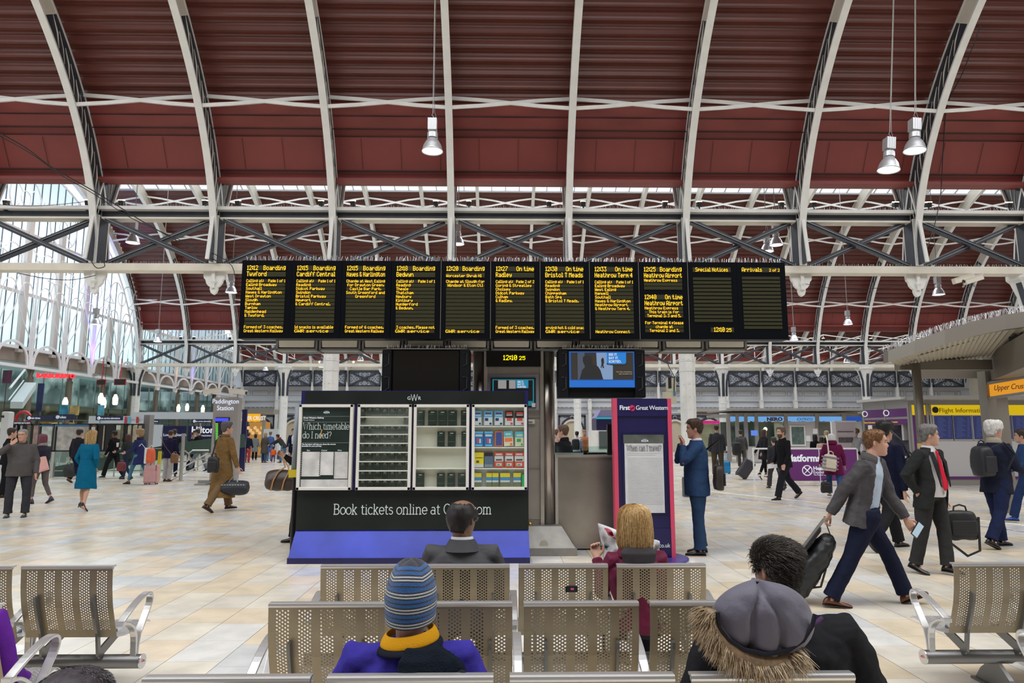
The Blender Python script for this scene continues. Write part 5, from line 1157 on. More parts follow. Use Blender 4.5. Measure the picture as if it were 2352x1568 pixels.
obj('newspaper',q,M('newsprint',(.55,.53,.48),.6,nz=.6,ns=25),label='crumpled newspaper lying on the right bench seat',category='newspaper')
# ================= hanging lamps
LMP=M('lamp_aluminium',(.60,.61,.64),.35,.6); 
def hang(px,py,Y,ztop,lab,grp,sc=1.0,tilt=(0,0)):
    p=at(px,py,Y); e=empty('bell_lamp',p,label=lab,category='lamp',group=grp); e.rotation_euler=(tilt[0],tilt[1],0); 
    global L0
    if 'L0' not in globals() or L0 is None:
        L0=e; s=1
        q=MB(); q.lathe([(.0,.30),(.075,.29),(.09,.26),(.13,.21),(.175,.13),(.20,.03),(.215,0),(.20,.0),(.17,.12),(.11,.2),(.0,.24)],n=28); obj('reflector',q,LMP,e,smooth=True)
        q=MB(); q.lathe([(.196,.012),(.196,.016)],n=28); obj('bulb_disc',q,E('lamp_white',(1,.97,.98),5),e)
        q=MB(); q.lathe([(.105,.28),(.105,.38)],n=20); q.lathe([(.05,.38),(.05,.43)],n=12); obj('collar',q,LMP,e)
        q=MB(); q.box(0,0,.55,.17,.17,.24)
        for k in range(4): q.bx(-.09+.05*k,-.075+.05*k,-.092,.092,.43,.67)
        obj('ballast',q,LMP,e)
        q=MB(); q.tube([(0,0,.67),(.02,0,.72),(-.02,0,.76),(0,0,.8),(0,0,9)],.008,n=5); q.tube([(.05,0,.67),(.06,.0,.74),(.035,0,.82),(.02,0,1.2),(.015,0,9)],.005,n=4); obj('cable',q,GRY,e)
    else:
        for ch in L0.children:
            c=ch.copy(); COL.objects.link(c); c.parent=e
    for ch in e.children:
        if ch.name.startswith('cable'):
            me=ch.data.copy(); ch.data=me
            for v in me.vertices:
                if v.co.z>5: v.co.z=(ztop-p.z)/sc; v.co.x-=math.tan(tilt[1])*(ztop-p.z)*.0
    e.scale=(sc,sc,sc); return e
L0=None
NL=['bell lamp hanging left of centre before the near roof','lower of the two large bell lamps at upper right','upper of the two large bell lamps at upper right']
hang(993,348,12.9,15.2,NL[0],'large bell lamps'); hang(2041,391,12.9,15.2,NL[1],'large bell lamps',tilt=(0,.10)); hang(2101,347,12.9,15.2,NL[2],'large bell lamps',tilt=(0,.08))
for i,(x,y,Y,l) in enumerate([(305,558,21,'bell lamp seen through the girder at upper left'),(1052,561,22,'bell lamp half hidden behind a white rib'),(1762,578,21.5,'lower bell lamp of the pair above the Arrivals panel'),(1783,563,21,'upper bell lamp of the pair above the Arrivals panel'),
 (531,672,25,'bell lamp just left of the departure board'),(219,745,28,'bell lamp before the violet lit tracery'),(2156,677,24,'bell lamp below the girder at right'),(1948,745,32,'bell lamp left of the one below the girder at right'),(1824,781,34,'bell lamp beside the lower right corner of the departure board'),(362,785,36,'small bell lamp above the left far girder'),(500,810,50,'tiny bell lamp far left under the third roof'),
 (828,828,46,'small bell lamp beside the white column behind the stand'),(738,843,53,'tiny bell lamp left of the column behind the stand'),(1656,833,50,'tiny bell lamp right of the column with the grey box'),(1945,832,46,'tiny bell lamp right of the kiosk post'),(610,850,54,'tiny bell lamp before the scrollwork at left')]):
    hang(x,y,Y,roofz(Y)+.45,l,'distant bell lamps',1.0 if Y<45 else 1.1)
def upl(px,py,Y,i):
    p=at(px,py,Y); e=empty('girder_floodlight',p,label=f'small floodlight clamped on the near girder, {od(i)} from left',category='light',group='floodlights on the near girder')
    q=MB(); q.box(0,0,-.05,.12,.12,.13,rx=.3); q.tube([(0,0,-.1),(.03,0,-.25)],.02); q.box(.02,0,-.26,.1,.1,.03); obj('body',q,BLK,e); q=MB(); q.box(0,-.02,.02,.13,.12,.03,rx=.3); obj('lens',q,E('flood_warm',(1,.85,.55),4),e)
for i,x in enumerate((15,203,280,472,547,738,811,1001,1077,1261,1339,1527,1605,1794,1868,2056,2132,2316)): upl(x,461+(x/2352)*6,17.85,i)
def cable_run(P,r,lab,cat='cable'):
    q=MB(); q.tube(crv([at(*p) for p in P]),r,n=5); return obj('cable',q,M('cable_black',(.015,.015,.017),.5),label=lab,category=cat)
cable_run([(-20,295,14),(60,340,14.8),(120,385,15.6),(200,430,16.9),(250,460,17.5),(330,510,17.55),(420,560,17.55),(505,603,17.6)],.014,'thick black cable sagging down from the left roof to the girder')
cable_run([(-20,302,14),(70,352,14.8),(140,402,15.6),(215,445,16.9),(300,500,17.5),(400,545,17.55),(520,598,17.6),(540,640,17.6)],.01,'thinner black cable beside the thick one at upper left')
cable_run([(0,470,17.6),(60,473,17.6),(130,470,17.6),(203,462,17.6)],.008,'thin cable along the girder top at far left')
cable_run([(40,627,17.6),(110,640,17.6),(170,642,17.6),(220,632,17.6)],.01,'thin cable looping under the girder at left')
cable_run([(210,600,17.55),(222,615,17.55),(240,612,17.55),(238,600,17.55)],.012,'small coil of cable on the second rib foot')
cable_run([(1850,652,17.6),(1930,664,17.6),(2010,662,17.6),(2085,655,17.6)],.008,'thin cable looping below the girder at right')
cable_run([(2252,60,14.6),(2210,170,16),(2176,240,16.8),(2166,350,17.3),(2160,450,17.6),(2140,540,17.6),(2112,608,17.6)],.012,'dark cable running down the right roof to the girder')
e=empty('junction_box',at(1541,884,17.4),label='cream electrical boxes strapped to the column behind the blue suit man',category='box')
q=MB(); q.box(0,0,.0,.2,.25,.35); q.box(-.05,0,-.33,.3,.25,.3); obj('box_body',q,M('box_cream',(.42,.40,.30),.5),e); q=MB(); q.box(-.06,-.13,.05,.08,.02,.28); obj('vent',q,BLK,e); q=MB(); q.box(.05,-.14,-.22,.05,.05,.1); obj('plug',q,M('plug_blue',(.05,.15,.3),.4),e); q=MB(); q.tube([(.04,-.14,-.18),(.06,-.14,.2),(-.05,0,.5),(-.12,.1,1.2)],.012); obj('lead',q,BLK,e)
# ================= people
def ground(px,py):
    r=ray(px,py); return V((0,0,HC))+r*(-HC/r.z)
WR=bpy.data.textures.new('cloth_folds','CLOUDS'); WR.noise_scale=.11; WR.noise_depth=2
WR2=bpy.data.textures.new('hair_tufts','CLOUDS'); WR2.noise_scale=.02; WR2.noise_depth=2
def soft(o,vox,disp=0,it=3,tex=None):
    m=o.modifiers.new('skin','REMESH'); m.mode='VOXEL'; m.voxel_size=vox; m.use_smooth_shade=True
    if it: m=o.modifiers.new('smooth','SMOOTH'); m.iterations=it; m.factor=.6
    if disp: m=o.modifiers.new('folds','DISPLACE'); m.texture=tex or WR; m.strength=disp; m.mid_level=.5; m.texture_coords='LOCAL'
def cl(c,r=.85,fuzz=.18): return M('cloth_%02x%02x%02x'%tuple(int(255*min(1,q)) for q in c)+('s' if r<.6 else ''),c,r,nz=.10,ns=9,bump=fuzz,bs=220,spec=.12)
def skinm(c): return M('skin_%02x%02x%02x'%tuple(int(255*q) for q in c),c,.5,nz=.05,ns=20,spec=.35,sub=.12)
def hairm(c):
    n='hair_%02x%02x%02x'%tuple(int(255*q) for q in c)
    if n in MATS: return MATS[n]
    m=M(n,c,.5,nz=.35,ns=60,spec=.35); return m
SK=(.50,.29,.21); SKD=(.18,.09,.055); SKO=(.50,.29,.19)
HT=[(-.118,.018,.070,-.012),(-.105,.036,.083,-.035),(-.085,.047,.086,-.055),(-.060,.055,.087,-.070),(-.035,.062,.086,-.080),(-.010,.068,.084,-.090),(.015,.072,.083,-.097),(.040,.075,.088,-.102),(.065,.074,.083,-.103),(.085,.066,.072,-.094),(.100,.053,.054,-.077),(.111,.034,.032,-.05),(.118,.006,.006,-.014)]
def hsec(z):
    z=max(-.118,min(.118,z))
    for a,b in zip(HT,HT[1:]):
        if z<=b[0]: t=(z-a[0])/(b[0]-a[0]); return [a[i]+(b[i]-a[i])*t for i in (1,2,3)]
    return HT[-1][1:]
def gs(d,s): return math.exp(-d*d/(2*s*s))
def hpt(t,z,off=0,face=True):
    w,f,b=hsec(z); sx=sin(t); cy=cos(t)
    x=(w+off)*math.copysign(abs(sx)**.9,sx); y=((f+off) if cy>0 else -(b-off))*math.copysign(abs(cy)**.9,cy)
    if face and cy>.15:
        d=0; ax=abs(x)
        nz=0
        for a,b2 in zip([(.04,0),(.025,.003),(.008,.008),(-.012,.019),(-.024,.023),(-.034,.012),(-.042,0)],[(.025,.003),(.008,.008),(-.012,.019),(-.024,.023),(-.034,.012),(-.042,0),(-.2,0)]):
            if b2[0]<=z<=a[0]: nz=a[1]+(b2[1]-a[1])*(a[0]-z)/(a[0]-b2[0])
        d+=nz*gs(ax,.0085+.004*(z<-.015)); d-=.011*gs(ax-.031,.013)*gs(z-.012,.010); d+=.005*gs(z-.033,.008)*(ax<.05); d+=.005*gs(ax-.044,.016)*gs(z+.018,.016)
        d+=.0055*gs(ax,.02)*(gs(z+.052,.0042)+gs(z+.064,.0045)); d-=.003*gs(ax,.025)*gs(z+.058,.002); d+=.006*gs(ax,.018)*gs(z+.092,.012); d-=.003*gs(z+.076,.006)*gs(ax,.02)
        y+=d
    return V((x,y,z))
def headrings(mb,Mx,nz=34,n=36,offf=None,z0=-.118,z1=.118,face=True):
    R=[]
    for i in range(nz+1):
        z=-.118*cos(PI*i/nz)
        R.append([Mx@(hpt(2*PI*k/n,z,offf(2*PI*k/n,z) if offf else 0,face)+V((0,0,(offf(2*PI*k/n,z)*1.0 if offf else 0)*sm(.02,.116,z)))) for k in range(n)])
    mb.loft(R)
def sm(a,b,x): t=max(0,min(1,(x-a)/(b-a))); return t*t*(3-2*t)
def hairline(t,front=.072,back=-.075):
    a=abs(((t+PI)%(2*PI))-PI)/PI  # 0 front 1 back
    P=[(0,front),(.22,front-.004),(.32,.045),(.40,-.005),(.46,.0),(.52,.028),(.60,-.03),(.75,back),(1,back)]
    for p,q in zip(P,P[1:]):
        if a<=q[0]: return p[1]+(q[1]-p[1])*(a-p[0])/(q[0]-p[0])
    return back
def hair(style,Mx,col,par,lod,thick=.014,front=.072):
    mb=MB()
    if style in ('short','bald','crop'):
        th=.006 if style=='crop' else thick
        def off(t,z):
            m=sm(-.006,.010,z-hairline(t,front))
            if style=='bald':
                a=abs(((t+PI)%(2*PI))-PI)/PI; m*=1-sm(.092,.110,z+(.03 if a<.5 else 0)+.012*noise.noise(V((t*3,z*20,0)))); 
                if a<.30: m=0
            q=noise.noise(V((sin(t)*22,cos(t)*22,z*30)))*.45+noise.noise(V((sin(t)*50,cos(t)*50,z*60)))*.25
            top=1+.5*sm(.06,.11,z)*(style!='bald')
            if style=='bald': top=1.25-1.0*sm(.0,.09,z)
            return m*th*(top+q)-.010*(1-m)
        headrings(mb,Mx,30 if lod<2 else 14,40 if lod<2 else 18,off,face=False)
        o=obj('hair',mb,hairm(col),par,smooth=True); return o
    L=-.135 if style=='bob' else -.24
    T=[(.132,.012,.010,-.02),(.126,.05,.04,-.06),(.105,.078,.074,-.10),(.080,.091,.078,-.114),(.05,.097,.066,-.12),(0,.100,.035,-.124),(-.05,.103,.022,-.12),(-.10,.101,.01,-.11),(L,.085 if style=='bob' else .10,-.02,-.10),(L-.004,.05,-.03,-.07)]
    n=48 if lod<2 else 18; R=[]
    for z,w,f,b in T:
        ring_=[]
        for k in range(n):
            t=2*PI*k/n; g=1+.035*noise.noise(V((sin(t)*9,cos(t)*9,z*3)))+.02*noise.noise(V((sin(t)*30,cos(t)*30,z*4)))
            ring_.append(Mx@V((w*sin(t)*g,(f if cos(t)>0 else -b)*cos(t)*g,z)))
        R.append(ring_)
    mb.loft(R[::-1]); o=obj('hair',mb,hairm(col),par,smooth=True)
    m=o.modifiers.new('sub','SUBSURF'); m.levels=m.render_levels=1 if lod else 2
    return o
def strands(par,Mx,T,n,cols,name='hair_strands',zspan=(.0,1),jit=.006,w=.0011,seed=1):
    "strands running down a ring table T of (z,w,f,b)"
    random.seed(seed); mb=MB()
    for i in range(n):
        t=random.uniform(0,2*PI); s0=random.uniform(0,.35)*zspan[1]; s1=random.uniform(.75,1)*zspan[1]; P=[]; ph=random.random()*6; o_=random.uniform(0,jit); mb.m=i%len(cols)
        for k in range(9):
            u=(s0+(s1-s0)*k/8)*(len(T)-1); j=min(int(u),len(T)-2); f_=u-j; z,w_,f,b=[T[j][q]+(T[j+1][q]-T[j][q])*f_ for q in range(4)]
            tt=t+.06*sin(ph+k*.5); P.append(Mx@V(((w_+o_)*sin(tt),((f+o_) if cos(tt)>0 else -(b-o_))*cos(tt),z+o_*.4)))
        mb.tube(P,[w*.5]+[w]*7+[w*.2],n=3,cap=False)
    return obj(name,mb,[hairm(c) for c in cols],par,kind='stuff')
def tufts(par,Mx,n,cols,front=.072,ln=.035,seed=2,w=.0013,flow=(0,-.3,-.5),off=.010):
    random.seed(seed); mb=MB(); c=0
    while c<n:
        t=random.uniform(0,2*PI); z=random.uniform(-.08,.118)
        if z<hairline(t,front)+.005: continue
        c+=1; p=hpt(t,z,off,False); p.z+=off*sm(.02,.116,z); nr=V((p.x*1.2,p.y,max(0,z)*1.2)).normalized(); fl=V(flow)+V((random.uniform(-.5,.5),random.uniform(-.5,.5),random.uniform(-.4,.4)))
        fl=fl-nr*fl.dot(nr); d=(fl.normalized()*.9+nr*.16).normalized(); l=ln*random.uniform(.5,1.2)*(1+.6*sm(.05,.11,z)); mb.m=c%len(cols)
        P=[Mx@(p-nr*.004),Mx@(p+d*l*.5+nr*l*.12),Mx@(p+d*l+nr*l*.02)]; mb.tube(P,[w*1.3,w,w*.2],n=3,cap=False)
    return obj('hair_strands',mb,[hairm(q) for q in cols],par,kind='stuff')
def hand(mb,W,d,t,side,sc,curl=25,spread=.0,lod=0):
    "W wrist, d finger direction, t thumb direction"
    d=d.normalized(); t=(t-d*t.dot(d)).normalized(); n=d.cross(t)*side  # palm normal
    R_=[]
    for u,w,h in ((-.01,.024,.020),(.015,.032,.018),(.05,.041,.015),(.085,.040,.012)):
        c=W+d*u*sc; R_.append([c+t*w*sc*cos(a)+n*h*sc*sin(a) for a in [2*PI*k/10 for k in range(10)]])
    mb.loft(R_)
    for i,(o_,L) in enumerate(((.030,.070),(.010,.078),(-.011,.072),(-.030,.056))):
        p=W+d*.078*sc+t*o_*sc; a=rad(curl*(.8+.1*i)); pts=[p-d*.012*sc]; dd=d; 
        for k,l in enumerate((.42,.33,.25)):
            pts.append(p); 
            dd=(d*cos(a*(k+.6))+n*sin(a*(k+.6))).normalized(); p=p+dd*L*l*sc
        pts.append(p); r=.0085*sc; mb.tube(pts,[r,r*1.02,r*.95,r*.9,r*.7],n=6 if lod else 8)
    p=W+d*.02*sc+t*.026*sc; q=p+(d*.6+t*.75+n*.25).normalized()*.035*sc; q2=q+(d*.9+t*.25+n*.35).normalized()*.03*sc; q3=q2+(d*.9+n*.4).normalized()*.022*sc
    mb.tube([p-t*.01*sc,p,q,q2,q3],[.014*sc,.013*sc,.0115*sc,.010*sc,.007*sc],n=7)
def person(label,px=None,ytop=None,ybot=None,hd=0,loc=None,s=1.,wf=1.,skin=SK,lean=3,legs=((18,5),(-14,-30)),arms=((-8,8,8,5),(8,8,25,5)),foot=None,
    hy=0,hp=0,hairs='short',hc=(.03,.02,.015),lod=1,top='jacket',tc=(.02,.02,.03),hem=None,tc2=None,pc=(.02,.022,.03),sh=(.02,.015,.012),open_=0,belly=0,seat=None,heel=0,skirt=False,collar=None,bare=False,
    curl=(30,30),boots=0,front=.072,thd=(None,None),sw=1.,brow=True,roll=0,hthick=.014,flare=1.,shine=.85,group=None,sideof=0,hscale=1.,fold=.02,noshoe=False,twist=0):
    RT=Matrix.Rotation(-rad(twist),3,'Z')
    def rig(s):
        J={}; T=V((sin(rad(roll)),sin(rad(lean)),cos(rad(lean)))).normalized(); Pv=V((0,0,0)); J['T']=T; J['P']=Pv
        J['nb']=Pv+T*.50*s; J['hips']=[]; J['knee']=[]; J['ank']=[]; J['toe']=[]; J['fp']=[]
        for i,sd in enumerate((-1,1)):
            h=V((sd*.092*s*wf**.5,0,-.03*s)); a,b=legs[i][:2]; o=legs[i][2] if len(legs[i])>2 else 2
            k=h+V((sd*sin(rad(o)),sin(rad(a)),-cos(rad(a)))).normalized()*.42*s; an=k+V((0,sin(rad(b)),-cos(rad(b))))*.40*s
            fp=(foot[i] if foot else (0 if b>-20 else min(60,-b-10)))
            J['hips'].append(h); J['knee'].append(k); J['ank'].append(an); J['fp'].append(fp); J['toe'].append(an+V((0,.17*s*cos(rad(fp)),-.17*s*sin(rad(fp))-.08*s*cos(rad(fp)))))
        J['sho']=[];J['elb']=[];J['wri']=[];J['hdv']=[]
        for i,sd in enumerate((-1,1)):
            S_=Pv+T*.428*s+RT@V((sd*.178*s*wf**.7*sw,0,0)); a,o,b,q=arms[i][:4]
            def dr(p,o): return RT@V((sd*sin(rad(o)),sin(rad(p))*cos(rad(o)),-cos(rad(p))*cos(rad(o))))
            e=S_+dr(a,o)*.29*s; wv=dr(b,q); J['sho'].append(S_); J['elb'].append(e); J['wri'].append(e+wv*.25*s); J['hdv'].append(wv)
        lo=min(min(J['ank'][i].z-.085*s*cos(rad(J['fp'][i]))-(heel if heel else 0)*0,J['toe'][i].z) for i in (0,1)); J['lo']=lo
        nk=(T+V((0,.18,0.2))).normalized(); J['hc']=J['nb']+nk*.145*s*1.0; J['top']=J['hc'].z+.125*s*hscale+.012
        return J
    if loc is None:
        g=ground(px,ybot); zt=at(px,ytop,g.y).z; J=rig(1); s=zt/(J['top']-J['lo']); loc=g
    J=rig(s); base=V(loc); rz=-rad(hd)
    lift=-J['lo'] if seat is None else seat
    e=empty('person',(base.x,base.y,0),rz,label=label,category='person')
    if group: e['group']=group
    Z=V((0,0,lift)); vx=(.0075,.012,.022)[lod]
    mv=lambda p:p+Z
    P=mv(J['P']); T=J['T']; nb=mv(J['nb']); HCn=mv(J['hc'])
    X=V((1,0,0)); F=T.cross(X)*-1; F=X.cross(T)*-1 if False else T.cross(X)
    if F.y<0: F=-F
    X=RT@X; F=RT@F
    HM=Matrix.Translation(HCn)@Matrix.Rotation(-rad(hy+twist),4,'Z')@Matrix.Rotation(-rad(hp),4,'X')@Matrix.Scale(s*hscale,4)
    # ---- body
    b=MB(); headrings(b,HM,40 if lod==0 else 24,44 if lod==0 else 24)
    for sd in (-1,1): b.ball(HM@V((sd*.073,-.012,.0)),1,10,(.009*s,.018*s,.031*s))
    b.tube([P+T*.42*s,nb,HM@V((0,-.03,-.05))],[.062*s,.056*s,.055*s],n=14)
    def ringT(t,rx,ry,yo=0,n=16,xo=0): c=P+T*t*s+F*yo*s; return [c+X*(rx*s*sin(2*PI*k/n)+xo)+F*ry*s*cos(2*PI*k/n) for k in range(n)]
    b.loft([ringT(-.08,.10,.08),ringT(0,.135*wf**.5,.085),ringT(.14,.12*wf**.5,.08),ringT(.32,.14*wf**.5,.085),ringT(.40,.12,.07),ringT(.47,.06,.05)])
    for i,sd in enumerate((-1,1)):
        S_,El,Wr=[mv(J[k][i]) for k in ('sho','elb','wri')]; b.tube([S_.lerp(P+T*.40*s,.4),S_,S_.lerp(El,.5),El,El.lerp(Wr,.4),Wr],[.035*s,.036*s,.034*s,.030*s,.030*s,.025*s],n=10)
        d=J['hdv'][i]; th=thd[i]; 
        if th is None: th=V((-sd*.2,.7,.7))
        hand(b,Wr+d*.012*s,d,V(th),sd,s,curl[i],lod=lod)
        H_,K_,A_=[mv(J[k][i]) for k in ('hips','knee','ank')]; b.tube([H_,H_.lerp(K_,.5),K_,K_.lerp(A_,.35)+V((0,-.015*s,0)),K_.lerp(A_,.75),A_],[.07*s,.062*s,.047*s,.050*s,.035*s,.033*s] if bare else [.06*s,.052*s,.032*s,.034*s,.028*s,.027*s],n=12)
        fp=J['fp'][i]; R=Matrix.Rotation(-rad(fp),3,'X'); b.tube([A_+R@V((0,-.02,-.03))*s,A_+R@V((0,.06,-.05))*s,A_+R@V((0,.14,-.065))*s],[.033*s,.03*s,.02*s],n=8)
    bo=obj('body',b,skinm(skin),e,smooth=True); soft(bo,(.0055,.010,.02)[lod],0,1)
    # ---- face
    if brow and lod<2:
        q=MB()
        for sd in (-1,1): q.ball(HM@(hpt(sd*.36,.012)+V((0,-.009,0))),.0125*s,10)
        ey=obj('eye',q,M('eye_white',(.55,.53,.50),.2),e,smooth=True)
        q=MB()
        for sd in (-1,1): q.ball(HM@(hpt(sd*.36,.012)+V((.001,.0015,0))),.0052*s,8)
        obj('iris',q,M('iris_dark',(.05,.04,.04),.15),ey,smooth=True)
        q=MB()
        for sd in (-1,1): q.tube([HM@(hpt(sd*a,.033+c)+V((0,.0015,0))) for a,c in ((.16,-.004),(.34,.001),(.52,-.003),(.62,-.008))],[.0022*s,.0038*s,.003*s,.001*s],n=5)
        obj('eyebrow',q,hairm(tuple(.6*v for v in hc)),e)
        q=MB(); q.tube([HM@(hpt(a,-.058)+V((0,.0005,0))) for a in (-.26,-.13,0,.13,.26)],[.001*s,.0036*s,.0042*s,.0036*s,.001*s],n=6); obj('lips',q,skinm((skin[0]*.72,skin[1]*.48,skin[2]*.48)),e,smooth=True)
    if hairs: hair(hairs,HM,hc,e,lod,hthick,front)
    # ---- upper garment
    hm=hem if hem is not None else {'jacket':-.14,'coat':-.42,'suit':-.17,'long':-.62}[top]
    tm=cl(tc,shine); tp=MB(); W=wf
    def cr(t,rx,ry,yo=0,xo=0,drop=0):
        "ring, open at the front when open_"
        c=P+T*t*s+F*yo*s+V((0,0,-drop*s)); n=24
        if drop: c=P+V((0,0,-drop*s))+F*yo*s
        if not open_: return [c+X*rx*s*sin(2*PI*k/n)+F*ry*s*cos(2*PI*k/n) for k in range(n)]
        a0=rad(open_); ps=[]
        for k in range(13): a=a0+(2*PI-2*a0)*k/12; ps.append(c+X*rx*s*sin(a)+F*ry*s*cos(a))
        th=max(.02,vx*1.8)/s
        for k in range(12,-1,-1): a=a0+(2*PI-2*a0)*k/12; ps.append(c+X*(rx-th)*s*sin(a)+F*(ry-th)*s*cos(a))
        return ps
    mf=(V((0,(J['knee'][0].y+J['knee'][1].y)/2,0))*.6)
    R_=[]
    if seat is not None: R_+= [cr(-.06,.17*W,.13)]
    elif hm<-.2:
        n=5
        for k in range(n): 
            dz=-hm*(1-k/n); f_=dz/.6; R_.append([p+mf*min(1,dz/.42)*.5 for p in cr(0,(.185+.05*f_*flare)*W,(.150+.07*f_*flare),-.0,0,dz)])
    else: R_+= [cr(hm,.195*W*flare**.5,.15+belly*.3,belly*.2),cr(hm*.5,.188*W,.147+belly*.4,belly*.25)]
    fem=.9 if skirt or hairs in('bob','long') else 1
    R_+= [cr(.0,.180*W,.14+belly*.6,belly*.4),cr(.12,.168*W*fem,.132+belly*.8,belly*.5),cr(.25,.185*W,.136+belly*.4,belly*.2),cr(.36,.192*W,.132),cr(.41,.168*W*sw,.112),cr(.455,.115*W**.5,.094),cr(.485,.085,.084),cr(.505,.078,.078)]
    tp.loft(R_)
    for i,sd in enumerate((-1,1)):
        S_,El,Wr=[mv(J[k][i]) for k in ('sho','elb','wri')]; Sh=S_+V((-sd*.012*s,0,-.005*s)); a=.062*s*W**.5
        tp.tube([Sh.lerp(P+T*.38*s,.5),Sh,Sh.lerp(El,.35),Sh.lerp(El,.8),El,El.lerp(Wr,.3),Wr.lerp(El,.12),Wr],[a*1.05,a*1.08,a,a*.9,a*.88,a*.82,a*.68,a*.66],n=14)
    to=obj('coat' if hm<-.2 else 'jacket',tp,tm,e,smooth=True); soft(to,vx,fold*(1 if lod<2 else .6),3)
    # ---- shirt under an open jacket
    if open_ or tc2:
        q=MB(); k_=.94
        q.loft([ringT(-.06,.165*W*k_,.120+belly*.5,belly*.4),ringT(.0,.165*W*k_,.122+belly*.6,belly*.4),ringT(.12,.155*W*k_,.118+belly*.75,belly*.5),ringT(.25,.165*W*k_,.118+belly*.35,belly*.2),ringT(.36,.165*W*k_,.112),ringT(.43,.14*W*k_,.09),ringT(.49,.075,.07),ringT(.525,.068,.068)])
        o=obj('shirt',q,cl(tc2 or (.6,.62,.66)),e,smooth=True); soft(o,vx,.008,2)
    if collar:
        q=MB(); n=28
        ch,cr_,cc=collar[:3]; a0=.75 if len(collar)>3 else .0
        ri=[]
        for k in range(n+1):
            a=a0+(2*PI-2*a0)*k/n; u=V((sin(a),cos(a),0)); c=nb-T*.012*s; lowf=-.03*s*max(0,cos(a))
            dn=V((0,0,1)); ri.append([c+X*u.x*(.070+cr_)*s+F*u.y*(.070+cr_)*s+T*(ch*s+lowf),c+X*u.x*(.066+cr_)*s+F*u.y*(.066+cr_)*s+T*(ch*s+lowf),c+X*u.x*.062*s+F*u.y*.062*s+T*(-.02*s+lowf),c+X*u.x*(.085+cr_*1.7)*s+F*u.y*(.085+cr_*1.4)*s+T*(-.02*s+lowf)])
        q.loft(ri); o=obj('collar',q,cl(cc),e,smooth=False); m=o.modifiers.new('sub','SUBSURF'); m.levels=m.render_levels=1
    # ---- trousers
    if not bare:
        q=MB(); rw=W**.5
        q.loft([ringT(-.10,.14*rw,.10),ringT(-.03,.168*rw,.125),ringT(.05,.165*rw,.125+belly*.3),ringT(.09,.150*rw,.110+belly*.3)])
        for i,sd in enumerate((-1,1)):
            H_,K_,A_=[mv(J[k][i]) for k in ('hips','knee','ank')]; hem_=A_.lerp(K_,boots if boots else -.02)
            m_=.9 if skirt or boots else 1.06
            q.tube([H_+V((0,0,.05*s)),H_,H_.lerp(K_,.5),K_,K_.lerp(A_,.4),hem_.lerp(K_,.1),hem_],[.09*s*rw,.102*s*rw,.090*s*m_,.070*s*m_,.066*s*m_**2,.062*s*m_**3,.066*s*m_**3],n=16)
        o=obj('trousers',q,cl(pc),e,smooth=True); soft(o,vx,.016 if lod<2 else .01,3)
    # ---- shoes
    if not noshoe:
      for i,sd in enumerate((-1,1)):
        A_=mv(J['ank'][i]); R=Matrix.Rotation(-rad(J['fp'][i]),3,'X'); q=MB(); hl=heel
        prof=[(-.075,.010,.02),(-.065,.028,.055),(-.03,.034,.085+boots*.3),(.02,.034,.08+boots*.25),(.06,.040,.055),(.11,.044,.040),(.155,.036,.030),(.18,.016,.020),(.187,.004,.012)]
        ri=[]
        for y,w_,h_ in prof:
            lift_=hl*max(0,min(1,(.07-y)/.10)); zb=-.078+lift_; 
            ri.append([A_+R@V((w_*cos(a)*(1 if sin(a)<.2 else .8),y,zb+h_*(.5+.5*sin(a)) if sin(a)>0 else zb+h_*.5*(1+sin(a)*1.0)))*s for a in [2*PI*k/12 for k in range(12)]])
        q.loft(ri); o=obj('shoe',q,M('leather_%02x%02x%02x'%tuple(int(255*v) for v in sh),sh,.3,nz=.1,ns=20),e,smooth=True); m=o.modifiers.new('sub','SUBSURF'); m.levels=m.render_levels=1
        q=MB()
        if hl: q.tube([A_+R@V((0,-.055,-.045+hl*.6))*s,A_+R@V((0,-.06,-.078-.004))*s],[.016*s,.006*s],n=8)
        else:
            ri=[]
            for zb in (-.086,-.074): ri.append([A_+R@V((w_*1.05*sg,y,zb))*s for sg,L in ((1,prof),(-1,prof[::-1])) for y,w_,h_ in L])
            q.loft(ri)
        obj('sole',q,M('sole_black',(.02,.018,.016),.6),o)
    e['s']=s
    Mw=Matrix.Translation((base.x,base.y,0))@Matrix.Rotation(rz,4,'Z')
    info=dict(e=e,s=s,Mw=Mw,HM=HM,P=P,T=T,F=F,X=X,nb=nb,J=J,Z=Z,wrist=[Mw@(mv(J['wri'][i])+J['hdv'][i]*.07*s) for i in (0,1)],sho=[Mw@mv(J['sho'][i]) for i in (0,1)],hip=[Mw@mv(J['hips'][i]) for i in (0,1)])
    return info
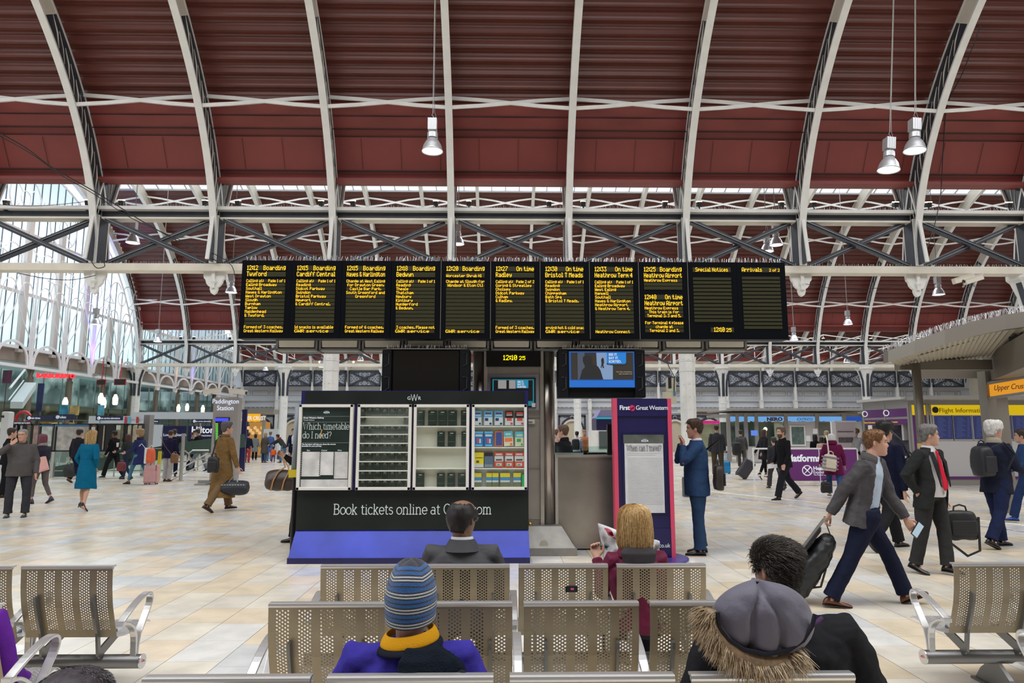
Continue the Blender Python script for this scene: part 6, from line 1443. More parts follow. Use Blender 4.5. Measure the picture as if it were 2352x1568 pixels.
def box_bag(name,c,w,d,h,col,lab,cat='bag',rz=0,ry=0,strap=None,pocket=True,r=.5,vox=.01,handle=True,puff=1,rx=0,group=None,sg=None):
    "soft bag centred at c (world)"
    e=empty(name,c,rz,label=lab,category=cat); e.rotation_euler=(rx,ry,rz)
    if group: e['group']=group
    q=MB(); R_=[]
    if 'duffel' in name or 'hold' in name:
        for x,k in ((-.5,.45),(-.485,.72),(-.42,.93),(-.2,1.04),(.2,1.04),(.42,.93),(.485,.72),(.5,.45)):
            R_.append([V((x*w,d/2*k*cos(a)*(1-.25*max(0,sin(a))),h*(.5*k*sin(a)*(1 if sin(a)>0 else .85))-.02*h)) for a in [2*PI*j/20 for j in range(20)]])
    else:
      for t,k in ((-.5,.80),(-.46,.95),(-.2,1.05*puff),(.15,1.0),(.40,.90),(.5,.62)):
        R_.append([V((w/2*k*math.copysign(abs(cos(a))**.65,cos(a)),d/2*k*math.copysign(abs(sin(a))**.65,sin(a)),t*h)) for a in [2*PI*j/20 for j in range(20)]])
    q.loft(R_); mt=M('bag_%02x%02x%02x'%tuple(int(255*v) for v in col),col,r,nz=.1,ns=15); o=obj('body',q,mt,e,smooth=True); m=o.modifiers.new('sub','SUBSURF'); m.levels=m.render_levels=1; m=o.modifiers.new('f','DISPLACE'); m.texture=WR; m.strength=.035; m.texture_coords='LOCAL'
    if 'duffel' in name or 'hold' in name: pocket=False
    if pocket: q=MB(); q.box(0,-d*.5,-.08*h,w*.72,.03,h*.5); obj('pocket',q,mt,e,bev=.012)
    if handle: q=MB(); q.tube([(-w*.2,0,h*.46),(-w*.17,0,h*.62),(0,0,h*.68),(w*.17,0,h*.62),(w*.2,0,h*.46)],.011,n=6); obj('handle',q,mt if not sg else sg,e)
    if strap:
        q=MB(); Mi=(Matrix.Translation(c)@e.rotation_euler.to_matrix().to_4x4()).inverted(); q.tube([Mi@V(p) for p in strap],0,flat=(.03,.008)); obj('strap',q,mt if not sg else sg,e)
    return e
BLKC=(.008,.008,.010); NVC=(.008,.011,.034); CHC=(.03,.032,.034)
WALK=((26,14),(-12,-36)); WALK2=((-12,-36),(26,14)); STAND=((4,-2,3),(-3,-4,3))
HANG=((-4,9,6,6),(6,9,14,6))
P=person
# ---- left group
P('person in black jacket with back turned, at the left frame edge',8,982,1142,hd=50,tc=BLKC,pc=BLKC,legs=STAND,arms=((-6,14,10,8),(10,14,40,4)))
gm=P('grey haired person in grey jacket covering mouth with a hand, standing at left',36,984,1187,hd=158,tc=(.085,.078,.078),pc=(.035,.035,.042),legs=((3,-2,6),(2,-3,5)),arms=((-4,12,16,4),(60,25,189,-46)),hc=(.22,.21,.20),hairs='crop',belly=.045,wf=1.22,lod=0,collar=(.05,.01,(.05,.05,.055)),skin=(.52,.28,.20),hy=12,open_=0,thd=(None,V((.3,-.3,.9))),curl=(30,18),sh=(.02,.05,.045))
q=MB()
for sd in (-1,1): ring(q,0,0,0,.001,.001,3)
q=MB(); 
for sd in (-1,1): q.tube([gm['HM']@(V((sd*.031,.098,.012))+V((.018*cos(a),-.004*abs(cos(a)),.012*sin(a)))) for a in [2*PI*k/14 for k in range(15)]],.0015,n=4)
q.tube([gm['HM']@V((-.013,.098,.014)),gm['HM']@V((.013,.098,.014))],.0015,n=4)
for sd in (-1,1): q.tube([gm['HM']@V((sd*.049,.094,.014)),gm['HM']@V((sd*.076,-.01,.012))],.0015,n=4)
obj('glasses',q,BLK,gm['e'])
P('person with purple red bob and black puffer jacket, holding a pink carton bag',88,995,1156,hd=-75,tc=(.018,.015,.03),pc=(.12,.10,.10),legs=((14,0),(-6,-30)),arms=((10,6,60,0),(10,8,60,2)),hairs='long',hc=(.12,.03,.045),skirt=True,sh=(.02,.018,.04),boots=.2,collar=(.06,.02,(.22,.20,.18)),shine=.5)
q=at(88,1068,16.1); e=empty('carton_bag',q,rz=.15,label='pink patterned carton bag held by the purple haired person',category='bag'); e.rotation_euler=(0,-.33,.1)
m=MB(); m.box(0,0,0,.34,.12,.30); obj('carton',m,M('carton_print',(.50,.30,.45),.5,nz=.7,ns=40),e); m=MB(); m.box(.11,-.005,-.0,.13,.13,.305); m.box(0,0,-.15,.35,.125,.03); obj('carton_edge',m,M('carton_pink',(.62,.33,.30),.5),e)
P('person in dark jacket walking away, half hidden behind the teal coat',171,985,1107,hd=12,tc=(.02,.02,.028),pc=NVC,legs=WALK,sh=(.25,.08,.04))
box_bag('holdall',at(158,1082,22.8),.34,.16,.42,BLKC,'black tote bag carried beside the teal coat','bag')
tw=P('person with wavy blonde hair in teal knee length coat, seen from behind',192,987,1174,hd=12,top='coat',hem=-.50,tc=(.002,.105,.20),bare=True,pc=BLKC,legs=((6,-2,1),(-4,-14,1)),arms=((-12,14,26,-22),(-12,14,26,-22)),hairs='long',hc=(.45,.30,.13),lod=0,sh=(.02,.012,.03),heel=.055,collar=(.055,.006,(.002,.085,.17)),skirt=True,flare=.95,foot=(18,28),skin=(.56,.33,.24))
P('balding person in black jacket striding left past the boards',258,988,1098,hd=-78,skin=SKD,tc=BLKC,pc=(.015,.015,.018),legs=WALK,arms=((4,6,30,4),(20,6,95,0)),hairs='crop',hc=(.01,.01,.01),front=.085)
P('person with long auburn hair in dark green jacket, holding a coffee cup',290,996,1103,hd=-70,tc=(.025,.035,.035),pc=(.02,.03,.07),legs=WALK2,arms=((10,6,85,4),(6,8,30,0)),hairs='long',hc=(.09,.03,.025),skirt=True)
m=MB(); m.lathe([(.028,-.06),(.038,.06),(.042,.065),(.04,.08),(.02,.082)],n=14); obj('coffee_cup',m,M('cup_white',(.65,.60,.52),.5),loc=at(270,1022,23.4),label='white takeaway coffee cup with lid held in front of the auburn haired person',category='cup')
box_bag('handbag',at(279,1071,23.3),.30,.13,.30,(.16,.02,.025),'burgundy shoulder bag hanging low beside the auburn haired person','bag')
P('person with curly light brown hair in navy coat and jeans, walking left',316,987,1111,hd=-78,top='coat',hem=-.30,tc=(.022,.028,.10),pc=(.06,.17,.26),legs=((22,14),(-18,-42)),arms=((10,6,75,0),(4,12,20,4)),hairs='short',hc=(.30,.19,.10),hthick=.035,skirt=True,boots=.12,collar=(.07,.02,(.03,.03,.04)),foot=(0,40))
c=at(346,1046,22.4); e=box_bag('rucksack',c,.26,.26,.48,(.62,.10,.035),'orange and white rucksack on the back of the navy coat','backpack',strap=[c+V((-.1,-.1,.2)),c+V((-.25,-.12,.38)),c+V((-.36,-.05,.3))],sg=M('strap_white',(.6,.6,.6),.5))
m=MB(); m.box(-.1,-.02,0,.07,.27,.5); obj('side_panel',m,M('strap_white',(.6,.6,.6),.5),e,bev=.02)
def suitcase(c,w,h,d,col,lab,ry=0,rz=0,hand=None,hard=True):
    e=empty('suitcase',c,rz,label=lab,category='suitcase'); e.rotation_euler=(0,ry,rz)
    mt=M('case_%02x%02x%02x'%tuple(int(255*v) for v in col),col,.4,nz=.08,ns=6)
    m=MB(); m.box(0,0,h/2+.04,w,d,h); obj('shell',m,mt,e,bev=.035)
    m=MB(); m.box(0,-d/2-.008,h*.45,w*.8,.02,h*.6); obj('front_pocket',m,mt,e,bev=.008)
    m=MB(); m.box(w*.38,-d*.1,h/2+.04,.012,d*.9,h*1.01); m.tube([(-.06,0,h+.04),(-.05,0,h+.07),(.05,0,h+.07),(.06,0,h+.04)],.01); obj('trim',m,BLK,e)
    for sx in (-1,1):
        m=MB(); m.lathe([(.03,-.012),(.03,.012)],c=(sx*w*.38,-d*.3,.03),n=12,R=Matrix.Rotation(PI/2,3,'Y')); m.lathe([(.03,-.012),(.03,.012)],c=(sx*w*.38,d*.3,.03),n=12,R=Matrix.Rotation(PI/2,3,'Y')); obj('wheel',m,BLK,e)
    if hand is not None:
        Mi=(Matrix.Translation(c)@e.rotation_euler.to_matrix().to_4x4()).inverted(); hh=Mi@V(hand); m=MB()
        for sx in (-.06,.06): m.tube([(sx,0,h),(sx,0,max(h+.1,hh.z))],.008)
        m.tube([(-.07,0,hh.z),(.07,0,hh.z)],.014); obj('telescopic_handle',m,GRY,e)
    return e
g=ground(347,1112); suitcase(V((g.x,g.y,0)),.42,.58,.26,(.50,.27,.27),'pale pink hard suitcase behind the orange rucksack',rz=.15,hand=V((g.x,g.y,.95)))
P('person in navy blazer and pale grey trousers, walking away beside the pillar',384,987,1105,hd=4,tc=(.016,.014,.045),pc=(.42,.40,.40),top='suit',legs=((6,-2,2),(-4,-12,2)),arms=((8,14,40,-4),(2,14,30,0)),hairs='crop',hc=(.06,.035,.02),sh=(.07,.03,.02),shine=.85)
c=at(401,1052,23.4); box_bag('satchel',c,.26,.12,.32,(.20,.10,.045),'tan leather satchel hanging from a cross body strap','bag',strap=[c+V((-.08,-.1,.14)),c+V((-.3,-.16,.45)),c+V((-.46,-.12,.72))])
P('person in pale blue shirt and dark jacket just behind the navy blazer',394,985,1094,hd=-20,tc=BLKC,pc=NVC,legs=STAND,lod=2,collar=(.05,.0,(.35,.45,.6)))
P('person in dark suit and blue tie before the hotel hoarding',437,992,1080,hd=110,top='suit',open_=22,tc=(.012,.014,.03),pc=(.012,.014,.03),legs=STAND,lod=1,arms=((10,6,60,0),(10,6,60,0)),hc=(.06,.045,.03),front=.085)
P('person in black jacket and grey trousers leaning on the stair rail',459,985,1082,hd=-85,lean=16,tc=BLKC,pc=(.16,.18,.21),legs=((30,20),(-8,-24)),arms=((35,8,50,0),(35,8,50,0)),hc=(.06,.035,.025),hp=15)
br=P('grey haired person in long tan raincoat walking right with two bags',506,968,1174,hd=38,top='long',hem=-.66,tc=(.165,.095,.035),pc=(.16,.10,.05),legs=((22,10),(-14,-34)),arms=((-4,8,8,0),(8,14,18,6)),hc=(.07,.065,.065),lod=0,wf=1.1,collar=(.05,.012,(.13,.075,.03)),flare=1.15,sh=(.05,.025,.02),hy=20,fold=.035,hthick=.02,foot=(0,30))
c=at(490,1066,14.4); box_bag('shoulder_bag',c,.24,.12,.34,BLKC,'small black shoulder bag on the tan raincoat','bag',strap=[c+V((-.02,-.04,.15)),c+V((.08,-.10,.5)),br['sho'][0]+V((.05,-.12,.10)),br['sho'][0]+V((.12,.05,.12))])
c=br['wrist'][1]; c=at(540,1120,c.y-.1); e=box_bag('duffel_bag',c,.56,.26,.34,(.01,.014,.022),'black duffel bag with white handle stitching in the raincoat person\'s hand','bag',handle=False)
Mi=Matrix.Translation(c).inverted(); hp_=Mi@br['wrist'][1]
for dx in (-.09,.09):
    m=MB(); m.tube([(dx-.02,-.08,.12),(dx*.7,-.04,.2),hp_+V((0,0,-.02))],0,flat=(.025,.008)); obj('handle',m,M('handle_grey',(.22,.22,.23),.5),e)
m=MB()
for k in range(9): m.box(-.22+k*.055,-.128-.01*(1-abs(k-4)/5),.07,.03,.01,.009)
obj('stitching',m,M('stitch_white',(.6,.58,.5),.5),e)
far=[('in navy suit beside the blue post',553,992,1066,10,NVC,NVC,'short',(.03,.02,.02),1),('in dark top and red trousers queueing at the sandwich shop',567,994,1062,5,(.012,.015,.03),(.32,.04,.05),'short',(.03,.02,.02),1),('in grey waistcoat with black hair bun at the sandwich shop',584,996,1056,0,(.16,.18,.18),BLKC,'bob',(.012,.01,.01),1),
('in long grey brown coat queueing at the sandwich shop',606,993,1062,20,(.07,.06,.05),(.04,.07,.14),'bob',(.30,.20,.11),1),('in blue jacket next to the long grey coat',618,991,1058,0,(.05,.10,.30),(.12,.16,.25),'short',(.12,.10,.08),1)]
for d,x,a,b,h,tc,pc,hs,hc,l in far: P('person '+d,x,a,b,hd=h,tc=tc,pc=pc,hairs=hs,hc=hc,lod=2,legs=STAND,top='coat' if 'coat' in d else 'jacket')
P('small child in orange top beside the leaning person',627,1025,1062,hd=-10,tc=(.70,.12,.02),pc=(.10,.05,.16),lod=2,legs=STAND,hscale=1.35,wf=1.2)
P('person with red scarf leaning over the orange child',650,997,1062,hd=-80,lean=38,tc=(.035,.035,.035),pc=(.06,.15,.28),legs=((10,4),(-4,-12)),arms=((60,5,60,0),(60,5,60,0)),lod=2,hc=(.02,.015,.012),collar=(.05,.05,(.5,.05,.03)))
P('person in dark suit and red tie beside the far white column',671,984,1068,hd=165,top='suit',open_=24,tc=NVC,pc=NVC,legs=STAND,lod=1,hc=(.03,.02,.015))
hm_=P('person in black coat mostly hidden behind the leaflet stand, gripping a brown holdall',694,966,1243,hd=-88,tc=BLKC,pc=BLKC,legs=((8,4),(0,-4)),arms=((0,4,122,0),(0,4,110,0)),lod=1,thd=(V((0,0,1)),None),curl=(70,30))
c=at(650,1103,hm_['wrist'][0].y-.05); e=box_bag('holdall',c,.50,.26,.34,(.045,.026,.018),'brown patterned leather holdall with tan trim at the stand\'s left edge','bag',handle=False,r=.4)
Mi=Matrix.Translation(c).inverted(); hp_=Mi@hm_['wrist'][0]
m=MB()
for dx in (-.10,.06): m.tube([(dx-.03,-.142,-.14),(dx,-.148,.0),(dx+.05,-.10,.13),(dx*.3+.06,-.02,.20),tuple(hp_)],0,flat=(.02,.008))
obj('tan_strap',m,M('tan_leather',(.42,.22,.09),.45),e)
# ---- middle, behind the counter
P('person in black coat with brown hair behind the steel counter',1301,975,1190,hd=-60,tc=BLKC,pc=BLKC,legs=STAND,hc=(.09,.05,.03),collar=(.06,.01,BLKC))
P('pale faced person in dark jacket half hidden by the pylon edge',1281,985,1175,hd=150,tc=BLKC,pc=BLKC,legs=STAND,hc=(.10,.05,.03),skin=(.6,.4,.32))
b1=P('person in white shirt with black rucksack far behind the counter',1326,990,1078,hd=10,tc=(.5,.52,.6),pc=(.03,.04,.07),legs=STAND,lod=1)
c=at(1322,1020,b1['e'].location.y-.25); box_bag('rucksack',c,.36,.2,.50,BLKC,'black rucksack worn over the white shirt','backpack',handle=False)
P('person in orange vest and blue top far behind the counter',1343,987,1076,hd=180,tc=(.50,.20,.08),pc=BLKC,legs=STAND,lod=2,hc=(.35,.2,.1))
P('person in teal coat with pale hat far behind the counter',1357,993,1074,hd=-170,top='coat',tc=(.01,.22,.25),pc=BLKC,legs=STAND,lod=2,hc=(.5,.5,.48))
g=ground(1335,1080); suitcase(V((g.x,g.y-.6,0)),.5,.62,.3,(.02,.28,.60),'bright blue suitcase behind the counter')
# ---- blue suit
bs=P('person in blue suit eating with both hands raised, standing by the totem',1608,961,1272,hd=-82,top='suit',hem=-.20,tc=(.022,.052,.125),pc=(.020,.045,.10),legs=((3,-1,3),(-1,-5,5)),arms=((45,8,189,-36),(48,10,189,-34)),hc=(.055,.03,.018),lod=0,wf=1.12,belly=.03,collar=(.045,.0,(.62,.64,.68)),sh=(.015,.02,.03),thd=(V((.2,0,1)),V((-.2,-.1,1))),curl=(60,60),lean=0,hp=4)
tufts(bs['e'],bs['HM'],700,[(.055,.03,.018),(.03,.018,.012)],ln=.03)
c=at(1650,1095,9.35); box_bag('messenger_bag',c,.36,.14,.34,(.02,.014,.012),'dark messenger bag with tan edging behind the blue suit','bag',rz=1.35,strap=[c+V((0,-.12,.15)),c+V((-.02,-.16,.5)),bs['sho'][1]+V((.08,-.10,-.1)),bs['sho'][1]+V((.06,-.02,.08))])
P('person in dark jacket and brown trousers behind the blue suit',1650,975,1094,hd=12,tc=(.04,.042,.05),pc=(.07,.055,.035),legs=((3,-1),(-6,-16)),wf=1.15,hairs='crop')
g=ground(1667,1088); suitcase(V((g.x,g.y,0)),.36,.45,.25,(.01,.26,.62),'bright blue suitcase beside the brown trousers')
bp=P('person in grey jacket with black rucksack walking toward the coffee kiosk',1705,987,1076,hd=20,tc=(.07,.07,.07),pc=(.07,.07,.065),legs=WALK)
c=at(1692,1030,bp['e'].location.y-.15); box_bag('rucksack',c,.42,.28,.62,BLKC,'black rucksack on the grey jacket before the coffee kiosk','backpack',handle=False)
bw=P('person with long brown hair in black coat and heels, pulling a suitcase',1757,985,1101,hd=80,top='coat',hem=-.28,tc=(.018,.018,.022),pc=BLKC,legs=((14,2),(-12,-26)),arms=((-20,8,-30,6),(-24,10,-34,6)),hairs='long',hc=(.07,.04,.03),skirt=True,heel=.06,boots=.25,sh=BLKC,foot=(14,40),flare=1.2)
g=ground(1712,1100); suitcase(V((g.x-.2,g.y,.06)),.40,.66,.26,(.045,.045,.055),'dark grey soft suitcase trailing behind the long haired person',ry=.62,rz=-.05,hand=bw['wrist'][1])
P('person in black puffer jacket half hidden behind the bearded walker',1784,1003,1124,hd=-5,tc=(.025,.025,.03),pc=(.05,.045,.05),legs=WALK,shine=.45,hc=(.04,.03,.03))
bd=P('bearded person in black fleece striding left with folded papers',1806,980,1146,hd=-108,tc=(.008,.009,.011),pc=(.014,.014,.02),legs=((30,16,3),(-24,-44,3)),arms=((8,10,30,0),(-2,8,38,-8)),hc=(.10,.07,.05),lod=0,hthick=.02,front=.085,sh=BLKC,foot=(0,34),collar=(.05,.008,(.008,.009,.011)))
q=MB(); R_=[]
for i in range(8):
    z=-.118+.085*i/7; R_.append([bd['HM']@(hpt(rad(a),z,.006 if z<-.04 else .001)) for a in range(-80,81,10)])
q.loft(R_,cap=False,closed=False); obj('beard',q,hairm((.07,.045,.03)),bd['e'],smooth=True)
q=MB(); q.box(0,0,0,.24,.02,.09,ry=-.1); q.box(.01,.012,.01,.22,.01,.09,ry=.05); obj('papers',q,M('paper_white',(.72,.72,.74),.5),loc=bd['wrist'][1]+V((.0,-.03,-.02)),label='folded white papers in the bearded person\'s hand',category='papers')
for x,a,b,hd,tc,hc,hs,l in ((1878,996,1092,0,BLKC,(.012,.01,.01),'long','person with long black hair behind the purple barrier'),(1893,1002,1094,10,(.55,.40,.34),(.03,.018,.015),'long','person with dark hair in pale pink top behind the barrier'),(1905,988,1086,0,BLKC,(.35,.25,.15),'bob','person with fair hair behind the barrier'),(1914,992,1084,60,BLKC,(.012,.01,.01),'short','person with short black hair behind the barrier')):
    P(l,x,a,b,hd=hd,tc=tc,pc=BLKC,hairs=hs,hc=hc,lod=2,legs=STAND)
bu=P('grey haired person in burgundy hooded coat carrying a striped bag',1919,995,1143,hd=12,top='coat',hem=-.36,tc=(.105,.008,.045),pc=(.03,.08,.20),legs=((10,2),(-6,-20)),arms=((4,16,30,4),(-2,14,10,6)),hairs='bob',hc=(.50,.50,.48),wf=1.2,collar=(.10,.045,(.10,.008,.04)),sh=(.5,.45,.3),flare=1.0,foot=(0,30),lod=1)
c=at(1906,1062,bu['e'].location.y-.25); e=box_bag('striped_tote',c,.36,.14,.42,(.55,.50,.40),'cream and grey striped tote on the burgundy coat\'s shoulder','bag',ry=.15,strap=[c+V((-.02,-.02,.18)),c+V((-.05,-.04,.55)),c+V((.0,.12,.68))],sg=M('strap_cream',(.6,.58,.5),.6))
m=MB()
for k in range(4): m.box(0,-.005,-.14+k*.09,.375,.155,.035)
obj('stripe',m,M('stripe_mauve',(.20,.17,.22),.6),e)
c=at(1897,1118,bu['e'].location.y-.1); box_bag('handbag',c,.26,.14,.30,BLKC,'black handbag held low by the burgundy coat','bag')
P('person in pale grey coat leaning at the ticket kiosk',1967,984,1103,hd=60,top='coat',hem=-.4,lean=12,tc=(.34,.34,.35),pc=BLKC,legs=STAND,arms=((50,6,80,0),(45,6,85,0)),hairs='short',hc=(.16,.08,.03),hp=25,hthick=.02)
nb_=P('black haired person in navy overcoat passing behind the grey jacket',2047,968,1262,hd=68,top='coat',hem=-.22,tc=(.008,.010,.028),pc=(.012,.012,.016),legs=((28,14,2),(-22,-46,2)),arms=((10,6,30,0),(-8,10,0,4)),hairs='short',hc=(.008,.008,.008),hthick=.022,wf=1.15,foot=(0,42),shine=.9)
c=at(2092,1085,nb_['e'].location.y-.3); box_bag('shoulder_bag',c,.16,.12,.42,(.012,.016,.022),'black leather shoulder bag against the navy overcoat','bag',strap=[c+V((0,0,.2)),c+V((-.12,-.02,.45)),c+V((-.22,.05,.58))],r=.3)
# ---- the walker
wk=P('fair haired person in open dark grey jacket striding right, pulling a wheeled bag',1997,984,1390,hd=98,twist=34,lean=13,top='jacket',hem=-.13,open_=42,tc=(.070,.065,.072),tc2=(.42,.50,.62),pc=(.010,.013,.032),sh=(.13,.045,.022),legs=((33,20,1),(-24,-29,1)),foot=(-22,6),arms=((16,4,30,2),(-38,10,-30,6)),hc=(.20,.095,.04),skin=(.60,.34,.25),lod=0,wf=1.38,collar=(.06,.022,(.10,.09,.09),1),front=.083,hthick=.008,hy=-14,hp=2,curl=(35,75),fold=.03,shine=.5)
tufts(wk['e'],wk['HM'],900,[(.22,.11,.05),(.14,.07,.03)],front=.083,ln=.018,flow=(0,-.6,-.3))
q=MB(); q.box(0,0,0,.075,.012,.15,ry=.7,rz=.2); q.m=1; q.box(0,-.008,0,.066,.004,.135,ry=.7,rz=.2); obj('phone',q,[BLK,E('phone_glow',(.5,.65,.75),.8)],loc=wk['wrist'][0]+V((.04,-.05,-.04)),label='lit mobile phone in the walker\'s forward hand',category='phone')
h_=wk['wrist'][1]; g=ground(1768,1378); Dv=V((h_.x-g.x,h_.y-g.y,h_.z-.05)); 
e=empty('wheeled_bag',(g.x,g.y,.05),label='black soft wheeled bag pulled behind the walker',category='bag'); e.rotation_euler=(0,math.atan2(math.hypot(Dv.x,Dv.y),Dv.z),math.atan2(Dv.y,Dv.x))
LL=Dv.length; bm=M('bag_black_nylon',(.012,.014,.016),.45,nz=.2,ns=12)
q=MB(); q.loft([[V((x*sx,y*sx*1.,z)) for x,y in ((.02,-.17),(.22,-.16),(.25,0),(.22,.16),(.02,.17))] for z,sx in ((.03,.9),(.12,1.05),(.4,1.1),(.66,1.0),(.84,.7))]); o=obj('body',q,bm,e,smooth=True); m=o.modifiers.new('sub','SUBSURF'); m.levels=m.render_levels=4; m=o.modifiers.new('f','DISPLACE'); m.texture=WR; m.strength=.05; m.texture_coords='LOCAL'
q=MB(); q.box(-.0,0,.42,.03,.32,.8); obj('back_frame',q,BLK,e)
q=MB()
for s_ in (-.09,.09): q.tube([(-.02,s_,.0),(-.02,s_,LL-.02)],.009)
q.tube([(-.02,-.09,LL),(-.02,.09,LL)],.014); obj('telescopic_handle',q,GRY,e)
for s_ in (-.15,.15):
    q=MB(); q.lathe([(.045,-.012),(.045,.012)],c=(-.01,s_,.0),n=16,R=Matrix.Rotation(PI/2,3,'X')); obj('wheel',q,BLK,e)
q=MB(); q.tube([(-.03,.05,LL),(.10,.04,LL-.10),(.18,.0,.80)],0,flat=(.03,.008)); obj('strap',q,bm,e)
q=MB(); q.tube([(.24,-.08,.55),(.30,-.05,.38),(.24,.0,.3)],0,flat=(.02,.006)); obj('side_strap',q,bm,e)
# ---- red tie
rt=P('grey haired person in charcoal suit and red tie, one hand in pocket',2150,974,1319,hd=152,top='suit',hem=-.20,open_=40,tc=(.022,.024,.024),tc2=(.66,.64,.66),pc=(.030,.031,.031),sh=(.012,.013,.016),legs=((8,2,3),(-6,-16,3)),arms=((-8,12,2,4),(-20,30,12,-32)),hc=(.16,.15,.145),skin=(.56,.33,.24),lod=0,wf=1.18,belly=.045,collar=(.045,.0,(.66,.66,.68)),hy=-38,curl=(60,30),front=.076,hthick=.016,foot=(0,18))
tufts(rt['e'],rt['HM'],900,[(.18,.17,.165),(.08,.075,.07)],ln=.02,flow=(.2,-.5,-.3))
q=MB(); T_,F_,X_=rt['T'],rt['F'],rt['X']; s=rt['s']; Pp=rt['P']
def tpt(t,x,y): return Pp+T_*t*s+F_*y*s+X_*x*s
R_=[]
for t,w_,y in ((.475,.016,.092),(.455,.022,.100),(.44,.014,.104),(.36,.026,.126),(.25,.034,.150),(.13,.042,.180),(.06,.046,.190),(.02,.004,.185)):
    R_.append([tpt(t,-w_,y+.006),tpt(t,w_,y+.006),tpt(t,w_,y-.004),tpt(t,-w_,y-.004)])
q.loft(R_); obj('tie',q,cl((.55,.01,.035),.5),rt['e'])
q=MB()
for sd in (-1,1): q.loft([[tpt(.46,sd*.045,.088),tpt(.46,sd*.095,.075),tpt(.46,sd*.095,.065),tpt(.46,sd*.045,.078)],[tpt(.33,sd*.065,.150),tpt(.35,sd*.135,.135),tpt(.35,sd*.135,.125),tpt(.33,sd*.065,.14)],[tpt(.06,sd*.085,.200),tpt(.08,sd*.10,.196),tpt(.08,sd*.1,.186),tpt(.06,sd*.085,.19)]])
obj('lapel',q,cl((.018,.020,.020)),rt['e'])
q=MB(); q.box(*tpt(-.005,0,.165),.03*s,.02,.035*s); obj('belt_buckle',q,STL,rt['e'])
c=at(2207,1205,8.6); box_bag('laptop_bag',c,.42,.13,.36,BLKC,'black laptop bag with hanging strap behind the charcoal suit','bag',strap=[c+V((-.2,-.04,.12)),c+V((-.26,-.06,-.15)),c+V((0,-.08,-.36)),c+V((.17,-.06,-.3)),c+V((.2,-.04,.1))])
# ---- white haired
wh=P('white haired person in navy coat with black rucksack at right',2302,967,1257,hd=76,top='coat',hem=-.20,tc=(.014,.017,.035),pc=(.012,.018,.055),legs=((12,6,2),(-14,-30,2)),arms=((20,8,95,-10),(16,8,70,-10)),hc=(.62,.60,.58),skin=(.60,.32,.25),lod=0,wf=1.12,belly=.02,collar=(.07,.012,(.33,.30,.24),1),hthick=.026,sh=BLKC,hy=6,foot=(0,24))
tufts(wh['e'],wh['HM'],900,[(.66,.64,.62),(.5,.48,.46)],ln=.03)
c=wh['sho'][1].lerp(wh['hip'][1],.42)+V((-.30,.04,0)); box_bag('rucksack',c,.24,.30,.44,(.012,.012,.018),'black rucksack on the white haired person\'s back','backpack',rz=.1,strap=[c+V((.02,-.17,.2)),c+V((.18,-.2,.27)),c+V((.32,-.2,.1)),c+V((.2,-.2,-.12))])
P('person in blue jacket and blue trainers cut off by the right frame edge',2372,985,1200,hd=-60,tc=(.02,.05,.13),pc=(.015,.03,.09),legs=WALK,sh=(.03,.10,.45),lod=1,arms=((10,8,60,0),(10,8,60,0)))
# ================= seated figures
SIT=((84,4,6),(84,2,6))
def sit(label,px,ytop,Yb,s=.93,**k):
    Y=Yb+(.12 if Yb>4 else .20); x=at(px,ytop,Y).x; ln=k.get('lean',-6); ztop=at(px,ytop,Y-.0).z
    T=cos(rad(ln)); top_=(.50*T+.145*.86)*s+.125*s+.012; 
    kk=dict(legs=SIT,arms=((10,10,62,-12),(10,10,62,-12)),lean=-6,foot=(0,0)); kk.update(k)
    return person(label,loc=(x,Y,0),s=s,seat=ztop-top_,**kk)
ba=sit('balding person in grey wool coat seated in the farthest middle row',1062,1156,4.42,tc=(.075,.075,.082),hairs='bald',hc=(.015,.012,.012),skin=(.21,.115,.075),lod=0,wf=1.36,hscale=1.16,collar=(.055,.006,(.62,.64,.68)),hy=28,hp=6,lean=2,shine=.9,fold=.025,pc=CHC)
tufts(ba['e'],ba['HM'],500,[(.015,.012,.012),(.05,.04,.035)],front=-.2,ln=.02,w=.0009) if 0 else None
q=MB(); s=ba['s']; n=24; ri=[]
for k in range(n+1):
    a=.7+(2*PI-1.4)*k/n; X_,F_,T_,c=ba['X'],ba['F'],ba['T'],ba['nb']
    u=X_*sin(a)+F_*cos(a); ri.append([c+u*.085*s+T_*.022*s,c+u*.076*s+T_*.022*s,c+u*.095*s-T_*.05*s,c+u*.135*s-T_*.055*s])
q.loft(ri); o=obj('coat_collar',q,cl((.065,.065,.072)),ba['e']); 
q=MB()
H_=ba['HM']
for sd in (-1,1):
    q.tube([H_@(V((sd*.032,.098,.012))+V((.022*cos(a),-.004*abs(cos(a)),.016*sin(a)))) for a in [2*PI*k/14 for k in range(15)]],.0016,n=4); q.tube([H_@V((sd*.054,.094,.016)),H_@V((sd*.080,-.01,.014))],.0016,n=4)
obj('glasses',q,GRY,ba['e'])
# beanie person
be=sit('person in striped blue beanie and purple fleece seated in the nearest row',946,1304,2.44,tc=(.045,.035,.30),hairs=None,lod=0,wf=1.34,lean=-2,skin=(.60,.34,.27),shine=.95,fold=.03,pc=NVC,arms=((2,20,50,-18),(2,20,50,-18)),sw=1.0,hy=4)
H_=be['HM']; q=MB(); cyc=[0,1,0,1,0,2,2,0,2,2]; rows=44; R_=[]; n=48
for i in range(rows+1):
    t=i/rows; z=-.072+.225*t; k=1 if t<.38 else math.sqrt(max(0,1-((t-.38)/.622)**2.4)); k=max(.03,k)
    bulge=1+.05*sin(PI*min(1,t*1.6)); R_.append([H_@V((.098*k*bulge*sin(a)*(1-.05*(t>.62)*abs(sin(a*2.5))),(.112*k*bulge*cos(a)-.006),z-.012*t*cos(a)*0+.018*(1-t)*cos(a)+.008*(t>.6)*abs(cos(a*2)) )) for a in [2*PI*j/n for j in range(n)]])
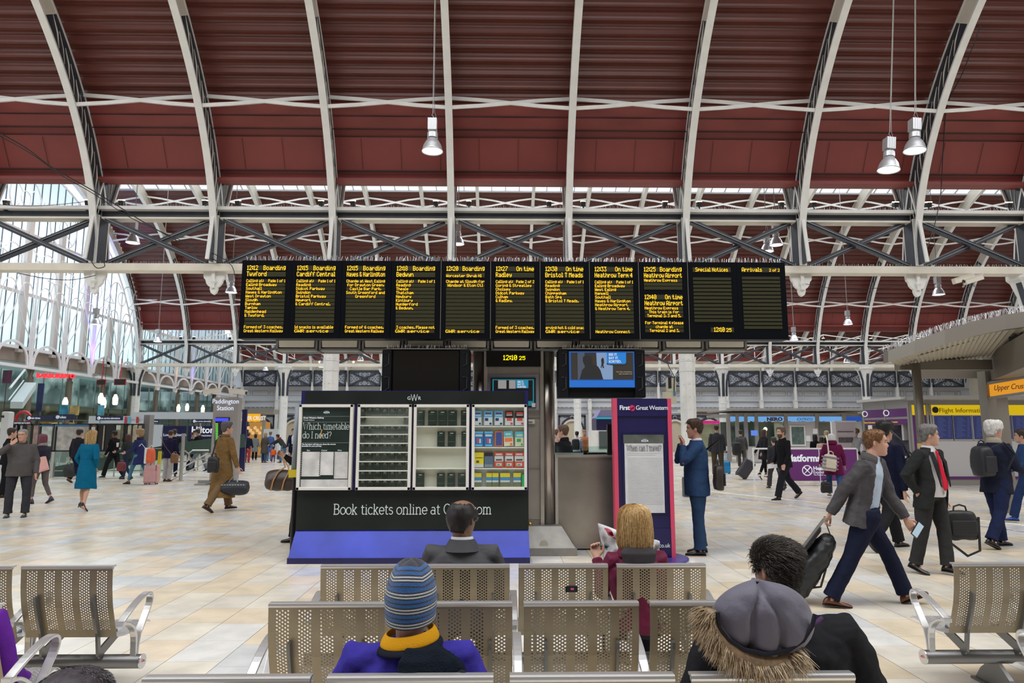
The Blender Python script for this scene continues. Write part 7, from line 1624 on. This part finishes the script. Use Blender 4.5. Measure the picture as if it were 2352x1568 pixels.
for i in range(rows): q.m=0 if i>40 else cyc[i%len(cyc)]; q.loft([R_[i],R_[i+1]],cap=False)
q.m=0; q.add(R_[0],[tuple(range(n))]); q.add(R_[-1],[tuple(range(n))])
KB=lambda nm,c: M(nm,c,.9,bump=.5,bs=260,sheen=.3)
o=obj('beanie',q,[KB('knit_black',(.012,.013,.03)),KB('knit_grey',(.42,.45,.47)),KB('knit_blue',(.008,.085,.27))],be['e'],smooth=True,label='blue, navy and grey striped knitted beanie')
X_,F_,T_,c,s=be['X'],be['F'],be['T'],be['nb'],be['s']
def collar_band(par,c,X_,F_,T_,s,r0,r1,z0,z1,mat,name='collar',a0=.5,tilt=0,th=.016,n=30):
    q=MB(); ri=[]
    for k in range(n+1):
        a=a0+(2*PI-2*a0)*k/n; u=X_*sin(a)+F_*cos(a); tz_=T_*(tilt*sin(a)); ri.append([c+u*r0*s+T_*z0*s+tz_,c+u*r1*s+T_*z1*s+tz_,c+u*(r1-th)*s+T_*(z1+.004)*s+tz_,c+u*(r0-th)*s+T_*z0*s+tz_])
    q.loft(ri); o=obj(name,q,mat,par,smooth=False); m=o.modifiers.new('sub','SUBSURF'); m.levels=m.render_levels=2; return o
collar_band(be['e'],c,X_,F_,T_,s,.122,.100,-.012,.034,cl((.62,.30,.01)),tilt=.012,a0=.6)
collar_band(be['e'],c,X_,F_,T_,s,.136,.124,-.032,-.012,cl((.010,.012,.022)),'under_collar',tilt=.012,a0=.6)
# navy fleece panel over the right of the back
q=MB(); R_=[]
for t,x0,x1,y in ((.50,.0,.13,-.125),(.465,-.02,.19,-.165),(.42,-.03,.225,-.185),(.34,-.06,.24,-.190),(.20,-.13,.245,-.195),(.05,-.19,.245,-.198),(-.06,-.2,.245,-.19)):
    R_.append([be['P']+T_*t*s+X_*((x0+(x1-x0)*k/10)*s)+F_*(y*s*(1-.35*abs((x0+(x1-x0)*k/10)/.25)**2.2)) for k in range(11)]+[be['P']+T_*t*s+X_*((x0+(x1-x0)*k/10)*s)+F_*((y+.06)*s*(1-.35*abs((x0+(x1-x0)*k/10)/.25)**2.2)) for k in range(10,-1,-1)])
q.loft(R_); o=obj('fleece_panel',q,cl((.006,.010,.018),.9,.5),be['e'],smooth=True); soft(o,.008,.03,2)
q=MB(); q.tube([be['P']+T_*.43*s+X_*.19*s+F_*(-.16*s),be['P']+T_*.40*s+X_*.225*s+F_*(-.18*s),be['P']+T_*.25*s+X_*.245*s+F_*(-.19*s),be['P']+T_*.0*s+X_*.25*s+F_*(-.19*s)],0,flat=(.075,.03),upv=(0,-1,0)); o=obj('strap',q,cl((.015,.016,.022)),be['e'],smooth=False); m=o.modifiers.new('sub','SUBSURF'); m.levels=m.render_levels=2
# blonde
bl=sit('person with blonde bob in burgundy jacket reading a newspaper, seated',1458,1172,4.42,tc=(.145,.018,.050),hairs='bob',hc=(.50,.32,.13),lod=0,wf=1.05,skirt=True,arms=((24,9,150,4),(16,10,95,4)),collar=None,lean=0,hscale=1.22,shine=.5,fold=.03,curl=(80,55),s=.90,thd=(V((.6,.3,.5)),None))
TB=[(.134,.012,.010,-.02),(.128,.05,.04,-.06),(.107,.079,.075,-.102),(.080,.092,.079,-.116),(.05,.098,.067,-.122),(0,.102,.036,-.126),(-.05,.105,.023,-.122),(-.10,.103,.01,-.112),(-.138,.088,-.018,-.102)]
strands(bl['e'],bl['HM'],TB,2600,[(.55,.36,.15),(.62,.44,.22),(.34,.20,.08),(.45,.28,.11)],w=.0014,jit=.005)
X_,F_,T_,c,s=bl['X'],bl['F'],bl['T'],bl['nb'],bl['s']
collar_band(bl['e'],c,X_,F_,T_,s,.150,.110,-.055,.020,cl((.125,.015,.042),.5),tilt=0,a0=.7,th=.02)
q=MB(); R_=[]
for t,w_,y in ((.52,.10,-.120),(.48,.145,-.145),(.43,.125,-.150),(.38,.085,-.145),(.33,.02,-.135)): R_.append([bl['P']+T_*t*s+X_*((-1+2*k/8)*w_*s)+F_*(y*s*(1-.25*(-1+2*k/8)**2)) for k in range(9)]+[bl['P']+T_*t*s+X_*((-1+2*k/8)*w_*s)+F_*((y+.035)*s) for k in range(8,-1,-1)])
q.loft(R_); o=obj('hood',q,cl((.045,.04,.045),.6),bl['e'],smooth=True,label='dark grey hood lining'); soft(o,.007,.012,2)
W_=bl['wrist'][0]; q=MB(); n=10; R_=[]
A0=at(1371,1203,4.98); 
P4=[(1371,1203),(1420,1222),(1418,1262),(1386,1290)]; P5=[(1371,1203),(1366,1240),(1372,1262),(1366,1283)]
def sheet(c4,Y,dy,mat,nm,par,bow=.03):
    "bowed quad sheet from 4 pixel corners tl,tr,br,bl"
    C=[at(x,y,Y+d) for (x,y),d in zip(c4,dy)]; q=MB(); vs=[]; n=8
    for i in range(n+1):
        for j in range(n+1):
            u,v=i/n,j/n; p=(C[0]*(1-u)+C[1]*u)*(1-v)+(C[3]*(1-u)+C[2]*u)*v; vs.append(p+V((0,bow*sin(PI*u)+.012*sin(9*v+3*u),0)))
    q.add(vs,[(i*(n+1)+j,(i+1)*(n+1)+j,(i+1)*(n+1)+j+1,i*(n+1)+j+1) for i in range(n) for j in range(n)]); o=obj(nm,q,mat,par,smooth=True); m=o.modifiers.new('sol','SOLIDIFY'); m.thickness=.002; return o
e=empty('newspaper',(0,0,0),label='open newspaper held up by the blonde person',category='newspaper'); NP=M('newsprint_pale',(.62,.63,.65),.6,nz=.25,ns=22)
sheet([(1373,1201),(1418,1218),(1419,1262),(1388,1290)],4.93,(0,.1,.1,0),NP,'page',e); sheet([(1388,1212),(1405,1218),(1415,1238),(1398,1230)],4.91,(0,.05,.05,0),M('print_maroon',(.35,.05,.08),.5),'printed_photo',e); sheet([(1500,1240),(1515,1242),(1515,1275),(1500,1270)],4.95,(0,0,0,0),NP,'page',e)
sheet([(1381,1246),(1400,1252),(1394,1262),(1378,1256)],4.905,(0,.05,.05,0),M('print_grey_teal',(.15,.22,.25),.5),'printed_photo',e)
# fur hood person
fu=sit('dark haired person with grey fur trimmed hood seated in the nearest row',1788,1243,2.44,s=.98,tc=(.012,.013,.018),hairs='short',hc=(.022,.018,.016),lod=0,wf=1.36,lean=2,skin=(.42,.22,.15),arms=((2,20,52,-18),(2,20,52,-18)),shine=.6,fold=.03,pc=BLKC,hthick=.008,hy=-24,hp=4,sw=1.16,hscale=.95)
tufts(fu['e'],fu['HM'],8500,[(.030,.024,.020),(.085,.07,.06),(.015,.012,.010)],ln=.030,w=.0009,flow=(.9,-.3,-.35),seed=9,off=.009)
X_,F_,T_,s=fu['X'],fu['F'],fu['T'],fu['s']; Mi=fu['Mw'].inverted()
YH=2.43; hc_=at(1753,1425,YH); 
q=MB(); n=110; R_=[]; hm=M('hood_cloth',(.085,.080,.115),.62,nz=.08,ns=6,bump=.12,bs=60,sheen=.2)
for i in range(61):
    ph=PI*i/60; R_.append([Mi@(hc_+V((.176*sin(ph)*cos(a)*(1+.05*sin(3*a)),.075*sin(ph)*sin(a),.130*cos(ph)))) for a in [2*PI*k/n for k in range(n)]])
def crease(x,z):  # signed seam pattern in hood plane
    d=0
    for x0,k in ((-.05,.30),(.03,-.22)): d+=.019*gs(x-(x0+k*(z)+.012*sin(z*30+x0*50)),.0065)+.010*gs(x-(x0+k*z),.02)
    return d
R2=[]
for r_ in R_:
    out=[]
    for p in r_:
        w_=fu['Mw']@p; dx,dz=w_.x-hc_.x,w_.z-hc_.z
        if w_.y<hc_.y+.02: w_.y+=crease(dx,dz)+.016*noise.noise(V((dx*9,dz*9,2)))+.010*noise.noise(V((dx*17+dz*9,dz*20,5)))
        out.append(Mi@w_)
    R2.append(out)
q.loft(R2); o=obj('hood',q,hm,fu['e'],smooth=True,label='quilted grey violet hood lying on the back'); # piping round the hood edge
q=MB(); q.tube([Mi@at(x,y,2.375) for x,y in ((1648,1405),(1652,1440),(1672,1468),(1710,1492),(1760,1502),(1810,1494),(1845,1470),(1866,1436),(1872,1410))],.008,n=6); obj('hood_piping',q,cl((.02,.02,.03)),fu['e'])
FP=[(1632,1398),(1627,1424),(1640,1452),(1662,1480),(1692,1502),(1728,1520),(1770,1524),(1808,1516),(1836,1496)]
q=MB(); random.seed(11); n=2600
FC=[(.48,.35,.21),(.22,.15,.09),(.68,.57,.42),(.09,.06,.04)]
pts=[Mi@at(x,y,2.40) for x,y in FP]
core=MB(); core.tube(pts,[.018,.03,.034,.036,.036,.036,.034,.028,.016],n=10); o=obj('fur_core',core,hairm(FC[1]),fu['e'],smooth=True); fc=o
for i in range(n):
    u=random.random()*(len(pts)-1.001); j=int(u); f_=u-j; c=pts[j].lerp(pts[j+1],f_); d=(pts[j+1]-pts[j]).normalized(); a=random.uniform(0,2*PI); nr=(d.orthogonal()*cos(a)+d.cross(d.orthogonal())*sin(a)).normalized()
    cen=Mi@at(1750,1430,2.42); outw=(c-cen).normalized(); dirn=(outw*.9+nr*.55+d*.35+V((0,0,-.25))).normalized(); l=random.uniform(.02,.055); q.m=random.choice((0,0,1,2,2,3)); p0=c+nr*.026
    q.tube([p0,p0+dirn*l*.5+V((random.uniform(-.004,.004),0,.002)),p0+dirn*l+V((random.uniform(-.01,.01),random.uniform(-.01,.01),-.012))],[.0016,.0013,.0003],n=3,cap=False)
obj('fur_trim',q,[hairm(c) for c in FC],fu['e'],label='long tan and brown fur trim',kind='stuff')
q=MB(); q.tube([Mi@at(1865,1442,2.52),Mi@at(1878,1428,2.54),Mi@at(1888,1418,2.55)],[.006,.009,.007],n=8); obj('toggle',q,cl((.06,.03,.08)),fu['e'],smooth=True)
hb=sit('person with short dark hair at the bottom left, only the top of the head visible',197,1528,1.50,s=.95,tc=BLKC,hairs='crop',hc=(.035,.028,.035),lod=0,hscale=1.0,hthick=.008)
tufts(hb['e'],hb['HM'],5000,[(.03,.025,.03),(.10,.09,.10),(.015,.012,.015)],ln=.010,w=.0008,off=.006)
sit('person in purple top seated at the left frame edge',-62,1270,3.46,s=.95,tc=(.12,.02,.28),hairs='short',lod=1,wf=1.15,pc=BLKC)

TLg=[(.134,.012,.010,-.02),(.128,.05,.04,-.06),(.107,.079,.075,-.102),(.080,.092,.079,-.116),(.05,.099,.060,-.122),(0,.103,.036,-.126),(-.05,.106,.020,-.122),(-.10,.108,.01,-.116),(-.17,.11,-.01,-.11),(-.24,.10,-.03,-.10)]
strands(tw['e'],tw['HM'],TLg,900,[(.50,.34,.15),(.58,.42,.22),(.32,.19,.08)],w=.003,jit=.02)
# ================= turn lettering into meshes
bpy.context.view_layer.update(); DG=bpy.context.evaluated_depsgraph_get()
for o in [o for o in bpy.data.objects if o.type=='FONT']:
    me=bpy.data.meshes.new_from_object(o.evaluated_get(DG)); n=bpy.data.objects.new('lettering',me); COL.objects.link(n); n.parent=o.parent; n.location=o.location; n.rotation_euler=o.rotation_euler; n.scale=o.scale
    for k in o.keys():
        if not k.startswith('_'): n[k]=o[k]
    bpy.data.objects.remove(o)
